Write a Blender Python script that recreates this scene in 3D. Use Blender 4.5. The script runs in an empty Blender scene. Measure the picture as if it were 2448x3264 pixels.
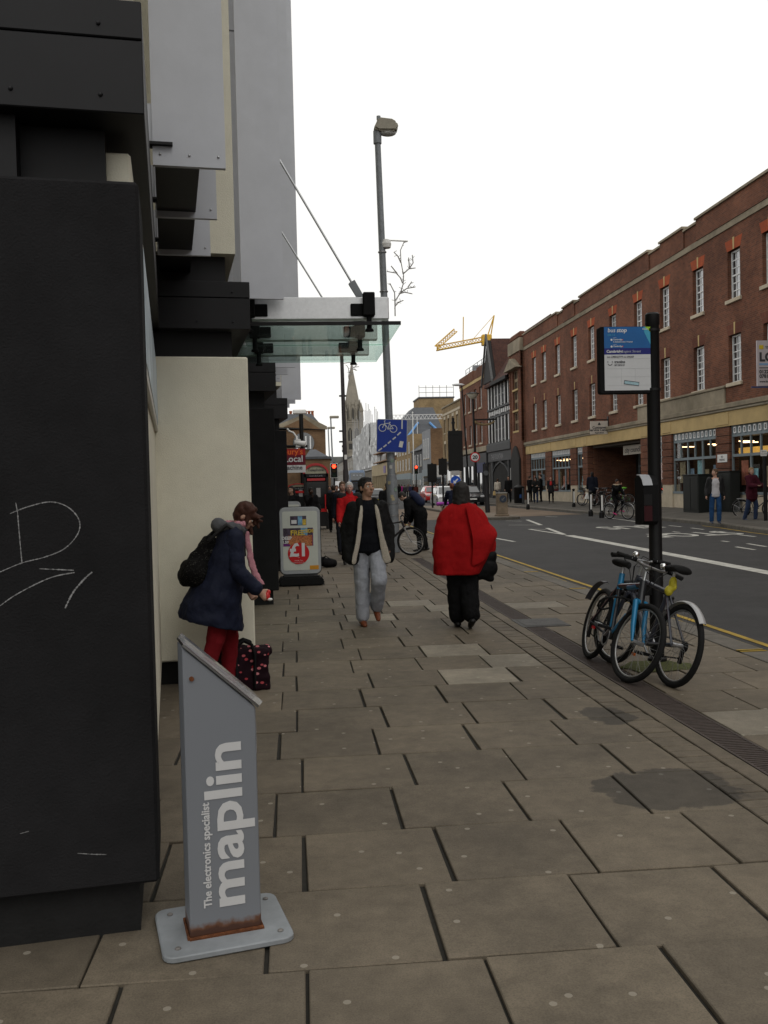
import bpy, bmesh, math, random
from mathutils import Vector, Matrix, Quaternion
R_ = math.radians
random.seed(7)
SC = bpy.context.scene
COL = SC.collection
# ------------------------------------------------------------------ camera
FPX, CX, CY = 2948.0, 1224.0, 1632.0            # focal length and centre in photograph pixels
EYE = Vector((0, 0, 1.65))
_rho = R_(1.5)
_Y = Vector(((939-CX)/FPX, (1553-CY)/FPX, 1)).normalized()
_u = Vector((-math.sin(_rho), -math.cos(_rho), 0))
_Z = (_u - _u.dot(_Y)*_Y).normalized()
_X = _Y.cross(_Z)
if _X.x < 0: _X = -_X
RW = Matrix((_X, _Y, _Z))
cam_d = bpy.data.cameras.new('camera'); cam = bpy.data.objects.new('camera', cam_d); COL.objects.link(cam)
_m = Matrix((RW @ Vector((1,0,0)), RW @ Vector((0,-1,0)), RW @ Vector((0,0,-1)))).transposed().to_4x4()
_m.translation = EYE
cam.matrix_world = _m
cam_d.sensor_fit = 'VERTICAL'; cam_d.sensor_height = 24; cam_d.sensor_width = 18
cam_d.lens = 24*FPX/3264
cam_d.clip_start = 0.05; cam_d.clip_end = 3000
SC.camera = cam
SC.render.resolution_x, SC.render.resolution_y = 768, 1024
# ------------------------------------------------------------------ sky: even bright overcast
wd = bpy.data.worlds.new('World'); SC.world = wd; wd.use_nodes = True
nt = wd.node_tree; nt.nodes.clear()
SUN_EL, SUN_AZ = R_(52), R_(160)
sky = nt.nodes.new('ShaderNodeTexSky'); sky.sky_type = 'NISHITA'; sky.sun_disc = False
sky.sun_elevation = SUN_EL; sky.sun_rotation = SUN_AZ; sky.air_density = 1; sky.dust_density = 6
b1 = nt.nodes.new('ShaderNodeBackground'); b1.inputs['Strength'].default_value = 0.1
nt.links.new(sky.outputs[0], b1.inputs[0])
tc = nt.nodes.new('ShaderNodeTexCoord'); nz = nt.nodes.new('ShaderNodeTexNoise'); nz.inputs['Scale'].default_value = 2.2
nz.inputs['Detail'].default_value = 5
nt.links.new(tc.outputs['Generated'], nz.inputs['Vector'])
cr = nt.nodes.new('ShaderNodeValToRGB')
cr.color_ramp.elements[0].position = 0.3; cr.color_ramp.elements[0].color = (1.08, 1.07, 1.035, 1)
cr.color_ramp.elements[1].position = 0.7; cr.color_ramp.elements[1].color = (1.13, 1.12, 1.085, 1)
nt.links.new(nz.outputs[0], cr.inputs[0])
b2 = nt.nodes.new('ShaderNodeBackground'); nt.links.new(cr.outputs[0], b2.inputs[0]); b2.inputs['Strength'].default_value = 1.0
mx = nt.nodes.new('ShaderNodeMixShader'); mx.inputs[0].default_value = 0.95
nt.links.new(b1.outputs[0], mx.inputs[1]); nt.links.new(b2.outputs[0], mx.inputs[2])
wo = nt.nodes.new('ShaderNodeOutputWorld'); nt.links.new(mx.outputs[0], wo.inputs[0])
# ------------------------------------------------------------------ veiled sun
sd = bpy.data.lights.new('sun', 'SUN'); sd.energy = 0.5; sd.angle = R_(25); sd.color = (1, .97, .93)
so = bpy.data.objects.new('sun', sd); COL.objects.link(so)
_sv = Vector((math.sin(SUN_AZ)*math.cos(SUN_EL), math.cos(SUN_AZ)*math.cos(SUN_EL), math.sin(SUN_EL)))
so.rotation_euler = _sv.to_track_quat('Z', 'Y').to_euler()
so.location = (0, -20, 40)
SC.view_settings.view_transform = 'Standard'; SC.view_settings.look = 'None'
SC.view_settings.exposure = 0.0; SC.view_settings.gamma = 1.0
SC.render.engine = 'CYCLES'
SC.cycles.max_bounces = 6; SC.cycles.transparent_max_bounces = 12

# ------------------------------------------------------------------ helpers: pixels of the photograph to points at a known plane
def W(px, py, x=None, y=None, z=None):
    r = RW @ Vector(((px-CX)/FPX, (py-CY)/FPX, 1))
    if z is not None: t = (z-EYE.z)/r.z
    elif y is not None: t = y/r.y
    else: t = x/r.x
    return EYE + t*r
# ------------------------------------------------------------------ helpers: materials
MATS = {}
def mat(name, col=(.5,.5,.5), rough=.75, var=.12, scale=6., bump=0., metal=0., spec=.28, bscale=None, emit=0., alpha=None, trans=0., dirt=0., coat=0.):
    if name in MATS: return MATS[name]
    m = bpy.data.materials.new(name); m.use_nodes = True; MATS[name] = m
    n = m.node_tree.nodes; l = m.node_tree.links; b = n['Principled BSDF']
    b.inputs['Roughness'].default_value = rough; b.inputs['Metallic'].default_value = metal
    b.inputs['Specular IOR Level'].default_value = spec
    b.inputs['Coat Weight'].default_value = coat
    c = (*col, 1)
    geo = n.new('ShaderNodeNewGeometry')
    if var > 0:
        t = n.new('ShaderNodeTexNoise'); t.inputs['Scale'].default_value = scale; t.inputs['Detail'].default_value = 6; t.inputs['Roughness'].default_value = .65
        l.new(geo.outputs['Position'], t.inputs['Vector'])
        r = n.new('ShaderNodeValToRGB')
        r.color_ramp.elements[0].position = .28; r.color_ramp.elements[1].position = .72
        r.color_ramp.elements[0].color = tuple(max(0, x*(1-var)) for x in col)+(1,)
        r.color_ramp.elements[1].color = tuple(min(1, x*(1+var)) for x in col)+(1,)
        l.new(t.outputs[0], r.inputs[0]); out = r.outputs[0]
        if dirt > 0:
            t2 = n.new('ShaderNodeTexNoise'); t2.inputs['Scale'].default_value = scale*.18; t2.inputs['Detail'].default_value = 8; t2.inputs['Roughness'].default_value = .7
            l.new(geo.outputs['Position'], t2.inputs['Vector'])
            r2 = n.new('ShaderNodeValToRGB'); r2.color_ramp.elements[0].position = .35; r2.color_ramp.elements[1].position = .62
            r2.color_ramp.elements[0].color = (1-dirt, 1-dirt, 1-dirt*1.05, 1); r2.color_ramp.elements[1].color = (1, 1, 1, 1)
            l.new(t2.outputs[0], r2.inputs[0])
            mm = n.new('ShaderNodeMix'); mm.data_type = 'RGBA'; mm.blend_type = 'MULTIPLY'; mm.inputs['Factor'].default_value = 1
            l.new(out, mm.inputs['A']); l.new(r2.outputs[0], mm.inputs['B']); out = mm.outputs['Result']
        l.new(out, b.inputs['Base Color'])
    else:
        b.inputs['Base Color'].default_value = c
    if bump > 0:
        t3 = n.new('ShaderNodeTexNoise'); t3.inputs['Scale'].default_value = bscale or scale*8; t3.inputs['Detail'].default_value = 4
        l.new(geo.outputs['Position'], t3.inputs['Vector'])
        bp = n.new('ShaderNodeBump'); bp.inputs['Strength'].default_value = min(1, bump); bp.inputs['Distance'].default_value = .01
        l.new(t3.outputs[0], bp.inputs['Height']); l.new(bp.outputs[0], b.inputs['Normal'])
    if emit > 0:
        b.inputs['Emission Color'].default_value = c; b.inputs['Emission Strength'].default_value = emit
    if trans > 0: b.inputs['Transmission Weight'].default_value = trans; b.inputs['IOR'].default_value = 1.45
    if alpha is not None: b.inputs['Alpha'].default_value = alpha
    return m
def brick_mat(name, c1, c2, mortar, bw=.225, bh=.075, big=.25, bump=.6):
    if name in MATS: return MATS[name]
    m = bpy.data.materials.new(name); m.use_nodes = True; MATS[name] = m
    n = m.node_tree.nodes; l = m.node_tree.links; b = n['Principled BSDF']; b.inputs['Roughness'].default_value = .9; b.inputs['Specular IOR Level'].default_value = .2
    geo = n.new('ShaderNodeNewGeometry'); sp = n.new('ShaderNodeSeparateXYZ'); l.new(geo.outputs['Position'], sp.inputs[0])
    ad = n.new('ShaderNodeMath'); ad.operation = 'ADD'; l.new(sp.outputs[0], ad.inputs[0]); l.new(sp.outputs[1], ad.inputs[1])
    cb = n.new('ShaderNodeCombineXYZ'); l.new(ad.outputs[0], cb.inputs[0]); l.new(sp.outputs[2], cb.inputs[1])
    br = n.new('ShaderNodeTexBrick'); br.inputs['Scale'].default_value = 1; br.inputs['Brick Width'].default_value = bw; br.inputs['Row Height'].default_value = bh
    br.inputs['Mortar Size'].default_value = .006; br.inputs['Color1'].default_value = (*c1, 1); br.inputs['Color2'].default_value = (*c2, 1); br.inputs['Mortar'].default_value = (*mortar, 1)
    br.inputs['Mortar Smooth'].default_value = .2; br.inputs['Bias'].default_value = 0
    l.new(cb.outputs[0], br.inputs['Vector'])
    t = n.new('ShaderNodeTexNoise'); t.inputs['Scale'].default_value = .45; t.inputs['Detail'].default_value = 9; t.inputs['Roughness'].default_value = .7
    l.new(geo.outputs['Position'], t.inputs['Vector'])
    r = n.new('ShaderNodeValToRGB'); r.color_ramp.elements[0].position = .3; r.color_ramp.elements[1].position = .68
    r.color_ramp.elements[0].color = (1-big*1.6, 1-big*1.6, 1-big*1.5, 1); r.color_ramp.elements[1].color = (1+big, 1+big, 1+big, 1)
    l.new(t.outputs[0], r.inputs[0])
    mm = n.new('ShaderNodeMix'); mm.data_type = 'RGBA'; mm.blend_type = 'MULTIPLY'; mm.inputs['Factor'].default_value = 1
    l.new(br.outputs['Color'], mm.inputs['A']); l.new(r.outputs[0], mm.inputs['B']); l.new(mm.outputs['Result'], b.inputs['Base Color'])
    bp = n.new('ShaderNodeBump'); bp.inputs['Strength'].default_value = bump; bp.inputs['Distance'].default_value = .012; bp.invert = True
    l.new(br.outputs['Fac'], bp.inputs['Height']); l.new(bp.outputs[0], b.inputs['Normal'])
    return m
def glass_mat(name, tint=(.02,.025,.03), rough=.05):
    # window glass seen from outside: dark room behind, sky mirrored in it
    return mat(name, tint, rough=rough, var=.3, scale=1.5, spec=.9, coat=.6)
# ------------------------------------------------------------------ helpers: meshes
class MB:
    def __init__(s): s.v = []; s.f = []; s.M = None; s.mi = []; s.cur = 0
    def _a(s, vs, fs):
        o = len(s.v)
        s.v += [(s.M @ Vector(p)) if s.M else Vector(p) for p in vs]
        s.f += [tuple(i+o for i in f) for f in fs]; s.mi += [s.cur]*len(fs)
        return s
    def box(s, x0, x1, y0, y1, z0, z1):
        if x0 > x1: x0, x1 = x1, x0
        if y0 > y1: y0, y1 = y1, y0
        if z0 > z1: z0, z1 = z1, z0
        return s._a([(x,y,z) for z in (z0,z1) for y in (y0,y1) for x in (x0,x1)], [(0,2,3,1),(4,5,7,6),(0,1,5,4),(2,6,7,3),(0,4,6,2),(1,3,7,5)])
    def hexa(s, p): # eight corners: bottom ring then top ring
        return s._a(p, [(3,2,1,0),(4,5,6,7),(0,1,5,4),(1,2,6,5),(2,3,7,6),(3,0,4,7)])
    def quad(s, a, b, c, d): return s._a([a,b,c,d], [(0,1,2,3)])
    def prism(s, poly, a, b, axis='z'):
        n = len(poly)
        def P(p, t):
            return {'z': (p[0],p[1],t), 'y': (p[0],t,p[1]), 'x': (t,p[0],p[1])}[axis]
        return s._a([P(p,a) for p in poly]+[P(p,b) for p in poly], [tuple(range(n-1,-1,-1)), tuple(range(n,2*n))]+[(i,(i+1)%n,(i+1)%n+n,i+n) for i in range(n)])
    def tube(s, pts, r, n=8, cap=True, flat=None):
        pts = [Vector(p) for p in pts]; m = len(pts)
        rs = r if isinstance(r, (list,tuple)) else [r]*m
        ref = None; rings = []
        for i, p in enumerate(pts):
            t = (pts[min(i+1,m-1)]-pts[max(i-1,0)]).normalized()
            if ref is None:
                ref = Vector((0,0,1)) if abs(t.z) < .9 else Vector((1,0,0))
                ref = (ref-ref.dot(t)*t).normalized()
            else:
                ref = ref-ref.dot(t)*t
                ref = ref.normalized() if ref.length > 1e-6 else t.orthogonal().normalized()
            bn = t.cross(ref)
            rings.append([p+(ref*math.cos(2*math.pi*k/n)+bn*math.sin(2*math.pi*k/n)*(flat or 1))*rs[i] for k in range(n)])
        vs = [q for g in rings for q in g]; fs = []
        for i in range(m-1):
            for k in range(n):
                a, b = i*n+k, i*n+(k+1)%n
                fs.append((a, b, b+n, a+n))
        if cap: fs += [tuple(range(n-1,-1,-1)), tuple(range((m-1)*n, m*n))]
        return s._a(vs, fs)
    def lathe(s, prof, n=16, c=(0,0,0), sx=1, sy=1):
        vs = []; fs = []; m = len(prof)
        for r, z in prof:
            for k in range(n):
                a = 2*math.pi*k/n; vs.append((c[0]+sx*r*math.cos(a), c[1]+sy*r*math.sin(a), c[2]+z))
        for i in range(m-1):
            for k in range(n):
                a, b = i*n+k, i*n+(k+1)%n; fs.append((a,b,b+n,a+n))
        fs += [tuple(range(n-1,-1,-1)), tuple(range((m-1)*n, m*n))]
        return s._a(vs, fs)
    def ball(s, c, r, n=12, m=8, Q=None):
        if not isinstance(r, (tuple,list)): r = (r,r,r)
        vs = []; fs = []
        for i in range(m+1):
            th = math.pi*i/m
            for k in range(n):
                a = 2*math.pi*k/n
                p = Vector((r[0]*math.sin(th)*math.cos(a), r[1]*math.sin(th)*math.sin(a), -r[2]*math.cos(th)))
                if Q: p = Q @ p
                vs.append(Vector(c)+p)
        for i in range(m):
            for k in range(n):
                a, b = i*n+k, i*n+(k+1)%n; fs.append((a,b,b+n,a+n))
        return s._a(vs, fs)
    def cap(s, p0, r0, p1, r1, sx=1., n=14, up=None):
        # tapered capsule; sx squashes it along 'up'
        p0, p1 = Vector(p0), Vector(p1); d = p1-p0; L = d.length
        if L < 1e-6: return s.ball(p0, r0)
        t = d/L; ref = Vector(up) if up else (Vector((1,0,0)) if abs(t.x) < .9 else Vector((0,1,0)))
        ref = (ref-ref.dot(t)*t).normalized(); bn = t.cross(ref)
        prof = [(-r0*math.cos(a), r0*math.sin(a)) for a in (0.05,.4,.8,1.2,1.57)]+[(L+r1*math.sin(a), r1*math.cos(a)) for a in (0,.4,.8,1.2,1.52)]
        vs = []; fs = []
        for h, r in prof:
            for k in range(n):
                a = 2*math.pi*k/n; vs.append(p0+t*h+ref*(r*sx*math.cos(a))+bn*(r*math.sin(a)))
        m = len(prof)
        for i in range(m-1):
            for k in range(n):
                a, b = i*n+k, i*n+(k+1)%n; fs.append((a,b,b+n,a+n))
        fs += [tuple(range(n-1,-1,-1)), tuple(range((m-1)*n, m*n))]
        return s._a(vs, fs)
    def loft(s, rings, close=True, capit=True):
        n = len(rings[0]); fs = []; vs = [p for r in rings for p in r]
        for i in range(len(rings)-1):
            for k in range(n if close else n-1):
                a, b = i*n+k, i*n+(k+1)%n; fs.append((a,b,b+n,a+n))
        if capit and close: fs += [tuple(range(n-1,-1,-1)), tuple(range((len(rings)-1)*n, len(rings)*n))]
        return s._a(vs, fs)
    def mesh(s, name, m, bev=0., smooth=None, seg=1):
        me = bpy.data.meshes.new(name)
        me.from_pydata(s.v, [], s.f)
        for k in (m if isinstance(m, (list,tuple)) else [m]): me.materials.append(k)
        if isinstance(m, (list,tuple)) and len(m) > 1: me.polygons.foreach_set('material_index', s.mi)
        bm = bmesh.new(); bm.from_mesh(me); bmesh.ops.recalc_face_normals(bm, faces=bm.faces)
        if bev > 0:
            es = [e for e in bm.edges if len(e.link_faces) == 2 and e.calc_face_angle(0) > .5]
            bmesh.ops.bevel(bm, geom=es, offset=bev, segments=seg, affect='EDGES', clamp_overlap=True)
        bm.to_mesh(me); bm.free()
        if smooth is not None:
            me.polygons.foreach_set('use_smooth', [True]*len(me.polygons))
            if smooth < 180: me.set_sharp_from_angle(angle=R_(smooth))
        me.update(); return me
    def build(s, name, m, parent=None, bev=0., smooth=None, seg=1, world=False):
        if world and parent is not None:
            iv = WM(parent).inverted(); s.v = [iv @ p for p in s.v]
        return link(name, s.mesh(name, m, bev, smooth, seg), parent)
def WM(o):
    if 'wm' in CACHE.get(o.name, {}): return CACHE[o.name]['wm']
    m = o.matrix_basis.copy()
    return WM(o.parent) @ m if o.parent else m
CACHE = {}
def link(name, me, parent=None, loc=None, rot=None):
    o = bpy.data.objects.new(name, me); COL.objects.link(o)
    if parent is not None: o.parent = parent
    if loc is not None: o.location = loc
    if rot is not None: o.rotation_euler = rot
    return o
def tag(o, label, cat, group=None):
    o['label'] = label; o['category'] = cat
    if group: o['group'] = group
    return o
def thing(name, label, cat, loc=(0,0,0), rotz=0., group=None, rot=None):
    o = bpy.data.objects.new(name, None); COL.objects.link(o); o.empty_display_size = .2
    o.location = loc; o.rotation_euler = rot or (0,0,rotz)
    return tag(o, label, cat, group)
def struct(name, mb, m, **k):
    o = mb.build(name, m, **k); o['kind'] = 'structure'; return o
def copy_tree(o, parent=None):
    c = o.copy(); COL.objects.link(c); c.parent = parent
    for ch in [x for x in ALLCH(o)]: copy_tree(ch, c)
    return c
def ALLCH(o): return [x for x in COL.objects if x.parent == o]
def text(name, s, size, origin, right, up, m, parent, bold=0., ext=.001, align='LEFT', sx=1., shear=0., world=False, spacing=1., fit=None):
    cu = bpy.data.curves.new(name, 'FONT'); cu.body = s; cu.size = size; cu.align_x = align; cu.offset = bold; cu.extrude = ext; cu.shear = shear
    cu.resolution_u = 3; cu.space_character = spacing
    to = bpy.data.objects.new(name, cu)
    COL.objects.link(to)
    dg = bpy.context.evaluated_depsgraph_get()
    me = bpy.data.meshes.new_from_object(to.evaluated_get(dg))
    bpy.data.objects.remove(to); bpy.data.curves.remove(cu)
    if fit:
        xs = [v.co.x for v in me.vertices]; k = fit/(max(xs)-min(xs)); x0_ = min(xs)
        for v in me.vertices: v.co.x = (v.co.x-x0_)*k
    r, u = Vector(right).normalized(), Vector(up).normalized(); nn = r.cross(u)
    M = Matrix((r*sx, u, nn)).transposed().to_4x4(); M.translation = Vector(origin)
    if world and parent is not None: M = WM(parent).inverted() @ M
    me.transform(M); me.materials.clear(); me.materials.append(m)
    return link(name, me, parent)
def thin_glass(m, tint, f0=.05, top=.75):
    # flat pane without refraction: mirror strength follows the angle of view
    m.use_nodes = True; n = m.node_tree.nodes; l = m.node_tree.links; n.remove(n['Principled BSDF'])
    t = n.new('ShaderNodeBsdfTransparent'); t.inputs[0].default_value = (*tint,1); g = n.new('ShaderNodeBsdfGlossy'); g.inputs['Roughness'].default_value = .02
    lw = n.new('ShaderNodeLayerWeight'); lw.inputs['Blend'].default_value = .5
    pw = n.new('ShaderNodeMath'); pw.operation = 'POWER'; l.new(lw.outputs['Facing'], pw.inputs[0]); pw.inputs[1].default_value = 5
    ma = n.new('ShaderNodeMath'); ma.operation = 'MULTIPLY_ADD'; l.new(pw.outputs[0], ma.inputs[0]); ma.inputs[1].default_value = top; ma.inputs[2].default_value = f0
    s = n.new('ShaderNodeMixShader'); l.new(ma.outputs[0], s.inputs[0]); l.new(t.outputs[0], s.inputs[1]); l.new(g.outputs[0], s.inputs[2]); l.new(s.outputs[0], n['Material Output'].inputs[0])
    return m
# frequently used materials
M = {}
def std():
    M['black'] = mat('black_paint', (.0055,.0055,.006), .5, .2, 8, spec=.25)
    M['blackm'] = mat('black_matt', (.0065,.0065,.007), .85, .25, 6, bump=.2, spec=.15)
    M['white'] = mat('white_paint', (.72,.72,.70), .5, .06, 8, dirt=.12)
    M['steel'] = mat('brushed_steel', (.42,.43,.44), .38, .12, 20, metal=.9)
    M['chrome'] = mat('chrome', (.7,.7,.7), .18, 0, metal=1)
    M['rubber'] = mat('rubber', (.009,.009,.009), .85, .2, 30, bump=.3, spec=.2)
    M['galv'] = mat('galvanised_post', (.21,.225,.24), .55, .14, 14, metal=.25, dirt=.2)
    M['stone'] = mat('pale_stone', (.36,.32,.25), .85, .18, 2.5, bump=.3, dirt=.35)
    M['redpaint'] = mat('red_enamel', (.42,.012,.014), .35, .12, 6, coat=.3)
    M['winglass'] = glass_mat('window_glass')
    M['lampred'] = mat('red_light', (1,.03,.01), .4, 0, emit=8)
std()
# ================================================================== GROUND, PAVEMENT, ROAD
LEDGE = [(4.45,-12),(4.45,45),(4.5,80),(4.6,130),(4.8,200),(5.5,300),(7,460)]
REDGE = [(13.4,-12),(13.4,25.2),(13.95,29),(14.25,33),(14.3,40),(14.25,60),(14.3,90),(14.4,130),(14.5,200),(14.8,300),(16,460)]
def edge(E, y):
    for (x0,y0),(x1,y1) in zip(E, E[1:]):
        if y0 <= y <= y1: return x0+(x1-x0)*(y-y0)/(y1-y0)
    return E[-1][0]
def road_z(x, y):
    a, b = edge(LEDGE,y), edge(REDGE,y); t = (x-a)/(b-a); return -.1+.1*max(0,min(1,t))
def WR(px, py, dz=0.):
    z = -.05
    for _ in range(8):
        p = W(px,py,z=z); z = road_z(p.x,p.y)+dz
    return p
g = MB(); g.quad((-1500,-400,-.45),(1500,-400,-.45),(1500,2600,-.45),(-1500,2600,-.45))
struct('ground', g, mat('ground_earth', (.09,.085,.075), .95, .2, .2))
# road sheet
ys = [-12+2*i for i in range(56)]+[105,115,125,135,145,160,175,190,210,230,250,270,320,380,450]
ys = sorted(set(ys))
g = MB(); rings = []
for y in ys:
    a, b = edge(LEDGE,y), edge(REDGE,y); n = 10
    rings.append([(a+(b-a)*k/n, y, -.1+.1*k/n) for k in range(n+1)])
g.loft(rings, close=False)
def asphalt(name, col, sc=1.):
    m = mat(name, col, .85, .16, 3, bump=.5, bscale=220, dirt=.22); return m
struct('road', g, asphalt('asphalt', (.042,.041,.041)))
# near pavement bed (the dark joints) and its slabs
g = MB(); g.box(-3.5, 4.15, -3, 60, -.3, -.016)
bed = struct('pavement', g, mat('joint_sand', (.022,.020,.016), .95, .3, 20))
g = MB()
pts = [(-3.5,60.0)]+[(-3.5,90),(-3,130),(0,170),(8,215),(20,270),(50,380)]
rings = [[(max(-60,edge(LEDGE,y)-30), y, -.02),(edge(LEDGE,y)-.3, y, -.005)] for y in ys if y >= 60]
g.loft(rings, close=False)
struct('pavement_far', g, mat('far_paving', (.15,.13,.105), .9, .25, 2, dirt=.3))
def slab_mat(name, col, gum=True):
    m = bpy.data.materials.new(name); m.use_nodes = True
    n = m.node_tree.nodes; l = m.node_tree.links; b = n['Principled BSDF']; b.inputs['Specular IOR Level'].default_value = .25
    geo = n.new('ShaderNodeNewGeometry'); oi = n.new('ShaderNodeObjectInfo')
    def noise(sc, det=6, ro=.65):
        t = n.new('ShaderNodeTexNoise'); t.inputs['Scale'].default_value = sc; t.inputs['Detail'].default_value = det; t.inputs['Roughness'].default_value = ro
        l.new(geo.outputs['Position'], t.inputs['Vector']); return t.outputs[0]
    def ramp(src, p0, c0, p1, c1):
        r = n.new('ShaderNodeValToRGB'); r.color_ramp.elements[0].position = p0; r.color_ramp.elements[1].position = p1
        r.color_ramp.elements[0].color = (*c0,1); r.color_ramp.elements[1].color = (*c1,1); l.new(src, r.inputs[0]); return r.outputs[0]
    def mul(a, bb, mode='MULTIPLY', f=1.):
        x = n.new('ShaderNodeMix'); x.data_type = 'RGBA'; x.blend_type = mode
        if isinstance(f, float): x.inputs['Factor'].default_value = f
        else: l.new(f, x.inputs['Factor'])
        l.new(a, x.inputs['A'])
        if isinstance(bb, tuple): x.inputs['B'].default_value = (*bb,1)
        else: l.new(bb, x.inputs['B'])
        return x.outputs['Result']
    c = ramp(noise(9,8), .3, tuple(x*.82 for x in col), .7, tuple(x*1.16 for x in col))
    c = mul(c, ramp(oi.outputs['Random'], 0, (.87,.87,.87), 1, (1.12,1.115,1.10)))
    c = mul(c, ramp(noise(.9,9,.7), .34, (.66,.66,.66), .62, (1.06,1.05,1.03)))
    c = mul(c, ramp(noise(160,2), .25, (.72,.72,.72), .6, (1.08,1.08,1.08)))
    if gum:
        vo = n.new('ShaderNodeTexVoronoi'); vo.feature = 'F1'; vo.voronoi_dimensions = '2D'; vo.inputs['Scale'].default_value = 3.2; l.new(geo.outputs['Position'], vo.inputs['Vector'])
        mp = n.new('ShaderNodeMath'); mp.operation = 'LESS_THAN'; l.new(vo.outputs['Distance'], mp.inputs[0]); mp.inputs[1].default_value = .042
        sep = n.new('ShaderNodeSeparateColor'); l.new(vo.outputs['Color'], sep.inputs[0])
        gt = n.new('ShaderNodeMath'); gt.operation = 'GREATER_THAN'; l.new(sep.outputs[0], gt.inputs[0]); gt.inputs[1].default_value = .25
        fm = n.new('ShaderNodeMath'); fm.operation = 'MULTIPLY'; l.new(mp.outputs[0], fm.inputs[0]); l.new(gt.outputs[0], fm.inputs[1])
        fm2 = n.new('ShaderNodeMath'); fm2.operation = 'MULTIPLY'; l.new(fm.outputs[0], fm2.inputs[0]); fm2.inputs[1].default_value = .45
        c = mul(c, (.36,.33,.27), 'MIX', fm2.outputs[0])
    # spilled-water stains with ragged outlines
    rr = None
    for (sx, sy, ra, st) in STAINS:
        vm = n.new('ShaderNodeVectorMath'); vm.operation = 'SUBTRACT'; l.new(geo.outputs['Position'], vm.inputs[0]); vm.inputs[1].default_value = (sx,sy,0)
        sc = n.new('ShaderNodeVectorMath'); sc.operation = 'MULTIPLY'; l.new(vm.outputs[0], sc.inputs[0]); sc.inputs[1].default_value = (1/ra, st/ra, 0)
        ln = n.new('ShaderNodeVectorMath'); ln.operation = 'LENGTH'; l.new(sc.outputs[0], ln.inputs[0])
        nn = noise(3.5,7,.6); ad = n.new('ShaderNodeMath'); ad.operation = 'MULTIPLY_ADD'; l.new(nn, ad.inputs[0]); ad.inputs[1].default_value = -1.5; l.new(ln.outputs['Value'], ad.inputs[2])
        lt = ramp(ad.outputs[0], .18, (1,1,1), .26, (0,0,0))
        c = mul(c, (.50,.52,.56), 'MULTIPLY', lt)
    l.new(c, b.inputs['Base Color'])
    b.inputs['Roughness'].default_value = .78
    t = noise(140,3); bp = n.new('ShaderNodeBump'); bp.inputs['Strength'].default_value = .35; bp.inputs['Distance'].default_value = .006
    l.new(t, bp.inputs['Height']); l.new(bp.outputs[0], b.inputs['Normal'])
    return m
STAINS = [(1.93,4.72,.42,1.25), (2.15,6.3,.17,.7)]
SLAB = slab_mat('paving_slab', (.140,.117,.087)); SLABN = slab_mat('paving_slab_replaced', (.23,.205,.162)); SLABB = slab_mat('paving_buff', (.128,.107,.080), False)
SMESH = {}
def slab_mesh(w, d, m, rnd=0):
    k = (round(w,2), round(d,2), m.name, rnd)
    if k not in SMESH:
        g = MB(); rr = random.Random(rnd); j = lambda: rr.uniform(-.004,.004)
        hw, hd = w/2, d/2
        b = [(-hw+j(),-hd+j(),-.05),(hw+j(),-hd+j(),-.05),(hw+j(),hd+j(),-.05),(-hw+j(),hd+j(),-.05)]
        g.hexa(b+[(x,y,0.) for x,y,_ in b]); SMESH[k] = g.mesh('paving_slab', m, bev=.004)
    return SMESH[k]
LIGHT = [W(1390,2083,z=0), W(1475,2160,z=0), W(1590,2160,z=0), W(1700,2110,z=0), W(1310,1918,z=0), W(1390,1945,z=0), W(1450,1968,z=0), W(1250,1955,z=0), W(1730,1935,z=0), W(2130,2075,z=0), W(2420,2340,z=0), W(1170,1760,z=0)]
used_light = set()
ns = 0
slots = []
y = 2.51; r = 0
while y < 20.4:
    off = (0. if r % 2 == 0 else -.14)+random.uniform(-.03,.03)*(r > 5)
    x = off-.62*3
    while x < 2.2:
        w = .62
        if x+w > 2.2-.12: w = 2.2-x
        xc = x+w/2
        lo = -1.35 if y < 8 else (-.75 if y < 13 else -.5)
        if xc > lo and w > .12: slots.append((xc, y+.31, w-.016, .613))
        x += w
    x = 2.80; first = (.45 if r % 2 == 0 else .75)
    while x < 4.13:
        w = first if x == 2.80 else .62
        if x+w > 4.13-.1: w = 4.13-x
        slots.append((x+w/2, y+.31, w-.012, .608)); x += w
    y += .62; r += 1
slots.sort(key=lambda s: s[1])
def is_light(xc, yc):
    return any(abs(p.x-xc) < .31 and abs(p.y-yc) < .31 for p in LIGHT)
for i, (xc, yc, w, d) in enumerate(slots[:296]):
    m = SLABN if is_light(xc,yc) else SLAB
    o = link('paving_slab', slab_mesh(w, d, m, random.randint(0,3)), bed)
    o.location = (xc+random.uniform(-.004,.004), yc+random.uniform(-.002,.002), random.uniform(-.004,.004)); o.rotation_euler = (random.gauss(0,.002), random.gauss(0,.002), random.gauss(0,.0035))
far = MB()
for (xc, yc, w, d) in slots[296:]: far.box(xc-w/2, xc+w/2, yc-d/2, yc+d/2, -.05, random.uniform(-.003,.003))
y = slots[-1][1]+.31+.31
while y < 60:
    x = (-.6 if y < 23 else -2.6)+random.uniform(0,.5)
    while x < 4.1:
        w = random.choice((.62,.62,.9)); w = min(w, 4.13-x)
        if w > .1: far.box(x+.006, x+w-.006, y-.3, y+.3, -.05, random.uniform(-.004,.004))
        x += w
    y += .62
fo = far.build('distant_paving_slab', slab_mat('paving_slab_distant', (.140,.117,.087), False), bed); fo['kind'] = 'stuff'
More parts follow.
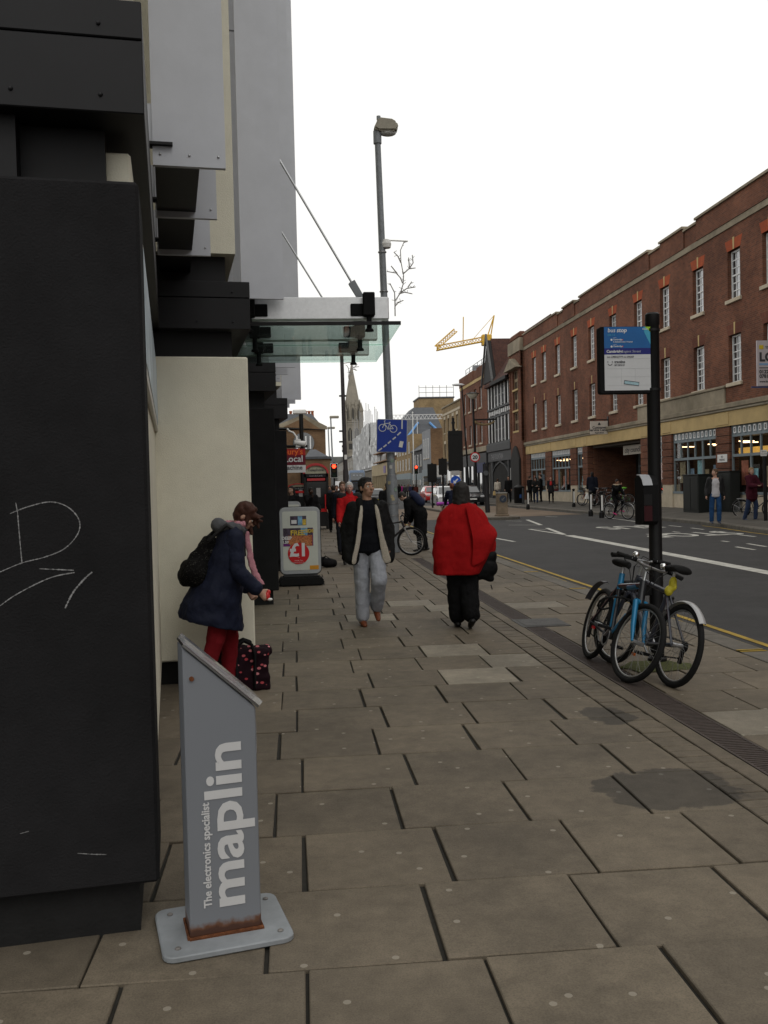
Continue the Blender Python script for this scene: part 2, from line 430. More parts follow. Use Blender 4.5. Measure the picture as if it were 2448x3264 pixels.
# row ends in small brick setts, a long stone edging, the slotted drain
setts = []
g = MB(); g.box(-.105,.105,-.05,.05,-.05,0); sm = g.mesh('brick_sett', SLABB, bev=.005)
y = 2.6; k = 0
while y < 12 and k < 90:
    o = link('brick_sett', sm, bed); o.location = (2.315, y, random.uniform(-.004,.002)); o.rotation_euler = (0,random.gauss(0,.01),random.gauss(0,.015)); y += .108; k += 1
g = MB()
while y < 20.4: g.box(2.21,2.42,y-.05,y+.05,-.05,random.uniform(-.004,.002)); y += .108
o = g.build('distant_brick_sett', SLABB, bed); o['kind'] = 'stuff'
g = MB(); g.box(-.06,.06,-.448,.448,-.05,.001); em = g.mesh('edging_stone', SLABB, bev=.005)
for k in range(20):
    o = link('edging_stone', em, bed); o.location = (2.492, 2.9+.905*k, random.uniform(-.002,.002))
iron = mat('cast_iron', (.055,.042,.036), .7, .3, 20, bump=.3)
g = MB(); g.box(-.115,-.098,-.248,.248,-.05,0); g.box(.098,.115,-.248,.248,-.05,0); g.box(-.098,.098,-.248,.248,-.06,-.035)
for k in range(14):
    yy = -.235+.0355*k; g.box(-.098,.098,yy,yy+.017,-.035,-.002)
dm = g.mesh('drain_grate', iron)
for k in range(36):
    o = link('drain_grate', dm, bed); o.location = (2.675, 2.75+.5*k, random.uniform(-.002,.001))
# inspection cover beside the drain
g = MB(); g.box(2.85,3.25,9.9,10.5,.002,.006); 
p = W(1722,1985,z=0)
g = MB(); g.box(-.28,.28,-.3,.3,-.01,.006); g.box(-.23,.23,-.25,.25,.006,.010)
o = g.build('inspection_cover', mat('cover_metal', (.055,.053,.05), .65, .5, 10, metal=.2, bump=.6), None, bev=.003)
o.location = p; tag(o, 'square metal inspection cover set in the paving by the drain', 'manhole cover')
# near kerb
kerbm = mat('kerb_granite', (.13,.118,.10), .85, .25, 6, bump=.4, dirt=.3)
g = MB(); g.box(4.16,4.42,-3,60,-.3,-.02); kb = struct('kerb', g, mat('joint_sand2', (.03,.028,.024), .95, .2, 20))
g = MB(); g.prism([(-.145,-.25),(.145,-.25),(.15,-.03),(.125,.0),(-.145,0)], -.453, .453, 'y'); km = g.mesh('kerb_stone', kerbm, bev=.006)
for k in range(62):
    o = link('kerb_stone', km, kb); o.location = (4.29, 5.2+.914*k, random.uniform(-.003,.003)); o.rotation_euler = (0,0,random.gauss(0,.003))
# opposite pavement: kerb, then a crossfall up to the shopfronts
def rk(y): return edge(REDGE,y)
rings = []
for y in ys:
    a = rk(y)+.28
    rings.append([(a,y,.13),(a+1.6,y,.22),(17.4,y,.31),(45,y,.32)])
g = MB(); g.loft(rings, close=False)
rp = struct('opposite_pavement', g, mat('opposite_paving', (.095,.086,.074), .9, .22, 3, bump=.3, dirt=.3))
g = MB(); g.box(13.2,13.21,-3,-2.9,-.3,-.29)
rkb = struct('opposite_kerb', g, kerbm)
g = MB(); g.prism([(-.14,-.25),(.14,-.25),(.14,.13),(-.10,.13),(-.13,.1)], -.452, .452, 'y'); km = g.mesh('kerb_stone', kerbm, bev=.008)
y = 18.
while y < 110:
    o = link('kerb_stone', km, rkb); dx = rk(y+.45)-rk(y-.45)
    o.location = (rk(y)+.14, y, .004); o.rotation_euler = (0,0,-math.atan2(dx,.9)); y += .912
# traffic island with its own kerb
isl = []
c0, c1, hw = Vector((9.45,41.9)), Vector((9.45,66)), .85
for k in range(9): a = math.pi+math.pi*k/8; isl.append((c0.x+hw*math.cos(a), c0.y+hw*math.sin(a)))
for k in range(9): a = math.pi*k/8; isl.append((c1.x+hw*math.cos(a), c1.y+hw*math.sin(a)))
g = MB(); g.prism(isl, -.2, .08); io = struct('traffic_island', g, kerbm, bev=.02)
g = MB(); g.prism([(x*.86+9.45*.14, c0.y+(y_-c0.y)*.96+.2) for x,y_ in isl], .05, .088)
g.build('island_paving', mat('island_paving', (.16,.13,.10), .9, .2, 4), io)
# buff coloured raised crossing either side of the island
g = MB(); rings = []
for y in (44,47,50,53,56,60,64):
    a, b = edge(LEDGE,y)+.35, edge(REDGE,y)-.3
    rings.append([(a+(b-a)*k/8, y, road_z(a+(b-a)*k/8,y)+.006) for k in range(9)])
g.loft(rings, close=False); struct('road_crossing_surface', g, mat('buff_surfacing', (.17,.125,.088), .9, .25, 1.5, dirt=.3))
# painted markings
wp = mat('road_paint_white', (.50,.49,.45), .8, .2, 14, dirt=.35); yp = mat('road_paint_yellow', (.40,.27,.045), .8, .25, 14, dirt=.4)
def stripe(a, b, w, m, dz=.006, n=12, name='road_marking'):
    a, b = Vector(a), Vector(b); d = (b-a); d.z = 0; s = Vector((d.y,-d.x,0)).normalized()*w/2
    g = MB(); rings = []
    for k in range(n+1):
        p = a.lerp(b, k/n)
        rings.append([(q.x,q.y,road_z(q.x,q.y)+dz) for q in (p-s,p+s)])
    g.loft(rings, close=False); return struct(name, g, m)
def pl(px, py): return WR(px,py)
for x in (4.62,4.80):
    g = MB(); rings = [[(x-.04+edge(LEDGE,y)-4.45,y,road_z(x,y)+.006),(x+.04+edge(LEDGE,y)-4.45,y,road_z(x,y)+.006)] for y in [-5+3*i for i in range(45)]]
    g.loft(rings, close=False); struct('yellow_line', g, yp)
a, b = pl(1813,1707), pl(2448,1826); d = (b-a).normalized()
stripe(a, b+d*6, .30, wp)
for (x0,y0,x1,y1,w) in [(150,1400,620,1472,.12),(385,1385,620,1472,.15),(150,1399,385,1403,.10),(-120,1345,310,1345,.10),(125,1275,310,1345,.15),(-160,1290,60,1293,.1),(370,1232,525,1236,.12)]:
    stripe(pl(1650+x0*.2411,1350+y0*.2411), pl(1650+x1*.2411,1350+y1*.2411), w, wp, .010)
for (x0,y0,x1,y1) in [(1040,50,1120,58),(1180,65,1258,75),(1320,85,1408,97),(1475,108,1582,120),(1460,183,1578,202),(1530,163,1648,182),(1370,146,1415,152),(1065,88,1110,93),(870,47,1000,62)]:
    stripe(pl(1600+x0*.5111,1650+y0*.5111), pl(1600+x1*.5111,1650+y1*.5111), .10, wp)
stripe(pl(1930,1650), pl(2036,1664), .1, wp)
stripe(pl(1440,1775), pl(1570,1796), .12, wp); stripe(pl(1545,1710), pl(1640,1727), .12, wp); stripe(pl(1400,1735), pl(1445,1738), .1, wp)
stripe(pl(1395,1770), pl(1445,1740), .1, wp)
# yellow line along the far kerb
g = MB(); rings = []
for y in [14+1.5*i for i in range(12)]: rings.append([(rk(y)-.22,y,road_z(rk(y)-.2,y)+.006),(rk(y)-.14,y,road_z(rk(y)-.14,y)+.006)])
g.loft(rings, close=False); struct('yellow_line', g, yp)
# BUS STOP lettering, laid out for drivers coming the other way
q0, q1 = pl(1600+1450*.5111,1650+205*.5111), pl(1600+620*.5111,1650+95*.5111)
def road_text(s, x, y, size, stretch):
    cu_o = text('road_lettering', s, size, (0,0,0), (-1,0,0), (0,-1,0), wp, None, bold=.018, ext=.0, align='CENTER')
    me = cu_o.data
    for v in me.vertices:
        v.co.y *= stretch; v.co.x += x; v.co.y += y; v.co.z = road_z(v.co.x, v.co.y)+.006
    cu_o['kind'] = 'structure'
bx = (q0.x+q1.x)/2
road_text('STOP', 11.6, 27.2, 1.15, 2.2); road_text('BUS', 11.6, 32.2, 1.2, 2.2)
# yellow ticks on the near kerb
for (px,py) in [(1640,1824),(1800,1877),(2395,2074),(2440,2070)]:
    p = W(px,py,z=.003); g = MB(); g.box(-.13,.13,-.035,.035,0,.0035); o = struct('yellow_kerb_mark', g, yp); o.location = (4.27, p.y, .0025)

mo = MB(); rr = random.Random(12); mc = W(1420*1.4755,1440*1.4755,z=0)
mo.prism([(mc.x+(.26+.12*rr.random())*math.cos(2*math.pi*k/22), mc.y+(.2+.1*rr.random())*math.sin(2*math.pi*k/22)) for k in range(22)], .0045, .007)
o = mo.build('moss', mat('moss_film', (.060,.066,.020), .95, .5, 30, bump=.6)); o['kind'] = 'stuff'; tag(o, 'thin green moss on the slabs round the bus stop foot', 'moss')
# ================================================================== SAWTOOTH SHOP BUILDING ON THE LEFT
SA = R_(7.5); EA = Vector((-math.sin(SA), math.cos(SA), 0)); EN = Vector((math.cos(SA), math.sin(SA), 0))
darkr = mat('charcoal_render', (.0165,.0162,.0172), .95, .15, 5, bump=.45, bscale=130, dirt=.25, spec=.12)
creamr = mat('cream_render', (.70,.675,.56), .9, .06, 3, bump=.5, bscale=150, dirt=.10)
darkm = mat('charcoal_metal', (.0085,.0085,.0098), .55, .18, 3, spec=.25)
greym = mat('silver_grey_panel', (.475,.495,.54), .55, .05, 4, spec=.4, dirt=.08)
plinm = mat('plinth_black', (.010,.010,.010), .85, .3, 9, bump=.4)
PIERS = [(-.535,3.45,darkr),(-.37,8.0,creamr),(-.255,13.1,darkr),(-.13,18.3,darkr)]
shop = thing('shop_building', 'sawtooth shop building with charcoal and cream piers and tall grey metal blades', 'building', (-.535,3.45,0))
def loc(i, n, a, z):
    p = PIERS[i]; return Vector((p[0],p[1],0))+EN*n+EA*a+Vector((0,0,z))
def sbox(g, i, n0, n1, a0, a1, z0, z1):
    return g.hexa([loc(i,n0,a0,z0),loc(i,n1,a0,z0),loc(i,n1,a1,z0),loc(i,n0,a1,z0),loc(i,n0,a0,z1),loc(i,n1,a0,z1),loc(i,n1,a1,z1),loc(i,n0,a1,z1)])
def sb(name, i, n0, n1, a0, a1, z0, z1, m, bev=0., par=None):
    g = MB(); sbox(g, i, n0, n1, a0, a1, z0, z1); return g.build(name, m, par or shop, bev=bev, world=True)
poster = mat('lightbox_poster', (.42,.50,.55), .4, .35, 2.2)
for i, (X0, Y0, pm) in enumerate(PIERS):
    L = 4.72 if i < 3 else 4.9
    w0 = -6 if i == 0 else -3
    sb('pier', i, w0, 0, 0, .5, .2, 2.77, pm, .012)
    sb('shop_wall', i, w0, -.03, .5, L+.35, .2, 2.77, creamr if i < 2 else darkr)
    sb('plinth', i, w0, -.075, .07, L+.35, -.02, .2, plinm)
    sb('recess', i, w0, -.12, .15, L+.3, 2.77, 3.0, darkm)
    f = sb('fascia', i, w0, .03, -.03, L+.2, 3.0, 3.26, darkm, .004)
    sb('fascia', i, w0, .03, -.03, L+.2, 3.265, 3.40, darkm, .004)
    for (nn,zz) in ((-.12,3.31),(-.42,3.06),(-.12,3.06),(-.72,3.31)):
        g = MB(); g.ball(loc(i,nn,-.03,zz), .009, 6, 4); g.build('rivet', darkm, f, smooth=180, world=True)
    sb('recess', i, w0, -.16, .12, L+.2, 3.40, 3.64, darkm)
    sb('upper_wall', i, w0, -.08, 0, L+.28, 3.64, 16, creamr)
    # high-level light box along the shop wall
    lb = sb('light_box', i, -.03, -.005, .55, L-.05, 2.14, 2.74, mat('lightbox_frame', (.55,.54,.50), .5, .06, 5), .004)
    sb('poster', i, -.005, -.001, .65, L-.15, 2.20, 2.69, poster, par=lb)
    # grey blades standing off the wall, with dark catwalk below
    for a in (1.85, 2.85, 3.85):
        bl = sb('blade', i, .04, .44, a, a+.035, 3.46, 15.5, greym)
        for k in range(3):
            g = MB(); g.ball(loc(i,.08+.16*k,a-.001,3.52), .008, 6, 4); g.build('rivet', M['steel'], bl, smooth=180, world=True)
        sb('bracket', i, -.08, .045, a+.012, a+.02, 3.58, 3.80, greym, par=bl)
        sb('bracket_foot', i, -.08, .15, a-.03, a+.05, 3.565, 3.58, darkm, par=bl)
    sb('catwalk', i, .05, .30, 1.90, L-.05, 3.50, 3.56, darkm)
    if i > 0:
        sb('blade', i, .04, .44, .95, .985, 3.46, 15.5, greym)
    # panel seams on the first blade of the bay
    for zz in (6.4, 9.4, 12.2):
        sb('seam', i, .041, .439, 1.846, 1.8495, zz, zz+.012, mat('seam_shadow', (.12,.125,.14), .6, 0))
# top flashing where the near pier stops, and the cream stub of wall behind it
sb('cap_stone', 0, -.30, -.03, .2, .5, 2.77, 2.94, creamr, .01)
sb('parapet_panel', 0, -2.5, -.42, .05, .4, 2.77, 3.0, darkm)
# drip stains at the foot of the cream pier
# chalk marks on the near pier
chalk = mat('chalk', (.22,.22,.22), .95, .6, 60)
def on_pier(px, py):
    # point on the end face of the first pier
    o = loc(0,0,0,0); nrm = EA; r = RW @ Vector(((px-CX)/FPX,(py-CY)/FPX,1)); t = (o-EYE).dot(nrm)/r.dot(nrm); return EYE+r*t
def chalk_line(pts, w=.0032):
    pts = [on_pier(x*.798,1500+y*.798) for x,y in pts]; rr = random.Random(3)
    fine = []
    for a, b in zip(pts, pts[1:]):
        n = max(2, int((b-a).length/.006)); fine += [a.lerp(b,k/n) for k in range(n)]
    fine.append(pts[-1]); g = MB()
    for i in range(len(fine)-1):
        
        a, b = fine[i]-EA*.0015, fine[i+1]-EA*.0015; d = (b-a).normalized(); s = d.cross(EA)*w*rr.uniform(.25,.75)
        g.quad(a-s,b-s,b+s,a+s)
    g.build('chalk_mark', chalk, shop, world=True)
def curve(pts, n=8):
    out = []
    for i in range(len(pts)-1):
        p0, p1, p2, p3 = [Vector(pts[max(0,min(len(pts)-1,i+k))]) for k in (-1,0,1,2)]
        for j in range(n):
            t = j/n; out.append(.5*((2*p1)+(p2-p0)*t+(2*p0-5*p1+4*p2-p3)*t*t+(3*p1-p0-3*p2+p3)*t**3))
    out.append(Vector(pts[-1])); return out
c2 = lambda p: [(v.x,v.y) for v in curve([(a,b) for a,b in p])]
chalk_line([(63,128),(70,165),(78,260),(88,370)])
chalk_line(c2([(40,172),(110,145),(200,125),(270,145),(315,195),(312,250),(260,310),(180,345),(90,368),(0,405)]))
chalk_line(c2([(0,540),(60,498),(150,450),(220,422),(298,407)])); chalk_line([(158,392),(295,398)], .003)
chalk_line(c2([(260,550),(290,490),(330,440),(368,405)]), .005); chalk_line([(310,1528),(370,1532),(425,1533)], .003)
chalk_line([(80,1450),(115,1440)], .002)
# ---- glass canopy over the entrance
can = MB(); beamm = mat('canopy_aluminium', (.62,.63,.64), .42, .08, 30, metal=.7)
ZB0, ZB1, ZG = 3.31, 3.53, 3.25
glassm = thin_glass(bpy.data.materials.new('canopy_glass'), (.84,.94,.90), .04, .55)
beam_y = (9.3, 10.6, 11.8)
cano = MB(); cano.box(-.50,.985,9.25,9.37,ZB0,ZB1)
canopy = cano.build('canopy', beamm, shop, bev=.008, world=True)
xw = lambda y: -.37-(y-8)*math.tan(SA)
for y in beam_y[1:]:
    g = MB(); g.box(xw(y)+.01,.985,y-.05,y+.07,ZB0,ZB1); g.build('beam', beamm, canopy, bev=.008, world=True)
for (ya, yb) in ((9.16,10.52),(10.55,11.92)):
    g = MB(); g.box(xw(ya)+.03,1.09,ya,yb,ZG-.012,ZG+.012); o = g.build('glass_panel', glassm, canopy, world=True)
g = MB(); g.box(-.5,1.09,9.145,9.165,ZG-.015,ZG+.02); g.build('edge_trim', M['black'], canopy, world=True)
for y in beam_y:
    for x in (-.40,.78):
        g = MB(); g.box(x-.058,x+.058,y-.15,y-.05,ZB0+.02,ZB1+.03); g.box(x-.18 if x > 0 else x+.055,x-.055 if x > 0 else x+.18,y-.08,y-.05,ZB0+.03,ZB0+.15)
        o = g.build('clamp', M['blackm'], canopy, bev=.008, world=True)
        g = MB(); g.lathe([(.040,-.015),(.040,.0),(.026,.01),(.026,.13)], 14, (x,y-.10,ZG-.05)); g.lathe([(.042,0),(.045,.010),(.03,.018)], 14, (x,y-.10,ZG-.072)); g.build('bolt_head', M['blackm'], o, smooth=40, world=True)
rodm = M['steel']
for (px,py,qx,qy,y) in ((853,446,1148,915,9.31),(860,679,1030,985,11.8)):
    a, b = W(px,py,y=y), W(qx,qy,y=y)
    b = Vector((.62,y,ZB1+.16)) if y < 10 else Vector((.62,y,ZB1+.16))
    g = MB(); g.tube([a,b], .011, 8); rod = g.build('tie_rod', rodm, canopy, smooth=60, world=True)
    d = (b-a).normalized(); e = b+d*.20
    g = MB(); s = Vector((0,1,0)).cross(d)*.035
    for yy in (-.03,.022): g.hexa([p+Vector((0,yy+t,0)) for t in (0,.008) for p in (b-s,b+s,e+s*.9,e-s*.9)])
    g.tube([e-d*.04+Vector((0,-.04,0)), e-d*.04+Vector((0,.04,0))], .016, 10)
    g.build('clevis', M['galv'], rod, world=True)
    g = MB(); g.hexa([(e.x+dx,y+t,z) for t in (-.012,.012) for dx,z in ((-.07,ZB1-.005),(.09,ZB1-.005),(.02,e.z+.02),(-.04,e.z+.02))]); g.build('lug', M['galv'], rod, world=True)
    g = MB(); g.ball(a, .025, 8, 6); g.build('anchor', rodm, rod, smooth=180, world=True)
# security camera on the far pier
cc = thing('security_camera', 'white security camera on a curved bracket fixed to the dark shop pier', 'camera', (.02,18.25,2.55))
g = MB(); g.tube([(-.14,0,.25),(-.10,0,.2),(-.02,0,.17),(.03,0,.10),(.05,0,.02)], .02, 8); g.build('bracket', M['white'], cc, smooth=60)
g = MB(); g.box(.02,.12,-.06,.06,-.12,.04); g.tube([(.0,-.02,-.03),(.22,-.06,-.06)], .055, 12); g.build('housing', M['white'], cc, bev=.008, smooth=40)
# ================================================================== BUILDINGS ACROSS THE ROAD
FX = 17.4
brickr = brick_mat('red_brown_brick', (.182,.070,.038), (.122,.049,.029), (.16,.115,.088), big=.3)
bricky = brick_mat('yellow_stock_brick', (.30,.215,.11), (.24,.165,.085), (.22,.18,.12))
brickd = brick_mat('brown_stock_brick', (.19,.115,.06), (.15,.09,.05), (.14,.10,.07))
ochre = mat('ochre_stone', (.50,.37,.175), .85, .12, 1.6, bump=.2, dirt=.18)
stone2 = mat('weathered_stone', (.31,.265,.195), .9, .25, 1.2, bump=.4, dirt=.45)
sillm = mat('sill_stone', (.52,.45,.34), .85, .12, 4, dirt=.2)
lint = brick_mat('rubbed_red_brick', (.40,.085,.03), (.33,.07,.028), (.22,.09,.06), bw=.07, bh=.3, big=.2)
framew = mat('sash_white', (.74,.75,.75), .5, .08, 10, dirt=.12)
frameb = mat('shopfront_bluegrey', (.185,.225,.245), .55, .12, 6, dirt=.15)
curt = mat('pane_net_curtain', (.30,.31,.34), .08, .25, 2.5, spec=.9, coat=.8)
pdark = mat('pane_dark', (.028,.032,.036), .06, .4, 1.5, spec=.9, coat=.8)
slate = mat('slate', (.085,.09,.10), .7, .2, 3, bump=.4, dirt=.2)
tilem = brick_mat('plain_roof_tile', (.085,.040,.030), (.065,.033,.027), (.030,.02,.018), bw=.18, bh=.11, big=.35)
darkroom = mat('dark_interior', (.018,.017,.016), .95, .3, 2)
thin = thin_glass(bpy.data.materials.new('shop_glass'), (.90,.93,.93), .05, .6)
def wall_with(g, x0, x1, ya, yb, za, zb, holes):
    # wall slab with rectangular openings (y0,y1,z0,z1), cut as bands
    zs = sorted({za, zb}|{h[2] for h in holes}|{h[3] for h in holes}); zs = [z for z in zs if za <= z <= zb]
    for z0, z1 in zip(zs, zs[1:]):
        hs = sorted([(h[0],h[1]) for h in holes if h[2] <= z0+1e-6 and h[3] >= z1-1e-6]); y = ya
        for h0, h1 in hs:
            if h0 > y: g.box(x0,x1,y,h0,z0,z1)
            y = max(y,h1)
        if y < yb: g.box(x0,x1,y,yb,z0,z1)
WMESH = {}
def sash(par, x, y0, y1, z0, z1, cols, rows, fm, gm, panes=False, bar=.035, name='window', gm2=None):
    # window facing -x, its frame a mesh, its panes sub-parts; mesh data shared between like windows
    w, h = y1-y0, z1-z0; k = (round(w,2), round(h,2), cols, rows, fm.name, bar)
    if k not in WMESH:
        g = MB(); b = .06
        g.box(0,.07,0,b,0,h); g.box(0,.07,w-b,w,0,h); g.box(0,.07,b,w-b,0,b); g.box(0,.07,b,w-b,h-b,h)
        for c in range(1,cols): yy = b+(w-2*b)*c/cols; g.box(.012,.058,yy-bar/2,yy+bar/2,b,h-b)
        for r in range(1,rows):
            zz = b+(h-2*b)*r/rows; t = bar*(1.6 if r*2 == rows else 1); g.box(.006 if r*2 == rows else .018,.052,b,w-b,zz-t/2,zz+t/2)
        WMESH[k] = g.mesh(name, fm)
    o = link(name, WMESH[k], par); iv = WM(par).inverted(); o.location = iv @ Vector((x,y0,z0))
    b = .06
    if panes:
        pw, ph = (w-2*b)/cols, (h-2*b)/rows; kk = (round(pw,3), round(ph,3), gm.name)
        for c in range(cols):
            mm = gm2 if (gm2 and c == cols-1) else gm
            kk = (round(pw,3), round(ph,3), mm.name)
            if kk not in WMESH:
                g = MB(); g.box(0,.006,bar/2,pw-bar/2,bar/2,ph-bar/2); WMESH[kk] = g.mesh('pane', mm)
            for r in range(rows):
                p = link('pane', WMESH[kk], o); p.location = (.04+random.uniform(-.002,.002), b+pw*c, b+ph*r); p.rotation_euler = (0,random.gauss(0,.006),random.gauss(0,.006))
    else:
        kk = ('p', round(w,2), round(h,2), gm.name)
        if kk not in WMESH:
            g = MB(); g.box(.036,.042,b*.8,w-b*.8,b*.8,h-b*.8); WMESH[kk] = g.mesh('pane', gm)
        link('pane', WMESH[kk], o)
    return o
def lintel(par, x, y0, y1, z, h=.42, key=True, m=None):
    g = MB(); e = .17; c = (y0+y1)/2
    for s0, s1 in ((y0-e*.3,c-.06),(c+.06,y1+e*.3)):
        t0, t1 = (s0-e if s0 < c-.2 and s0 < y0 else s0), (s1+e if s1 > y1 else s1)
        g.hexa([(x-.004,s0,z),(x+.1,s0,z),(x+.1,s1,z),(x-.004,s1,z),(x-.004,t0,z+h),(x+.1,t0,z+h),(x+.1,t1,z+h),(x-.004,t1,z+h)])
    g.hexa([(x-.003,c-.06,z),(x+.1,c-.06,z),(x+.1,c+.06,z),(x-.003,c+.06,z),(x-.003,c-.06,z+h),(x+.1,c-.06,z+h),(x+.1,c+.06,z+h),(x-.003,c+.06,z+h)])
    o = g.build('lintel', m or lint, par, world=True)
    if key:
        g = MB(); g.hexa([(x-.012,c-.045,z),(x+.1,c-.045,z),(x+.1,c+.045,z),(x-.012,c+.045,z),(x-.012,c-.07,z+h*1.12),(x+.1,c-.07,z+h*1.12),(x+.1,c+.07,z+h*1.12),(x-.012,c+.07,z+h*1.12)])
        g.build('keystone', ochre, o, world=True)
def bxp(name, m, par, *a, bev=0.):
    g = MB(); g.box(*a); return g.build(name, m, par, bev=bev, world=True)
cb = thing('brick_council_building', 'long red brick three-storey office building with white sash windows and ochre shop fascia', 'building', (FX,50,.3))
WY = [65.6,62.95,59.6,56.0,52.65,49.0,45.3,41.95,38.35,35.1,32.35,28.9,25.6]
Z2 = (5.37,7.28); Z3 = (8.65,10.6)
holes = [(y-.52,y+.52,*Z2) for y in WY]+[(y-.52,y+.52,*Z3) for y in WY]
g = MB(); wall_with(g, FX, FX+.35, 22, 68.3, 4.55, 12.45, holes); g.box(FX+.35,FX+12,22,68.3,4.55,12.4)
g.build('wall', brickr, cb, world=True)
for i, y in enumerate(WY):
    near = 5 <= i <= 10
    for z0, z1, gm, g2 in ((*Z2,pdark,None),(*Z3,curt,pdark)):
        sash(cb, FX+.15, y-.5, y+.5, z0+.02, z1-.02, 3, 6, framew, gm, panes=near, gm2=g2)
        lintel(cb, FX, y-.5, y+.5, z1, m=lint if z0 > 8 else brick_mat('plain_red_arch', (.15,.05,.03), (.125,.042,.026), (.13,.08,.06), bw=.07, bh=.3))
        g = MB(); g.box(FX-.09,FX+.15,y-.62,y+.62,z0-.13,z0+.015); g.build('sill', sillm, cb, bev=.012, world=True)
bxp('stone_band', ochre if 0 else stone2, cb, FX-.05,FX+.2,22,68.3,11.5,11.74)
# parapet: raised sections with copings
for a, b, z in ((22,38.3,12.72),(38.3,39.6,12.58),(39.6,42.2,12.72),(42.2,43.6,12.58),(43.6,54.5,12.72),(54.5,55.6,12.58),(55.6,58,12.72),(58,59.3,12.58),(59.3,68.3,12.7)):
    bxp('parapet', brickr, cb, FX-.02-(.06 if z > 12.6 else 0),FX+.4,a,b,11.75,z-.1); bxp('coping', stone2, cb, FX-.10-(.06 if z > 12.6 else 0),FX+.5,a-.03,b+.03,z-.1,z)
bxp('cornice', stone2, cb, FX-.16,FX+.2,22,68.4,4.40,4.60, bev=.02); bxp('cornice_moulding', M['stone'], cb, FX-.10,FX+.2,22,68.4,4.30,4.40, bev=.02)
bxp('fascia', ochre, cb, FX-.03,FX+.3,22,68.3,3.70,4.30)
bxp('stone_panel', stone2, cb, FX-.07,FX+.1,35.9,45.4,4.60,5.24, bev=.02); bxp('stone_panel_moulding', stone2, cb, FX-.12,FX+.1,35.8,45.5,5.24,5.34, bev=.02)
OPEN = [(62.88,67.1),(57.06,61.45),(54.55,55.8),(45.1,53.6),(42.4,44.0),(36.77,41.27),(31.0,35.57),(25.5,29.8)]
px = 68.3; piers = []
for a, b in OPEN: piers.append((b,px)); px = a
piers.append((22,px))
for a, b in piers:
    bxp('pier_base', sillm, cb, FX-.03,FX+.35,a,b,.0,1.36)
    z = 1.36
    while z < 3.65:
        h = min(.33, 3.70-z); bxp('rusticated_course', brickr, cb, FX-.045,FX+.35,a,b,z,z+h-.028); z += h
    bxp('pier_core', mat('pier_joint', (.03,.016,.012), .95, .2, 6), cb, FX-.01,FX+.34,a+.02,b-.02,1.36,3.70)
    bxp('pier_block', ochre, cb, FX-.055,FX+.1,a+.06,b-.06,3.76,4.26, bev=.015)
tubem = mat('fluorescent_tube', (1,.62,.32), .5, 0, emit=6); warmp = mat('warm_lit_panel', (1,.55,.12), .5, .2, 2, emit=.55)
postc = [(.30,.52,.58),(.55,.60,.62),(.35,.26,.16),(.16,.22,.30),(.50,.16,.10),(.22,.40,.48)]
RINGM = None
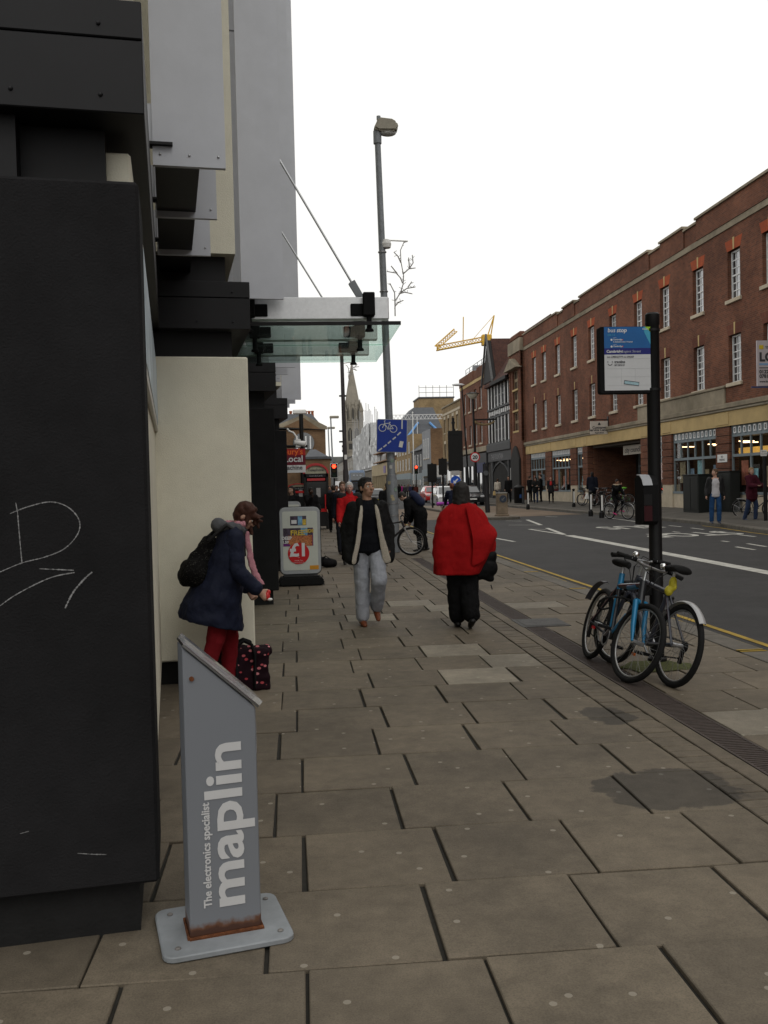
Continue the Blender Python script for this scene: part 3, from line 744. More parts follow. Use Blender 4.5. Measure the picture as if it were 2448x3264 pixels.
def shopfront(a, b, seed, lit=False):
    global RINGM
    rr = random.Random(seed); w = b-a; zs, zt, zf, zh = .97, 2.50, 3.28, 3.70
    if w > 2: bxp('stall_riser', sillm, cb, FX+.02,FX+.3,a,b,.0,.95); bxp('window_sill', frameb, cb, FX+.0,FX+.2,a,b,.95,1.05)
    else: bxp('stall_riser', sillm, cb, FX+.02,FX+.3,a,b,.0,.95); bxp('window_sill', frameb, cb, FX+.0,FX+.2,a,b,.95,1.05)
    g = MB(); g.box(FX+.06,FX+.14,a,a+.08,1.05,zh); g.box(FX+.06,FX+.14,b-.08,b,1.05,zh); g.box(FX+.04,FX+.16,a+.08,b-.08,zt-.05,zt+.06); g.box(FX+.04,FX+.14,a+.08,b-.08,zf-.03,zf+.05)
    nl = max(1,round(w/1.45)); nu = max(2,round(w/.72))
    for k in range(1,nl): y = a+w*k/nl; g.box(FX+.06,FX+.14,y-.05,y+.05,1.05,zt-.05)
    for k in range(1,nu): y = a+w*k/nu; g.box(FX+.06,FX+.13,y-.04,y+.04,zt+.06,zf-.03)
    fr_ = g.build('shop_window', frameb, cb, world=True)
    bxp('fretwork_board', frameb, fr_, FX+.08,FX+.11,a+.08,b-.08,zf+.05,zh)
    if RINGM is None:
        g = MB(); o_ = [(.09,-.13),(.09,.10),(.06,.13),(-.06,.13),(-.09,.10),(-.09,-.13)]
        i_ = [(x*.55,z*.62) for x,z in o_]; rings = [[(-.02,x,z) for x,z in o_],[(-.02,x,z) for x,z in i_],[(.02,x,z) for x,z in i_],[(.02,x,z) for x,z in o_]]
        n = 6; vs = [p for r in rings for p in r]; fs = []
        for i in range(4):
            for k in range(n): fs.append((i*n+k, i*n+(k+1)%n, ((i+1)%4)*n+(k+1)%n, ((i+1)%4)*n+k))
        g._a(vs,fs); g.cur = 1; g._a([(-.006,x,z) for x,z in i_], [tuple(range(6))]); RINGM = g.mesh('fretwork_ring', [framew, pdark])
    iv = WM(cb).inverted(); nr = max(2,round(w/.41))
    for k in range(nr):
        o = link('fretwork_ring', RINGM, fr_); o.location = (FX+.06-cb.location.x, a+.08+(w-.16)*(k+.5)/nr-cb.location.y, (zf+.05+zh)/2-cb.location.z)
    bxp('pane', thin, fr_, FX+.095,FX+.101,a+.05,b-.05,1.05,zf)
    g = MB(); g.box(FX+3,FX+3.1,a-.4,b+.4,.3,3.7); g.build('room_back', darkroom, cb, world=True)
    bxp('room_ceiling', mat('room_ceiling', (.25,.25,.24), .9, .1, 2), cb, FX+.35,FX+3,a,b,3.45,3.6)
    for k in range(max(1,int(w/.8))):
        y = a+.15+rr.uniform(0,.2)+.8*k; hh = rr.uniform(.6,1.1); ww = rr.uniform(.35,.6); z = rr.uniform(1.2,1.5)
        if y+ww < b: bxp('poster', mat('poster_%d' % rr.randint(0,5), postc[rr.randint(0,5)], .6, .6, 3.5), fr_, FX+.16,FX+.17,y,y+ww,z,z+hh)
    if lit:
        bxp('warm_glow_panel', warmp, cb, FX+2.6,FX+2.7,a+.4,b+.5,2.62,2.95)  # added glowing panel that warms the dark shop interior
for i, (a,b) in enumerate(OPEN):
    if i != 3: shopfront(a, b, i*3+1, lit=i in (1,5,6))
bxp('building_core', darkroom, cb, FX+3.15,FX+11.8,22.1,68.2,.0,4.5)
for k in range(26):
    y = 31.5+1.4*k
    if not 44 < y < 54: bxp('light_tube', tubem, cb, FX+1.1+(k%2)*.9,FX+1.8+(k%2)*.9,y,y+.07,3.12,3.16)
# entrance passage
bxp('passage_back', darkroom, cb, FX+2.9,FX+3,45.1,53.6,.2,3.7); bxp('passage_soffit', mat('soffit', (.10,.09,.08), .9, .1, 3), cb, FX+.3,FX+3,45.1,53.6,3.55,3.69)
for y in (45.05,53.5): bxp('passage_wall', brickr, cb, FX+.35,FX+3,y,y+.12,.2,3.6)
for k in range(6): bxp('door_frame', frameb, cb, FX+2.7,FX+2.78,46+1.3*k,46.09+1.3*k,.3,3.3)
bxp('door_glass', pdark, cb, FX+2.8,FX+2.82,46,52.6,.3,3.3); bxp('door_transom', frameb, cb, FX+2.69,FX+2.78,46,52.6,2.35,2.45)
sg = bxp('entrance_sign', mat('sign_silver', (.33,.30,.25), .5, .1, 3), cb, FX+.55,FX+.62,45.6,49.2,2.98,3.48)
text('sign_lettering', 'city council', .40, (FX+.546,48.95,3.1), (0,-1,0), (0,0,1), M['black'], cb, bold=.008, world=True, sx=1.25)
# hanging "Customer Service Centre" board
cs = thing('hanging_sign_board', 'white projecting board reading Customer Service Centre over the brick passage', 'sign', (FX,50.0,4.3))
p0, p1 = W(1881,1343,y=50), W(1938,1384,y=50)
g = MB(); g.box(p0.x,p1.x,49.97,50.03,p1.z,p0.z); g.build('board', mat('sign_offwhite', (.55,.50,.44), .6, .05, 5), cs, bev=.01, world=True)
g = MB(); g.box(p0.x-.0,FX,49.98,50.02,p0.z+.05,p0.z+.10); g.box(FX-.03,FX,49.9,50.1,p0.z-.3,p0.z+.25); g.box(p0.x+.2,p0.x+.23,49.98,50.02,p0.z,p0.z+.06); g.box(p1.x-.2,p1.x-.17,49.98,50.02,p0.z,p0.z+.06); g.build('bracket', M['black'], cs, world=True)
tm = mat('sign_ink', (.05,.05,.055), .6, 0)
cxs = (p0.x+p1.x)/2; hs = p0.z-p1.z
for s, fz, sz in (('Customer',.44,.19),('Service Centre',.25,.19),('Regent Street',.08,.09)):
    text('lettering', s, sz, (cxs,49.965,p1.z+hs*fz), (1,0,0), (0,0,1), tm, cs, bold=.006, align='CENTER', world=True)
g = MB(); g.prism([(cxs-.09,p1.z+hs*.70),(cxs+.09,p1.z+hs*.70),(cxs+.05,p1.z+hs*.82),(cxs,p1.z+hs*.93),(cxs-.05,p1.z+hs*.82)], 49.962, 49.97, 'y'); g.build('crest', tm, cs, world=True)
# estate banner at the right
bn = thing('estate_banner', 'pale board with big black lettering and phone numbers on the brick front', 'sign', (FX,32.5,6))
p0, p1 = W(2411,1086,y=31.2), W(2411,1231,y=31.2)
g = MB(); g.box(p0.x,p0.x+1.1,31.17,31.23,p1.z,p0.z); g.build('board', mat('banner_lilac', (.50,.46,.48), .6, .08, 3), bn, bev=.005, world=True)
g = MB(); g.box(p0.x-.2,FX+.0,31.18,31.22,p1.z-.06,p1.z-.01); g.box(p0.x+.7,FX,31.18,31.22,p0.z-.2,p0.z-.14); g.build('bracket', mat('blue_bracket', (.03,.06,.16), .5, .1, 5), bn, world=True)
hb = p0.z-p1.z
for s, f, sz, bo in (('LODGE',.55,.42,.02),('01223 50',.28,.17,.008),('07818 01',.18,.17,.008),('www.lo',.08,.10,.004)):
    text('lettering', s, sz, (p0.x+.08,31.165,p1.z+hb*f), (1,0,0), (0,0,1), tm, bn, bold=bo, world=True)
g = MB(); g.box(p0.x+.08,p0.x+.24,31.163,31.17,p1.z+hb*.81,p1.z+hb*.90); g.build('yellow_badge', mat('badge_yellow', (.6,.45,.03), .6, 0), bn, bev=.005, world=True)
text('lettering', 'YELLOW', .13, (p0.x+.30,31.165,p1.z+hb*.82), (1,0,0), (0,0,1), tm, bn, bold=.003, world=True)
g = MB(); g.box(p0.x+.08,p0.x+1.0,31.163,31.17,p1.z+hb*.46,p1.z+hb*.50); g.build('blue_stripe', mat('banner_blue', (.18,.34,.55), .6, 0), bn, world=True)
g = MB(); g.box(p0.x+.08,p0.x+1.0,31.163,31.17,p1.z+hb*.39,p1.z+hb*.41); g.build('dark_stripe', tm, bn, world=True)
# small plates on the piers
def plate(label, p, w, h, s):
    o = thing('wall_plate', label, 'sign', p)
    g = MB(); g.box(-.02,0,-w/2,w/2,-h/2,h/2); g.build('plate', M['white'], o, bev=.004)
    for k, t in enumerate(s): text('lettering', t, h*.36, (-.022,0,h*(.08-.38*k)), (0,-1,0), (0,0,1), tm, o, bold=.002, align='CENTER')
plate('small white no parking plate on the brick pier beside the shop window', W(2303,1461,x=FX-.05), .85, .32, ['NO', 'PARKING'])
# ---- narrow stone-dressed bay
nb = thing('narrow_brick_bay', 'narrow brick bay with stone mullioned windows and arched doorway beside the timbered pub', 'building', (FX,70.2,.3))
A_, B_ = 68.42, 72.15
g = MB(); wall_with(g, FX-.25, FX+.3, A_, B_, .2, 12.0, [(69.5,71.1,5.6,10.2),(69.3,71.4,.3,3.6)]); g.box(FX+.3,FX+8,A_,B_,.2,11.9); g.build('wall', brickr, nb, world=True)
for s in (-.0,): pass
for k in range(24):
    z = 4.8+.3*k
    if z < 11.6:
        for y in (A_,B_-.42): bxp('quoin', brickr, nb, FX-.31,FX-.1,y,y+.42,z,z+.25)
for z0 in (5.6,7.2,8.8):
    sash(nb, FX-.12, 69.5, 71.1, z0, z0+1.42, 2, 2, mat('stone_mullion', (.26,.20,.125), .85, .15, 4, dirt=.25), pdark, bar=.14)
    bxp('stone_transom', ochre, nb, FX-.29,FX,69.4,71.2,z0-.14,z0)
g = MB(); g.prism([(A_-.15,10.3),(B_+.15,10.3),((A_+B_)/2,11.15)], FX-.7, FX-.2, 'x'); g.build('pediment', stone2, nb, world=True)
bxp('parapet', stone2, nb, FX-.35,FX+.3,A_-.05,B_+.05,11.55,12.5); bxp('parapet_block', brickr, nb, FX-.3,FX+.3,A_+.3,B_-.3,12.5,13.05, bev=.15)
g = MB(); g.prism([(A_+.5,.25),(B_-.5,.25),(B_-.5,3.4),(70.3+.9,3.9),(70.3+.45,4.3),(70.3,4.45),(70.3-.45,4.3),(70.3-.9,3.9),(A_+.5,3.4)], FX-.42, FX-.26, 'x'); g.build('door_surround', mat('black_stone', (.02,.019,.018), .8, .2, 4), nb, bev=.03, world=True)
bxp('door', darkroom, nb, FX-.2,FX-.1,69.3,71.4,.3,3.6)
# ---- timber framed pub
pub = thing('timbered_pub', 'black and white timber framed pub with steep tiled roof and dark arched front', 'building', (FX,76.8,.3))
pa, pb = 72.2, 81.5
blackt = mat('tarred_timber', (.014,.013,.013), .7, .25, 6); whitep = mat('limewash_panel', (.78,.78,.78), .8, .08, 4, dirt=.15); greyf = mat('pub_grey_front', (.045,.047,.05), .6, .15, 4)
bxp('wall', blackt, pub, FX,FX+7,pa,pb,.2,10.1)
for (z0,z1) in ((5.05,7.25),(8.05,10.05)):
    n = 7
    for k in range(n+1):
        y = pa+.25+(pb-pa-.5)*k/n
        g = MB(); g.box(FX-.06,FX,y-.10,y+.10,z0,z1); g.build('white_panel', whitep, pub, world=True)
        if k < n:
            c = y+(pb-pa-.5)/n/2
            if k in (2,3,4): sash(pub, FX-.04, c-.42, c+.42, z0+.2, z1-.15, 3, 2, mat('lead_frame', (.10,.10,.105), .5, .1, 5), pdark, bar=.05)
            else: bxp('timber_post', blackt, pub, FX-.10,FX,c-.16,c+.16,z0,z1)
for z0, z1, pr in ((7.92,8.08,.14),(7.22,7.36,.12),(4.95,5.1,.16)): bxp('timber_rail', greyf, pub, FX-pr,FX,pa,pb,z0,z1)
rr = random.Random(5)
for k in range(13):
    y = pa+.35+.70*k
    g = MB()
    if k % 3 == 0: g.box(FX-.07,FX,y-.10,y+.10,7.42,7.88)
    else: g.prism([(y+.19*math.cos(a)*(1 if j%2 else .6), 7.65+.24*math.sin(a)*(1 if j%2 else .6)) for j, a in enumerate([2*math.pi*j/8 for j in range(8)])], FX-.07, FX, 'x')
    g.build('white_quatrefoil', whitep, pub, world=True)
bxp('shop_sign', greyf, pub, FX-.18,FX,pa+.2,pb-.3,3.45,4.3, bev=.02); bxp('sign_cornice', greyf, pub, FX-.3,FX,pa+.1,pb-.2,4.3,4.95, bev=.03)
text('sign_lettering', 'THE FOUNTAIN', .62, (FX-.19,79.9,3.64), (0,-1,0), (0,0,1), mat('sign_letter_grey', (.16,.16,.17), .5, 0), pub, bold=.015, world=True, sx=1.05)
g = MB(); arch = [(73.6,.3),(79.4,.3),(79.4,2.5),(78.3,3.0),(76.5,3.35),(74.7,3.0),(73.6,2.5)]
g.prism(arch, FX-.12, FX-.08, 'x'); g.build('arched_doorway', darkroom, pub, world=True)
for (a,b) in ((73.3,73.6),(79.4,79.75)): bxp('door_post', greyf, pub, FX-.2,FX,a,b,.3,3.45)
for i_, (a,b) in enumerate(zip(arch[2:6],arch[3:7])):
    g = MB(); g.hexa([(FX-.2,a[0],a[1]),(FX-.2,b[0],b[1]),(FX-.08,b[0],b[1]),(FX-.08,a[0],a[1]),(FX-.2,a[0],a[1]+.12),(FX-.2,b[0],b[1]+.12),(FX-.08,b[0],b[1]+.12),(FX-.08,a[0],a[1]+.12)]); g.build('arch_moulding', greyf, pub, world=True)
for y in (73.05,80.0): bxp('notice_board', M['white'], pub, FX-.06,FX-.02,y,y+.3,1.6,2.8)
g = MB(); g.prism([(FX-.45,9.95),(FX-.45,10.15),(FX+3.2,14.95),(FX+6.9,10.15),(FX+6.9,9.95)], pa, pb-.4, 'y'); g.build('roof', tilem, pub, world=True)
g = MB(); g.prism([(78.0,10.4),(82.0,10.4),(80.0,14.1)], FX-.35, FX+.0, 'x'); ga = g.build('gable', blackt, pub, world=True)
g = MB(); g.prism([(77.9,10.35),(82.1,10.35),(80.0,14.25)], FX+.0, FX+3.1, 'x'); g.build('gable_roof', tilem, pub, world=True)
for (a,b) in (((77.75,10.2),(80.0,14.35)),((82.25,10.2),(80.0,14.35))):
    g = MB(); g.hexa([(FX-.5,a[0],a[1]),(FX-.5,b[0],b[1]),(FX-.34,b[0],b[1]),(FX-.34,a[0],a[1]),(FX-.5,a[0],a[1]+.3),(FX-.5,b[0],b[1]+.3),(FX-.34,b[0],b[1]+.3),(FX-.34,a[0],a[1]+.3)]); g.build('bargeboard', mat('grey_timber', (.10,.10,.10), .7, .2, 6), ga, world=True)
bxp('gutter', blackt, pub, FX-.6,FX-.3,pa,78.0,9.9,10.15)
hg = thing('pub_hanging_sign', 'gilded scroll sign hanging from a dark canopy on the timbered pub', 'sign', (FX,78,6.7))
g = MB(); g.box(FX-2.0,FX-.1,77.8,78.3,7.0,7.1); g.build('canopy_board', blackt, hg, world=True)
g = MB(); g.tube([(FX-1.9,78,6.85),(FX-1.7,78,6.72),(FX-1.3,78,6.62),(FX-.9,78,6.62),(FX-.5,78,6.72),(FX-.25,78,6.9)], .09, 8); g.ball((FX-1.9,78,6.85), .14); g.build('scroll', mat('tarnished_gilt', (.30,.22,.11), .5, .2, 8, metal=.3), hg, smooth=60, world=True)
# ---- brick block beyond the pub
b3 = thing('brick_block_beyond_pub', 'red brick three-storey block with four sash columns beyond the timbered pub', 'building', (FX,88.8,.3))
W3 = [92.85,90.1,87.4,84.9]; holes = [(y-.55,y+.55,*Z2) for y in W3]+[(y-.55,y+.55,*Z3) for y in W3]
g = MB(); wall_with(g, FX, FX+.35, 82.0, 95.4, 4.5, 12.0, holes); g.box(FX+.35,FX+10,82.0,95.4,4.5,11.9); g.build('wall', brickr, b3, world=True)
for y in W3:
    for z0, z1 in (Z2,Z3):
        sash(b3, FX+.15, y-.53, y+.53, z0+.02, z1-.02, 3, 6, framew, pdark); lintel(b3, FX, y-.5, y+.5, z1, key=False, m=brickr)
        bxp('sill', sillm, b3, FX-.09,FX+.15,y-.65,y+.65,z0-.13,z0+.015)
bxp('stone_band', ochre, b3, FX-.05,FX+.2,82,95.4,11.2,11.5)
for a, b, z in ((82,86.1,12.45),(86.1,88,12.3),(88,90.3,12.45),(90.3,95.4,12.42)): bxp('parapet', brickr, b3, FX-.04-(.05 if z > 12.4 else 0),FX+.4,a,b,11.5,z)
bxp('cornice', stone2, b3, FX-.2,FX+.2,82,95.4,4.5,5.0, bev=.05)
bxp('shop_fascia', greyf, b3, FX-.1,FX+.2,82.4,95.2,3.3,4.4); bxp('shop_glass', pdark, b3, FX+.05,FX+.1,82.4,95.2,.4,3.3)
for k in range(7): bxp('shop_post', greyf, b3, FX-.05,FX+.1,82.4+2.1*k,82.6+2.1*k,.3,3.3)
bxp('blue_awning_board', mat('navy_board', (.02,.03,.09), .5, .1, 3), b3, FX-.2,FX,83,86.8,2.6,3.5)
g = MB()
for k in range(6): g.tube([(FX+.2,83+2.0*k,12.4),(FX+.2,83+2.0*k,13.1)], .03, 6)
g.tube([(FX+.2,83,13.1),(FX+.2,93,13.1)], .03, 6); g.tube([(FX+.2,83,12.75),(FX+.2,93,12.75)], .025, 6); g.build('roof_railing', M['galv'], b3, world=True)
bxp('rooftop_unit', M['galv'], b3, FX+.6,FX+1.6,90.6,91.6,12.3,13.3)
# ---- yellow stock brick building
yb = thing('yellow_brick_building', 'yellow stock brick building with pale flat lintels past the brick block', 'building', (FX,101.4,.3))
WYB = [105.6,103.0,100.1,97.5]; holes = [(y-.5,y+.5,7.45,9.0) for y in WYB]+[(y-.5,y+.5,4.4,6.2) for y in WYB]
g = MB(); wall_with(g, FX, FX+.35, 95.5, 107.3, 4.0, 10.35, holes); g.box(FX+.35,FX+9,95.5,107.3,4.0,10.3); g.build('wall', bricky, yb, world=True)
for y in WYB:
    for z0, z1 in ((7.45,9.0),(4.4,6.2)):
        sash(yb, FX+.15, y-.48, y+.48, z0, z1, 2, 4, framew, pdark); bxp('lintel', sillm, yb, FX-.02,FX+.2,y-.6,y+.6,z1,z1+.36); bxp('sill', sillm, yb, FX-.06,FX+.2,y-.6,y+.6,z0-.12,z0)
bxp('stone_band', sillm, yb, FX-.04,FX+.2,95.5,107.3,9.45,9.7); bxp('coping', stone2, yb, FX-.1,FX+.4,95.5,107.3,10.35,10.5)
bxp('shop_front', mat('cream_shopfront', (.34,.30,.25), .6, .15, 3), yb, FX-.1,FX+.4,95.5,107.3,.2,3.9)
bxp('shop_cornice', slate, yb, FX-.5,FX+.2,95.5,107.3,3.9,4.1)
for k in range(4): bxp('shop_glass', pdark, yb, FX-.12,FX-.1,96.1+2.8*k,98.2+2.8*k,.9,3.2)
bxp('chimney', brickd, yb, FX+4.5,FX+6,95.6,96.6,10.3,12.8)
# ---- low white shop, then brick-flanked grey house, dark gabled house, yellow terrace, tan arcade
def simple(name, label, x0, x1, a, b, top, wallm, wins=(), wm=None, fm=None, shop_top=None, shopm=None, roof=None, flank=None):
    o = thing(name, label, 'building', (x0,(a+b)/2,.3))
    g = MB(); g.box(x0,x1,a,b,.2,top); g.build('wall', wallm, o, world=True)
    if flank: bxp('flank_wall', flank, o, x0+.02,x1-.02,a-.12,a-.002,.2,top+.05)
    for (y,z0,z1,w) in wins:
        sash(o, x0-.05, y-w/2, y+w/2, z0, z1, 2, 3, fm or framew, wm or pdark); bxp('sill', sillm, o, x0-.1,x0,y-w/2-.1,y+w/2+.1,z0-.1,z0)
    if shop_top: bxp('shop_front', shopm or frameb, o, x0-.15,x0-.01,a+.3,b-.3,.25,shop_top); bxp('shop_glass', pdark, o, x0-.2,x0-.15,a+.8,b-.8,.9,shop_top-.9)
    if roof:
        g = MB(); m_ = (x0+x1)/2; g.prism([(x0-.25,top-.05),(x0-.25,top+.05),(m_,top+roof),(x1+.25,top+.05),(x1+.25,top-.05)], a, b, 'y'); g.build('roof', slate, o, world=True)
    return o
simple('white_shop', 'low white shop with slatted front before the brick flank wall', FX, FX+7, 107.4, 116.8, 3.9, mat('white_render', (.50,.49,.47), .8, .08, 2, dirt=.15), shop_top=3.4, shopm=mat('white_shutters', (.5,.49,.47), .7, .05, 3))
simple('grey_house', 'grey rendered house with three narrow windows and a brown brick flank', FX, FX+6, 117, 124.8, 8.7, mat('grey_render', (.26,.27,.29), .85, .08, 2, dirt=.2), [(y,5.0,7.6,1.0) for y in (119,121,123)], shop_top=3.6, flank=brickd)
simple('slate_gabled_house', 'dark painted gabled house between grey house and yellow terrace', FX+.1, FX+7, 125, 137, 6.4, mat('charcoal_paint', (.06,.06,.065), .8, .15, 2), [(y,4.2,5.8,1.0) for y in (127,130,133)], shop_top=3.2, roof=2.6)
simple('yellow_terrace', 'yellow brick terrace with small sash windows before the tan arcade', FX+.1, FX+9, 137.2, 157.5, 9.2, bricky, [(y,z,z+1.7,1.0) for y in (140,144,148,152,155.5) for z in (3.9,6.4)], shop_top=3.4)
o = thing('tan_arcade_shop', 'tan rendered shop with long plain fascia over square columns', 'building', (FX+.6,190,.3))
tan = mat('tan_render', (.36,.29,.18), .85, .1, 1.2, dirt=.15)
bxp('fascia', tan, o, FX+.6,FX+5,158,215,3.7,6.1); bxp('recessed_front', darkroom, o, FX+2.2,FX+5,158,215,.2,3.7)
for k in range(14): bxp('column', tan, o, FX+.65,FX+1.3,158.2+4.3*k,159+4.3*k,.25,3.7)
bxp('purple_sign', mat('purple_sign', (.10,.05,.20), .5, .1, 2), o, FX+.52,FX+.6,182,186,4.1,5.5); bxp('white_sign', M['white'], o, FX+.52,FX+.6,160,164,6.9,8.2)
bxp('upper_storey', brickd, o, FX+2.5,FX+5,160,214,6.1,8.6)
# scaffolded building in white sheeting
o = thing('sheeted_scaffold', 'tall scaffold wrapped in white plastic sheeting above the tan arcade', 'scaffold', (FX+1,240,.3))
sheet = mat('white_sheeting', (.62,.63,.64), .5, .12, .6, bump=.6, bscale=1.4, dirt=.2)
for (a,b,z) in ((200,224,12.5),(224,250,17.0),(250,290,16.0)):
    nx = 12; g = MB(); rr = random.Random(int(a))
    rings = [[(FX+1+rr.uniform(-.2,.2), a+(b-a)*k/nx, zz) for k in range(nx+1)] for zz in [6+(z-6)*j/8 for j in range(9)]]
    g.loft(rings, close=False); g.box(FX+1.3,FX+3.6,a,b,5.5,z-.1); g.build('sheeting', sheet, o, world=True)
pole = mat('scaffold_pole', (.30,.30,.30), .5, .2, 3, metal=.5)
g = MB()
for k in range(26):
    y = 200+3.5*k; g.tube([(FX+.9,y,5.5),(FX+.9,y,14.5+5.5*random.random()+(3 if y > 224 else 0))], .07, 5)
for z in (7,9,11): g.tube([(FX+.88,158,z-1),(FX+.88,222,z)], .06, 5)
pg = g.build('scaffold_poles', pole, o, world=True); pg['kind'] = 'stuff'
for z in (6.4,8.3): bxp('scaffold_deck', mat('deck_board', (.22,.13,.07), .8, .2, 3), o, FX+.2,FX+1.8,168,205,z,z+.2)
bxp('scaffold_sign', M['white'], o, FX+.6,FX+.68,168,172,7.4,8.8)
simple('pale_street_block', 'distant pale block continuing the street beyond the scaffold', FX+1, FX+12, 290, 400, 11, mat('far_pale', (.30,.28,.25), .9, .2, .5, dirt=.3), [(y,z,z+2,1.4) for y in range(295,400,9) for z in (4,7.5)], roof=3)
# big slate roofs and yellow block behind the frontage
HY = 222.
hq = lambda px, py, y=HY: W(px,py,y=y)
e0, e1, r0_, r1_ = hq(1236,1404), hq(1425,1404), hq(1335,1288), hq(1400,1288)
o = thing('slate_roofed_hall', 'large building with grey hipped slate roofs and white roof gantry behind the frontage', 'building', ((e0.x+e1.x)/2,HY+12,0))
bxp('wall', bricky, o, e0.x+.6,e1.x-.6,HY+.8,HY+28,.2,e0.z)
g = MB(); g.hexa([(e0.x,HY,e0.z),(e1.x,HY,e0.z),(e1.x,HY+30,e0.z),(e0.x,HY+30,e0.z),(r0_.x,HY+10,r0_.z),(r1_.x,HY+10,r0_.z),(r1_.x,HY+20,r0_.z),(r0_.x,HY+20,r0_.z)]); g.build('roof', slate, o, world=True)
l0, l1, l2, l3 = hq(1296,1400,HY-6), hq(1418,1400,HY-6), hq(1338,1348,HY-6), hq(1375,1348,HY-6)
g = MB(); g.hexa([(l0.x,HY-6,l0.z),(l1.x,HY-6,l0.z),(l1.x,HY-.1,l0.z),(l0.x,HY-.1,l0.z),(l2.x,HY-3,l2.z),(l3.x,HY-3,l2.z),(l3.x,HY-.5,l2.z),(l2.x,HY-.5,l2.z)]); g.build('lower_roof', slate, o, world=True); bxp('lower_wall', bricky, o, l0.x+.3,l1.x-.3,HY-5.6,HY-.2,.2,l0.z)
g = MB(); zt, zb = hq(1330,1322,HY-8).z, hq(1330,1336,HY-8).z; xa, xb = hq(1238,1330,HY-8).x, hq(1420,1330,HY-8).x
for z in (zb,zt): g.tube([(xa,HY-8,z),(xb,HY-8,z)], .07, 5)
nn_ = 30
for k in range(nn_): x = xa+(xb-xa)*k/nn_; g.tube([(x,HY-8,zb if k%2 else zt),(x+(xb-xa)/nn_,HY-8,zt if k%2 else zb)], .05, 4)
for x in (xa,(xa+xb)/2,xb): g.tube([(x,HY-8,0),(x,HY-8,zt)], .08, 5)
g.build('gantry', mat('white_steel', (.6,.6,.6), .5, .05, 3), o, world=True)
for (a,b) in (((l0.x,HY-6.1,l0.z+.25),(l2.x,HY-3.1,l2.z+.25)),((l1.x,HY-6.1,l0.z+.25),(l3.x,HY-3.1,l2.z+.25))):
    g = MB(); g.tube([a,b], .28, 6); g.build('blue_flashing', mat('blue_membrane', (.12,.28,.55), .5, .1, 1), o, world=True)
BY = 256.; k0, k1 = hq(1336,1270,BY), hq(1446,1270,BY)
o = thing('yellow_brick_tower_block', 'plain yellow brick block with scaffold rails rising behind the slate roofs', 'building', ((k0.x+k1.x)/2,BY+6,0))
bxp('wall', bricky, o, k0.x,k1.x,BY,BY+12,.2,k0.z); bxp('coping', slate, o, k0.x-.2,k1.x+.2,BY-.2,BY+12.2,k0.z,k0.z+.4)
g = MB()
for k in range(6): x = k0.x+(k1.x-k0.x)*k/5; g.tube([(x,BY,k0.z+.4),(x,BY,k0.z+3.6)], .08, 5)
for z in (1.6,3.0): g.tube([(k0.x,BY,k0.z+z),(k1.x,BY,k0.z+z)], .07, 5)
g.build('guard_rail', pole, o, world=True)
fp = thing('flagpole', 'tall white flagpole standing in front of the slate roofs', 'pole', (16.6,128,.3))
g = MB(); g.tube([(0,0,0),(0,0,5),(0,0,11.3)], [.09,.08,.05], 8); g.build('shaft', M['white'], fp, smooth=60); g = MB(); g.ball((0,0,11.35), .11); g.build('finial', M['white'], fp, smooth=180)
# ---- tower crane
cr_ = thing('tower_crane', 'yellow tower crane with folded lattice jib above the rooftops', 'crane', (55.5,260,0))
cy = mat('crane_yellow', (.60,.36,.04), .5, .12, .5)
def lattice(g, a, b, w, n, r=.16):
    a, b = Vector(a), Vector(b); d = (b-a).normalized(); up = Vector((0,0,1)) if abs(d.z) < .9 else Vector((1,0,0)); s = d.cross(up).normalized()*w/2; u = s.cross(d).normalized()*w*.8
    L = [lambda t, o=o: a.lerp(b,t)+o for o in (s,-s,u)]
    for f in L: g.tube([f(0),f(1)], r, 5)
    for k in range(n):
        t0, t1 = k/n, (k+1)/n
        for i in range(3): g.tube([L[i](t0),L[(i+1)%3](t1)], r*.6, 4)
g = MB(); lattice(g, (55.5,260,0), (55.5,260,39.5), 2.2, 22); g.build('mast', mat('mast_grey', (.5,.47,.4), .6, .1, .5), cr_, world=True)
q = lambda px, py: W(px,py,y=260)
g = MB(); lattice(g, q(1560,1085), q(1392,1117), 1.6, 18); g.build('jib', cy, cr_, world=True)
g = MB(); lattice(g, q(1394,1113), q(1456,1058), 1.4, 9); g.build('folded_jib', cy, cr_, world=True)
g = MB(); g.tube([q(1548,1090),q(1575,1005)], .18, 5); g.tube([q(1562,1085),q(1575,1005)], .18, 5); g.tube([q(1500,1090),q(1575,1005)], .07, 4); g.tube([q(1476,1095),q(1477,1010)], .14, 4); g.build('tie_frame', cy, cr_, world=True)
p = q(1553,1085); g = MB(); g.box(p.x-1.6,p.x+1.2,259,261,p.z-1.5,p.z+1.6); g.build('cab', cy, cr_, bev=.2, world=True)
# ---- church with tall spire
ch = thing('church', 'stone church tower with tall octagonal spire closing the street', 'church', (31,485,0))
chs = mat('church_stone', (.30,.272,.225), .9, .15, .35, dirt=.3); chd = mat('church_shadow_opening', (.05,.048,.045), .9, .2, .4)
cxx, cyy, hw = 31.2, 485., 4.3
bxp('tower', chs, ch, cxx-hw,cxx+hw,cyy-hw,cyy+hw,0,34.5)
for sx in (-1,1):
    for sy in (-1,1):
        g = MB(); x, y = cxx+sx*hw, cyy+sy*hw
        g.box(x-.9,x+.9,y-.9,y+.9,0,35.5); g.lathe([(1.2,0),(1.0,4.5),(1.25,5),(.05,9.5)], 8, (x,y,35.5)); g.build('pinnacle', chs, ch, world=True)
for z in (19.5,24.2,33.4,34.6): bxp('string_course', chs, ch, cxx-hw-.35,cxx+hw+.35,cyy-hw-.35,cyy+hw+.35,z,z+.5)
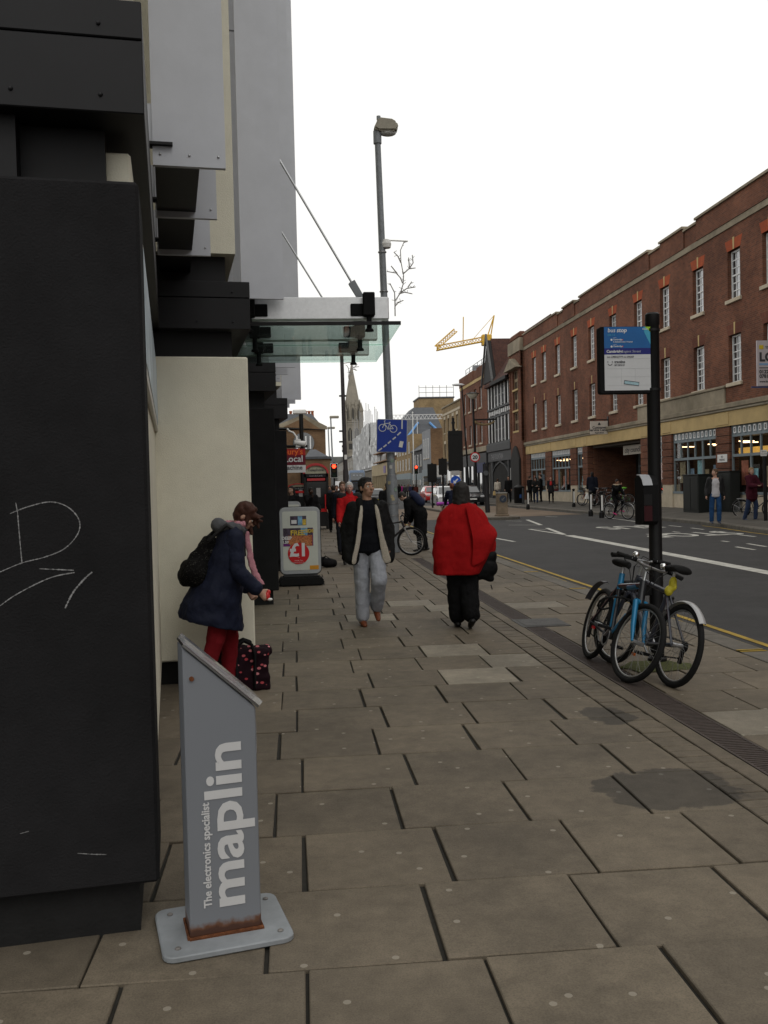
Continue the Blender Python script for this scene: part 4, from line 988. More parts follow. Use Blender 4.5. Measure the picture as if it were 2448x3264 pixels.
for dx in (-1.75,1.75):
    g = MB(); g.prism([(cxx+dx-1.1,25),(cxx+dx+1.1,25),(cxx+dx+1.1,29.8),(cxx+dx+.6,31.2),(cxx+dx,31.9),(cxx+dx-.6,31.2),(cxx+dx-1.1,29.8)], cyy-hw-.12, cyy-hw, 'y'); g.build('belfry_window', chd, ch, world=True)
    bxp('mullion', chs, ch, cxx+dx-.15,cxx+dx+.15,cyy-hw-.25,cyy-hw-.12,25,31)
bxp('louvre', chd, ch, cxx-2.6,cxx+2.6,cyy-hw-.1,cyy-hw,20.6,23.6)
g = MB(); g.lathe([(4.0,34.6),(3.9,43.5),(4.1,44)], 8, (cxx,cyy,0)); g.build('octagon', chs, ch, world=True)
for a in (-.42,.0,.42):
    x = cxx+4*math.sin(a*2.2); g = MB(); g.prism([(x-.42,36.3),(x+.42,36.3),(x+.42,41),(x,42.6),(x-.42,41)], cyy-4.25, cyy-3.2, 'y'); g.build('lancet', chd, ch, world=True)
for a in range(8):
    an = math.pi/8+a*math.pi/4; x, y = cxx+4.2*math.cos(an), cyy+4.2*math.sin(an)
    g = MB(); g.lathe([(.5,36),(.45,43),(.6,43.3),(.03,47)], 6, (x,y,0)); g.build('octagon_pinnacle', chs, ch, world=True)
g = MB(); g.lathe([(4.0,43.8),(3.2,48.5),(.12,66),(.05,67.5)], 8, (cxx,cyy,0)); g.build('spire', chs, ch, world=True)
bxp('clock_frame', M['black'], ch, cxx-6.3,cxx-4.6,cyy-hw-1.5,cyy-hw-1.2,19.2,22.8)
g = MB(); g.tube([(cxx-5.4,cyy-hw-1.55,21),(cxx-5.4,cyy-hw-1.5,21)], 1.0, 16); g.build('clock_face', M['white'], ch, world=True)
bxp('nave', chs, ch, cxx+4,cxx+16,cyy,cyy+40,0,22)
for k in range(4): g = MB(); g.lathe([(.9,0),(.8,5),(.05,10)], 6, (cxx+6+1.9*k,cyy+2,22)); g.build('nave_pinnacle', chs, ch, world=True)
# ---- left-hand side of the far street
simple('light_block_row', 'unseen brown brick row on the left, added to block light', -12, -1.4, 27, 84, 7, brickd)  # hidden from view, added to block light on this side
o = thing('gabled_brick_house', 'brown brick gabled house with tall chimney stacks and arched window', 'building', (1.4,112,0))
p0, p1, p2 = W(921,1362,y=110), W(1037,1369,y=110), W(967,1331,y=110)
bxp('wall', brickd, o, -4,p1.x,110,122,0,p1.z)
g = MB(); g.prism([(p0.x-1.2,p0.z),(p1.x+.2,p1.z),(p1.x+.2,p1.z+.35),(p2.x,p2.z+.35),(p0.x-1.2,p0.z+.35)], 109.7, 110.2, 'y'); g.build('gable', stone2, o, world=True)
g = MB(); g.prism([(p0.x-.6,p0.z+.02),(p1.x-.6,p1.z+.02),(p2.x,p2.z-.05)], 109.6, 109.72, 'y'); g.build('gable_brickwork', brickd, o, world=True)
a = W(968,1412,y=109.7); g = MB(); g.lathe([(1.25,-.1),(1.25,.1)], 20, (0,0,0)); g.v = [Vector((a.x+v.x, 109.85+v.z, max(a.z+v.y,a.z-.75))) for v in g.v]; g.build('arched_window', pdark, o, world=True)
for k in range(4): bxp('glazing_bar', framew, o, a.x-.85+.52*k,a.x-.70+.52*k,109.70,109.74,a.z-.7,a.z+.80)
g = MB(); g.hexa([(p0.x-4,110.2,p0.z),(p1.x,110.2,p1.z),(p1.x,122,p1.z),(p0.x-4,122,p0.z),(p2.x-2,112,p2.z+.6),(p2.x+1,112,p2.z+.6),(p2.x+1,120,p2.z+.6),(p2.x-2,120,p2.z+.6)]); g.build('roof', slate, o, world=True)
for (px,n) in ((948,4),(975,5)):
    q_ = W(px,1335,y=113); c = bxp('chimney_stack', brickd, o, q_.x-1.0,q_.x+.9,112.4,113.6,q_.z-2.5,q_.z+.2)
    for k in range(n):
        g = MB(); g.lathe([(.2,0),(.15,.55),(.19,.6),(.19,.75)], 8, (q_.x-.8+1.6*k/(n-1),113,q_.z+.2)); g.build('chimney_pot', mat('terracotta', (.34,.10,.04), .8, .15, 3), c, smooth=50, world=True)
bxp('brick_wing', brickd, o, 1.0,W(1053,1470,y=98).x,98,109.5,0,W(1053,1462,y=98).z); bxp('wing_coping', slate, o, .8,W(1056,1470,y=98).x,97.8,109.6,W(1053,1462,y=98).z,W(1053,1462,y=98).z+.25)
q_ = W(1000,1430,y=100); g = MB(); g.hexa([(1,99,q_.z-1.2),(4.2,99,q_.z-1.2),(4.2,108,q_.z-1.2),(1,108,q_.z-1.2),(1.8,102,q_.z),(2.4,102,q_.z),(2.4,106,q_.z),(1.8,106,q_.z)]); g.build('wing_roof', slate, o, world=True)
simple('distant_end_block', 'distant grey brick block at the end of the left pavement', -20, W(1118,1500,y=400).x, 395, 420, W(1080,1457,y=400).z, mat('far_grey', (.16,.16,.15), .9, .3, .3, dirt=.3))
# sheltering row of buildings behind the viewer on the far side keeps the street a street
simple('neighbouring_brick_row', 'brick row continuing the opposite side of the street', FX, FX+12, -25, 21.8, 12.4, brickr)
# ================================================================== STREET FURNITURE AND SIGNS
DD = 1.4755
signw = mat('sign_white_film', (.62,.63,.63), .5, .05, 6); signb = mat('sign_blue', (.008,.035,.26), .4, .08, 5); redf = mat('sign_red', (.45,.012,.015), .4, .05, 6)
def panel(g, w, h, t=.01, r=.03, y=0., x0=0., z0=0.):
    # rounded board in the local x-z plane, facing -y
    pts = []
    for cx_, cz_, a0 in ((w/2-r,h/2-r,0),(-w/2+r,h/2-r,90),(-w/2+r,-h/2+r,180),(w/2-r,-h/2+r,270)):
        for k in range(5): a = R_(a0+22.5*k); pts.append((x0+cx_+r*math.cos(a), z0+cz_+r*math.sin(a)))
    return g.prism(pts, y, y+t, 'y')
def disc(g, r, y0, y1, x0=0., z0=0., n=24): return g.prism([(x0+r*math.cos(2*math.pi*k/n), z0+r*math.sin(2*math.pi*k/n)) for k in range(n)], y0, y1, 'y')
def ring(g, r, t, y0, y1, x0=0., z0=0., n=24):
    def C(rr,y): return [(x0+rr*math.cos(2*math.pi*k/n),y,z0+rr*math.sin(2*math.pi*k/n)) for k in range(n)]
    L = [C(r,y0),C(r-t,y0),C(r-t,y1),C(r,y1)]; vs = [p for c in L for p in c]; fs = []
    for i in range(4):
        for k in range(n): fs.append((i*n+k, i*n+(k+1)%n, ((i+1)%4)*n+(k+1)%n, ((i+1)%4)*n+k))
    return g._a(vs, fs)
def bar2(g, a, b, w, y0, y1):
    a, b = Vector(a), Vector(b); d = (b-a).normalized(); s = Vector((-d.y,d.x))*w/2
    return g.prism([tuple(a-s),tuple(b-s),tuple(b+s),tuple(a+s)], y0, y1, 'y')
# ---- shop display stand
st = thing('display_stand', 'grey metal sign stand lettered in white on a rusty footed base plate', 'sign stand', (-.31,3.6,0), R_(12.5))
stm = mat('stand_grey', (.215,.23,.255), .5, .06, 5, dirt=.12); platem = mat('plate_pale', (.25,.268,.285), .55, .12, 8, dirt=.3)
f0, f1 = W(412*DD,2032*DD,z=.02), W(565*DD,2005*DD,z=.02)
st.location = ((f0.x+f1.x)/2,(f0.y+f1.y)/2,0); wst = (f1-f0).xy.length; st.rotation_euler[2] = math.atan2(f1.y-f0.y,f1.x-f0.x)
hw = wst/2; zl, zr = 1.085, .845
g = MB(); panel(g, .47, .40, .022, .045); g.v = [Vector((v.x+.0, v.z+.09, v.y)) for v in g.v]; g.build('base_plate', platem, st, bev=.004)
for x, y in ((-.18,-.05),(.19,-.05),(.19,.23),(-.18,.23)):
    g = MB(); g.lathe([(.011,0),(.011,.004),(.006,.007)], 8, (x,y,.022)); g.build('bolt', mat('dull_bolt', (.18,.17,.16), .6, .3, 30, metal=.4), st)
stg = bpy.data.materials.new('stand_grey_rusting'); stg.use_nodes = True
n_ = stg.node_tree.nodes; l_ = stg.node_tree.links; b_ = n_['Principled BSDF']; b_.inputs['Roughness'].default_value = .5
t_ = n_.new('ShaderNodeTexCoord'); s_ = n_.new('ShaderNodeSeparateXYZ'); l_.new(t_.outputs['Object'], s_.inputs[0])
z_ = n_.new('ShaderNodeTexNoise'); z_.inputs['Scale'].default_value = 26; z_.inputs['Detail'].default_value = 6; l_.new(t_.outputs['Object'], z_.inputs['Vector'])
m_ = n_.new('ShaderNodeMath'); m_.operation = 'MULTIPLY_ADD'; l_.new(z_.outputs[0], m_.inputs[0]); m_.inputs[1].default_value = -.055; l_.new(s_.outputs[2], m_.inputs[2])
r_ = n_.new('ShaderNodeValToRGB'); e_ = r_.color_ramp.elements; e_[0].position = .022; e_[0].color = (.055,.020,.010,1); e_[1].position = .05; e_[1].color = (.165,.176,.194,1)
x_ = e_.new(.034); x_.color = (.115,.048,.022,1); l_.new(m_.outputs[0], r_.inputs[0]); l_.new(r_.outputs[0], b_.inputs['Base Color'])
g = MB(); g.prism([(-hw,.02),(hw,.02),(hw,zr),(-hw,zl)], 0, .16, 'y'); po = g.build('post', stg, st, bev=.004)
rust = mat('rust_fillet', (.12,.042,.016), .95, .5, 30, bump=.8)
g = MB(); g.tube([(-hw-.004,-.004,.024),(hw+.004,-.004,.024),(hw+.004,.164,.024),(-hw-.004,.164,.024),(-hw-.004,-.004,.024)], [.008,.010,.011,.009,.008], 6); g.build('rust_weld', rust, st)
wl = mat('stand_lettering', (.52,.52,.52), .6, .05, 6)
text('lettering', 'maplin', .19, (hw-.062,-.002,.125), (0,0,1), (-1,0,0), wl, st, bold=.0042, ext=.0006, spacing=1.0, fit=.60)
text('lettering', 'The electronics specialist', .040, (hw-.180,-.002,.13), (0,0,1), (-1,0,0), wl, st, bold=.001, ext=.0006, fit=.385)
sl = math.atan2(zl-zr, wst); acr = mat('clear_acrylic', (.75,.75,.76), .08, .05, 10, trans=.75, spec=.6)
g = MB(); dx, dz = math.cos(sl), -math.sin(sl); L_ = wst/math.cos(sl)
def tp(u, v, h): return (-hw+u*dx+h*math.sin(sl), v, zl+u*dz+h*math.cos(sl))
g.hexa([tp(-.006,-.008,.004),tp(L_+.006,-.008,.004),tp(L_+.006,.168,.004),tp(-.006,.168,.004),tp(-.006,-.008,.012),tp(L_+.006,-.008,.012),tp(L_+.006,.168,.012),tp(-.006,.168,.012)]); tr_ = g.build('tray', M['chrome'], st)
g = MB(); g.hexa([tp(-.006,-.008,.014),tp(L_+.006,-.008,.014),tp(L_+.006,.168,.014),tp(-.006,.168,.014),tp(-.006,-.008,.032),tp(L_+.006,-.008,.032),tp(L_+.006,.168,.032),tp(-.006,.168,.032)]); g.build('acrylic_cover', acr, tr_)
g = MB(); g.hexa([tp(.01,0,.0125),tp(L_-.02,0,.0125),tp(L_-.02,.17,.0125),tp(.01,.17,.0125),tp(.01,0,.0132),tp(L_-.02,0,.0132),tp(L_-.02,.17,.0132),tp(.01,.17,.0132)]); g.build('leaflet', mat('printed_leaflet', (.42,.30,.33), .5, .9, 16), tr_)
g = MB(); g.lathe([(.009,-.004),(.009,.004)], 8); g.v = [Vector((-hw+.03+v.x, v.z-.003, .97+v.y)) for v in g.v]; g.build('screw', rust, st)
g = MB(); panel(g, .03,.11,.006,.004); g.v = [Vector((hw+v.y, .01+v.x*.2+.02, .72+v.z)) for v in g.v]; g.build('side_clip', acr, st)
# ---- bus stop
bp = W(1420*DD,1428*DD,z=0)
bs = thing('bus_stop', 'black bus stop post carrying a blue and white flag panel and a red reflector box', 'bus stop', (bp.x,bp.y,0))
g = MB(); g.lathe([(.085,0),(.085,.03),(.062,.05),(.062,.9),(.058,.92),(.058,3.02),(.064,3.03),(.064,3.12),(.05,3.135)], 20); g.build('post', M['black'], bs, smooth=40)
for z in (2.45,2.98):
    g = MB(); g.tube([(-.085,-.0,z),(-.05,-.0,z)], .012, 8); g.lathe([(.066,-.012),(.066,.012)], 16, (0,0,z)); g.build('clamp', M['black'], bs, smooth=40)
c0, c1 = W(1293*DD,706*DD,y=bp.y-.03), W(1409*DD,850*DD,y=bp.y-.03); fw, fh = c1.x-c0.x, c0.z-c1.z; fx, fz = (c0.x+c1.x)/2-bp.x, (c0.z+c1.z)/2
fl = MB(); panel(fl, fw, fh, .075, .025, -.04, fx, fz); fo_ = fl.build('flag_case', M['blackm'], bs, bev=.006)
def fp_(name, u0, u1, v0, v1, m, d=.0): # rectangle on the flag face: u,v in 0..1 from the top left of the printed area
    x0 = fx-fw/2+.045; w_ = fw-.055; z1 = fz+fh/2-.004; h_ = fh-.034
    g = MB(); g.box(x0+u0*w_, x0+u1*w_, -.043-d, -.0405, z1-v1*h_, z1-v0*h_); return g.build(name, m, fo_)
def ft(s, u, v, size, m, bold=0., shear=0., sx=1.):
    x0 = fx-fw/2+.045; w_ = fw-.055; z1 = fz+fh/2-.004; h_ = fh-.034
    return text('lettering', s, size, (x0+u*w_,-.0455,z1-v*h_), (1,0,0), (0,0,1), m, fo_, bold=bold, ext=.0003, shear=shear, sx=sx)
blue1 = mat('flag_blue', (.008,.10,.30), .35, .12, 3); navy = mat('flag_navy', (.008,.012,.14), .35, .05, 5); pale = mat('flag_white', (.50,.51,.52), .45, .04, 6); lime = mat('flag_lime', (.28,.48,.02), .4, .05, 5); cyan = mat('flag_cyan', (.05,.30,.45), .4, .1, 6)
fp_('blue_field', 0,1,0,.335, blue1); fp_('navy_band', 0,1,.335,.435, navy); fp_('white_field', 0,1,.435,1, pale)
x0 = fx-fw/2+.045; w_ = fw-.055; z1 = fz+fh/2-.004; h_ = fh-.034
g = MB(); g.prism([(x0+w_,z1),(x0+w_,z1-.30*h_),(x0+.86*w_,z1-.09*h_),(x0+.84*w_,z1)], -.0436, -.0431, 'y'); g.build('cyan_corner', cyan, fo_)
g = MB(); g.prism([(x0+w_,z1),(x0+w_,z1-.09*h_),(x0+.87*w_,z1)], -.0442, -.0437, 'y'); g.build('lime_corner', lime, fo_)
ft('bus', .07,.083,.052, signw, .0003, .15); ft('stop', .265,.083,.052, signw, .0009, .15); ft('bussav', .82,.045,.018, signw, .0004)
ft('Citi 1 3', .07,.14,.022, cyan, .0003); ft('towards', .19,.175,.009, signw); ft('Cambridge', .19,.21,.019, signw, .0003); ft("& Addenbrooke's Hospital", .19,.245,.0165, signw, .0002); ft('towards', .19,.28,.009, signw); ft('Cambridge', .19,.315,.019, signw, .0003)
for v in (.203,.308):
    g = MB(); disc(g,.009,-.0455,-.0432,x0+.155*w_,z1-v*h_,12); g.build('route_dot', signw, fo_); g = MB(); disc(g,.006,-.0455,-.0432,x0+.39*w_,z1-v*h_,12); g.build('red_dot', redf, fo_)
ft('Cambridge', .04,.405,.034, signw, .0008, .15); ft('Regent Street', .36,.405,.032, mat('flag_grey_letter', (.33,.34,.42), .5, 0), .0002, .15)
inkg = mat('flag_ink', (.06,.06,.07), .6, 0)
ft('txt CMBGJTPA to 84268', .05,.485,.024, inkg, .0002, .15); ft('traveline', .21,.565,.028, inkg, .0008); ft('public transport info', .21,.59,.0115, inkg); ft('0871 200 22 33', .21,.615,.0145, inkg, .0003)
for u, v in ((.07,.55),(.165,.55)):
    g = MB(); disc(g,.005,-.0455,-.0432,x0+u*w_,z1-v*h_,10); g.build('logo_dot', inkg, fo_)
g = MB()
for k in range(8):
    a, b = R_(200+17.5*k), R_(200+17.5*(k+1)); bar2(g,(x0+.117*w_+.021*math.cos(a),z1-.565*h_+.021*math.sin(a)),(x0+.117*w_+.021*math.cos(b),z1-.565*h_+.021*math.sin(b)),.005,-.0455,-.0432)
g.build('logo_smile', inkg, fo_)
for v in (.50,.655,.785,.92): fp_('rule', .05,.97,v,v+.003, mat('flag_rule', (.36,.37,.38), .5, 0), .001)
for u in (.355,.65): fp_('rule', u,u+.003,.655,.92, mat('flag_rule'), .001)
g = MB(); bar2(g,(x0+.41*w_,z1-.87*h_),(x0+.73*w_,z1-.905*h_),.036,-.0450,-.0432); sk = g.build('sticker', inkg, fo_)
g = MB(); bar2(g,(x0+.42*w_,z1-.872*h_),(x0+.72*w_,z1-.904*h_),.024,-.0460,-.0451); g.build('sticker_face', mat('sticker_pale_blue', (.30,.45,.50), .5, .3, 60), sk)
# reflector box on the post
q0, q1 = W(1381*DD,1030*DD,y=bp.y-.07), W(1406*DD,1133*DD,y=bp.y-.07)
bx0, bx1, bz0, bz1 = q0.x-bp.x, -.03, q1.z, q0.z
g = MB(); prof = [(-.16,bz0+.03),(-.12,bz0),(.05,bz0),(.05,bz1-.01),(.0,bz1+.012),(-.08,bz1+.006),(-.13,bz1-.03),(-.16,bz1-.075)]
g.prism(prof, bx0, bx1, 'x'); rb = g.build('reflector_box', M['blackm'], bs, bev=.004)
g = MB(); g.prism([(-.163,bz1-.077),(-.133,bz1-.03),(-.08,bz1+.009),(.0,bz1+.015),(.0,bz1+.020),(-.085,bz1+.014),(-.138,bz1-.026),(-.168,bz1-.077)], bx0-.003, bx0+.085, 'x'); g.build('pale_cap', mat('cap_grey', (.30,.31,.33), .45, .05, 8), rb)
g = MB(); g.box(bx0+.006,bx0+.078,-.165,-.158,bz0+.035,bz0+.17); g.build('red_reflector', mat('dark_red_reflector', (.03,.002,.004), .3, .1, 20), rb)
g = MB(); g.box(bx0+.006,bx0+.078,-.165,-.158,bz0+.175,bz0+.27); g.build('black_window', M['black'], rb)
# small bracketed tray on the post, half hidden by the bicycles
g = MB(); g.box(-.27,-.05,-.03,.10,.60,.72); g.box(-.28,-.04,-.04,.11,.72,.73); g.build('ticket_bin', M['blackm'], bs, bev=.006)
# ---- tall grey lamp post with cycle sign
lb, lt = W(1258,1760,z=0), W(815*DD,288*DD,y=22.5)
def lamp_post(name, label, base, top, r0, r1, m, foot=1.8):
    o = thing(name, label, 'lamp post', base); v = Vector(top)-Vector(base)
    g = MB(); g.tube([(0,0,0),(v.x*foot/v.z,v.y*foot/v.z,foot),(v.x*(foot+.12)/v.z,v.y*(foot+.12)/v.z,foot+.12),v*.6,v], [r0,r0,r1*1.15,r1,r1*.85], 16); g.build('shaft', m, o, smooth=50); return o, v
lp, v = lamp_post('street_lamp', 'tall grey street lamp carrying the blue cycle sign', lb, (lt.x,22.5,lt.z), .135, .085, M['galv'])
g = MB(); prof = [(x*.74,z*.85) for x,z in [(-.10,-.02),(.06,-.10),(.62,-.10),(.72,.0),(.66,.16),(.5,.24),(.06,.28),(-.02,.12)]]
g.prism(prof, -.17, .17, 'y'); g.v = [Vector((a.x+v.x-.02,a.y+v.y,a.z+v.z+.1)) for a in g.v]; hd = g.build('lantern', mat('lantern_olive', (.27,.25,.20), .6, .12, 5), lp, bev=.04, seg=2, smooth=40)
g = MB(); g.ball((v.x+.25,v.y,v.z+.01), (.21,.13,.08), 14, 8); g.build('lens', mat('lens', (.4,.4,.38), .2, .05, 5), hd, smooth=180)
g = MB(); g.tube([(v.x,v.y,v.z-.25),(v.x,v.y,v.z+.05)], .10, 12); g.build('collar', M['galv'], hd, smooth=50); g = MB(); g.lathe([(.05,0),(.05,.09)], 10, (v.x+.04,v.y,v.z+.32)); g.build('photocell', M['galv'], hd)
at = lambda z: Vector((v.x*z/v.z, v.y*z/v.z, z))
for z in (.9,1.2,1.9,2.25,2.6,6.05,6.35,7.3):
    g = MB(); p = at(z); g.lathe([(.145 if z < 1.9 else .105,-.012),(.145 if z < 1.9 else .105,.012)], 14, tuple(p)); g.build('band', mat('steel_band', (.28,.28,.28), .4, .1, 10, metal=.6), lp)
rr = random.Random(9)
for k in range(9):
    z = rr.uniform(1.3,3.0); p = at(z); g = MB(); a = rr.uniform(-2.3,-.8); r_s = .14 if z < 1.85 else .10
    g.box(-.035,.035,-.002,.002,-.04,.04); Q = Matrix.Rotation(a+math.pi/2,4,'Z'); g.v = [Q @ u + p + Vector((r_s*math.cos(a),r_s*math.sin(a),0)) for u in g.v]; g.build('sticker', mat('sticker_%d' % (k%3), ((.45,.45,.42),(.2,.28,.22),(.38,.33,.2))[k%3], .6, .4, 40), lp)
# cycle sign
s0, s1 = W(1199,1337,y=22.36), W(1299,1441,y=22.36); sw, sh = s1.x-s0.x, s0.z-s1.z
sc_ = Vector(((s0.x+s1.x)/2,22.36,(s0.z+s1.z)/2))
cs_ = MB(); panel(cs_, sw, sh, .02, .035); csg = cs_.build('cycle_sign', mat('sign_edge_grey', (.33,.34,.36), .5, .05, 8), lp); csg.location = sc_-lb; csg.rotation_euler = (0,R_(2.2),R_(-3))
g = MB(); panel(g, sw*.965, sh*.965, .004, .03, -.004); g.build('blue_face', signb, csg)
g = MB(); u = sw/2
wr = .20*sw/2*1.25
ring(g,.125*sw,.022*sw,-.009,-.0045,-.31*sw,.235*sh); ring(g,.125*sw,.022*sw,-.009,-.0045,.045*sw,.21*sh)
L2 = [((-.31,.235),(-.235,.40)),((-.235,.40),(-.255,.44)),((-.255,.44),(-.215,.455)),((-.25,.365),(-.09,.375)),((-.25,.36),(-.125,.22)),((-.125,.22),(-.075,.40)),((-.105,.405),(-.045,.405)),((-.125,.22),(.045,.21)),((-.085,.37),(.045,.21))]
for a, b in L2: bar2(g,(a[0]*sw,a[1]*sh),(b[0]*sw,b[1]*sh),.022*sw,-.009,-.0045)
disc(g,.03*sw,-.009,-.0045,-.125*sw,.215*sh,14); g.build('bicycle_symbol', mat('sign_symbol', (.50,.52,.53), .5, .04, 6), csg)
for (a,b,w__) in (((.325,.49),(.325,.21),.045),((.285,.115),(.175,.02),.045),((.125,-.035),(.03,-.11),.045),((-.03,-.155),(-.125,-.235),.045),((-.17,-.27),(-.27,-.345),.045),((-.315,-.375),(-.43,-.46),.045)):
    g = MB(); bar2(g,(a[0]*sw,a[1]*sh),(b[0]*sw,b[1]*sh),w__*sw,-.009,-.0045); g.build('route_mark', mat('sign_symbol'), csg)
g = MB(); bar2(g,(.325*sw,-.16*sh),(.285*sw,-.34*sh),.12*sw,-.009,-.0045); g.build('sticker', mat('sticker_white', (.60,.60,.58), .6, .05, 9), csg)
# festive twig hung from the lamp
def twig(name, label, base_pt, sc, parent_y, pts, arm):
    o = thing(name, label, 'decoration', base_pt, group=None)
    tw = mat('bare_twig', (.30,.29,.28), .7, .2, 20)
    for i, br in enumerate(pts):
        g = MB(); g.tube(br, [.016-.006*k/len(br) for k in range(len(br))], 5)
        rr = random.Random(i)
        for a, b in zip(br, br[1:]):
            for k in range(3):
                p = Vector(a).lerp(Vector(b), rr.random()); q = p+Vector((rr.uniform(-.08,.08),rr.uniform(-.03,.03),rr.uniform(-.03,.08))); g.tube([p,q], .006, 4, cap=False)
        g.build('branch', tw, o)
    g = MB(); g.tube(arm, .018, 6); g.build('hanger', M['white'], o); return o
k_ = .339; T = lambda x, y: W(1100+x*k_,350+y*k_,y=22.5)
P0 = T(470,1940)
def tl(*a): return [T(x,y)-P0 for x,y in a]
tw1 = twig('twig_decoration', 'bare festive twig hanging beside the tall grey lamp', P0, 1, 22.5, [tl((470,1940),(468,1800),(520,1720),(545,1640),(550,1560),(525,1430),(520,1320),(555,1240)), tl((468,1800),(465,1720),(420,1630)), tl((468,1850),(500,1810),(548,1792)), tl((515,1725),(580,1680),(662,1665)), tl((510,1730),(560,1715),(630,1730)), tl((590,1670),(625,1620)), tl((540,1630),(520,1580),(480,1535),(392,1520)), tl((490,1540),(432,1468)), tl((550,1540),(600,1495),(662,1487)), tl((605,1490),(640,1440),(632,1365)), tl((605,1490),(597,1390)), tl((525,1440),(495,1375),(458,1338))], tl((560,1236),(590,1236),(420,1228),(355,1228)))
g = MB(); q = T(385,1262)-P0; g.lathe([(.11,-.1),(.13,.0),(.1,.1)], 12, tuple(q)); g.build('socket_box', M['white'], tw1, bev=.01)
# ---- dark lamp post behind the canopy
b_ = Vector((1.98,35.5,0)); t_ = W(1085,1010,y=35.5)
lp2, v2 = lamp_post('dark_street_lamp', 'dark street lamp half hidden by the glass canopy', b_, t_, .105, .075, mat('dark_post', (.045,.04,.042), .5, .2, 8), 2.2)
for y in (1262,1374,1408):
    p = W(1096,y,y=35.5)-b_; g = MB(); g.box(p.x-.18,p.x+.09,-.05,.05,p.z-.03,p.z+.03); g.build('bracket', M['black'], lp2)
g = MB(); g.box(v2.x-.1,v2.x+.6,-.14,.14,v2.z,v2.z+.2); g.build('lantern', mat('lantern_olive'), lp2, bev=.04)
p = W(1102,1457,y=35.4)-b_; g = MB(); g.box(p.x-.05,p.x+.05,-.1,-.09,p.z-.09,p.z+.09); g.build('notice', M['white'], lp2)
S5 = lambda x, y: W(1050+x*.2034,1150+y*.2034,y=35.5)
Q0 = S5(310,320)
def tl5(*a): return [S5(x,y)-Q0 for x,y in a]
twig('twig_decoration', 'bare festive twig hanging beside the dark lamp near the spire tip', Q0, 1, 35.5, [tl5((310,320),(298,250),(305,190),(345,130),(370,60),(365,30)), tl5((305,190),(298,120),(270,70)), tl5((300,245),(340,205),(375,200)), tl5((350,125),(400,95),(430,65)), tl5((385,100),(465,92)), tl5((350,125),(400,140),(435,150))], tl5((365,30),(300,25),(225,40)))
# ---- far lamps on the left pavement
for px, py, y, nm in ((1054,1332,85,'nearer and taller of the slim grey lamps down the left pavement'),(1046,1366,102,'farther of the slim grey lamps down the left pavement')):
    t_ = W(px,py,y=y); lpf, vf = lamp_post('far_street_lamp', nm, (t_.x+.15,y,0), (t_.x,y,t_.z), .1, .07, M['galv'], 1.5)
    lpf['group'] = 'far lamps on the left pavement'
    g = MB(); g.box(vf.x-.1,vf.x+.75,-.15,.15,vf.z-.05,vf.z+.18); g.build('lantern', mat('lantern_olive'), lpf, bev=.05)
# ---- CCTV pole
p = W(962,1420,y=62); t_ = W(961,1320,y=62)
cp = thing('cctv_pole', 'black pole topped with a white street camera by the kiosks', 'camera', (p.x,62,0)); g = MB(); g.tube([(0,0,0),(0,0,t_.z)], .14, 10); g.build('pole', M['black'], cp, smooth=50)
g = MB(); g.box(-.55,.35,-.2,.2,t_.z,t_.z+.3); g.build('camera_housing', M['white'], cp, bev=.06)
# ---- post-top lamp with the 20 sign, and the curved-arm lamp, across the road
p = W(1521,1600,z=.14); t_ = W(1507,1272,y=p.y)
lq, vq = lamp_post('post_top_lamp', 'black lamp post with a pale bowl lantern and a 20 limit disc', p, t_, .11, .09, M['black'], 2)
g = MB(); g.lathe([(.16,0),(.30,.12),(.42,.32),(.42,.36),(.50,.38),(.50,.44),(.06,.52)], 20, tuple(vq)); g.build('lantern', mat('lantern_cream', (.42,.40,.33), .4, .08, 5), lq, smooth=40)
g = MB(); g.lathe([(.52,.40),(.5,.46),(.1,.54)], 20, tuple(vq)); g.build('lantern_hood', M['black'], lq, smooth=40)
s_ = W(1514,1457,y=p.y-.15)-p; dsc = MB(); disc(dsc,.40,-.17,-.15,s_.x,s_.z,32); ds = dsc.build('limit_sign', redf, lq); g = MB(); disc(g,.31,-.176,-.17,s_.x,s_.z,32); g.build('white_field', signw, ds)
text('numeral', '20', .40, (s_.x,-.18,s_.z-.14), (1,0,0), (0,0,1), M['black'], ds, bold=.016, align='CENTER')
p = W(1497,1590,z=.14); t_ = W(1472,1232,y=p.y)
lq, vq = lamp_post('arm_lamp', 'dark lamp post with a flat white head on a short arm', p, t_, .1, .08, M['black'], 2)
g = MB(); g.tube([vq,(vq.x-.1,vq.y,vq.z+.15)], .05, 6); g.build('arm', M['black'], lq); g = MB(); g.ball((vq.x-.35,vq.y,vq.z+.17), (.62,.2,.13), 16, 8); g.build('head', mat('lamp_white', (.55,.56,.57), .4, .05, 5), lq, smooth=180)
# ---- island furniture
def keep_left(g, r, y, x0, z0, dirn=(-1,-1)):
    d = Vector(dirn).normalized(); a = Vector((x0,z0))-d*r*.55; b = Vector((x0,z0))+d*r*.15; tip = Vector((x0,z0))+d*r*.62; s = Vector((-d.y,d.x))
    g.prism([tuple(a-s*r*.12),tuple(b-s*r*.12),tuple(b-s*r*.42),tuple(tip),tuple(b+s*r*.42),tuple(b+s*r*.12),tuple(a+s*r*.12)], y-.006, y, 'y')
p = Vector((8.95,50.5,.09)); b0, b1 = W(1427,1373,y=50.4), W(1476,1501,y=50.4); kp = W(1452,1533,y=50.4)
sg_ = thing('sign_post', 'black post holding the plain back of a tall sign and a blue keep-left disc', 'sign', (kp.x,50.5,.085))
t_ = W(1449,1332,y=50.5); g = MB(); g.tube([(0,0,0),(-.05,0,t_.z-.09)], .07, 10); g.build('post', M['black'], sg_, smooth=50)
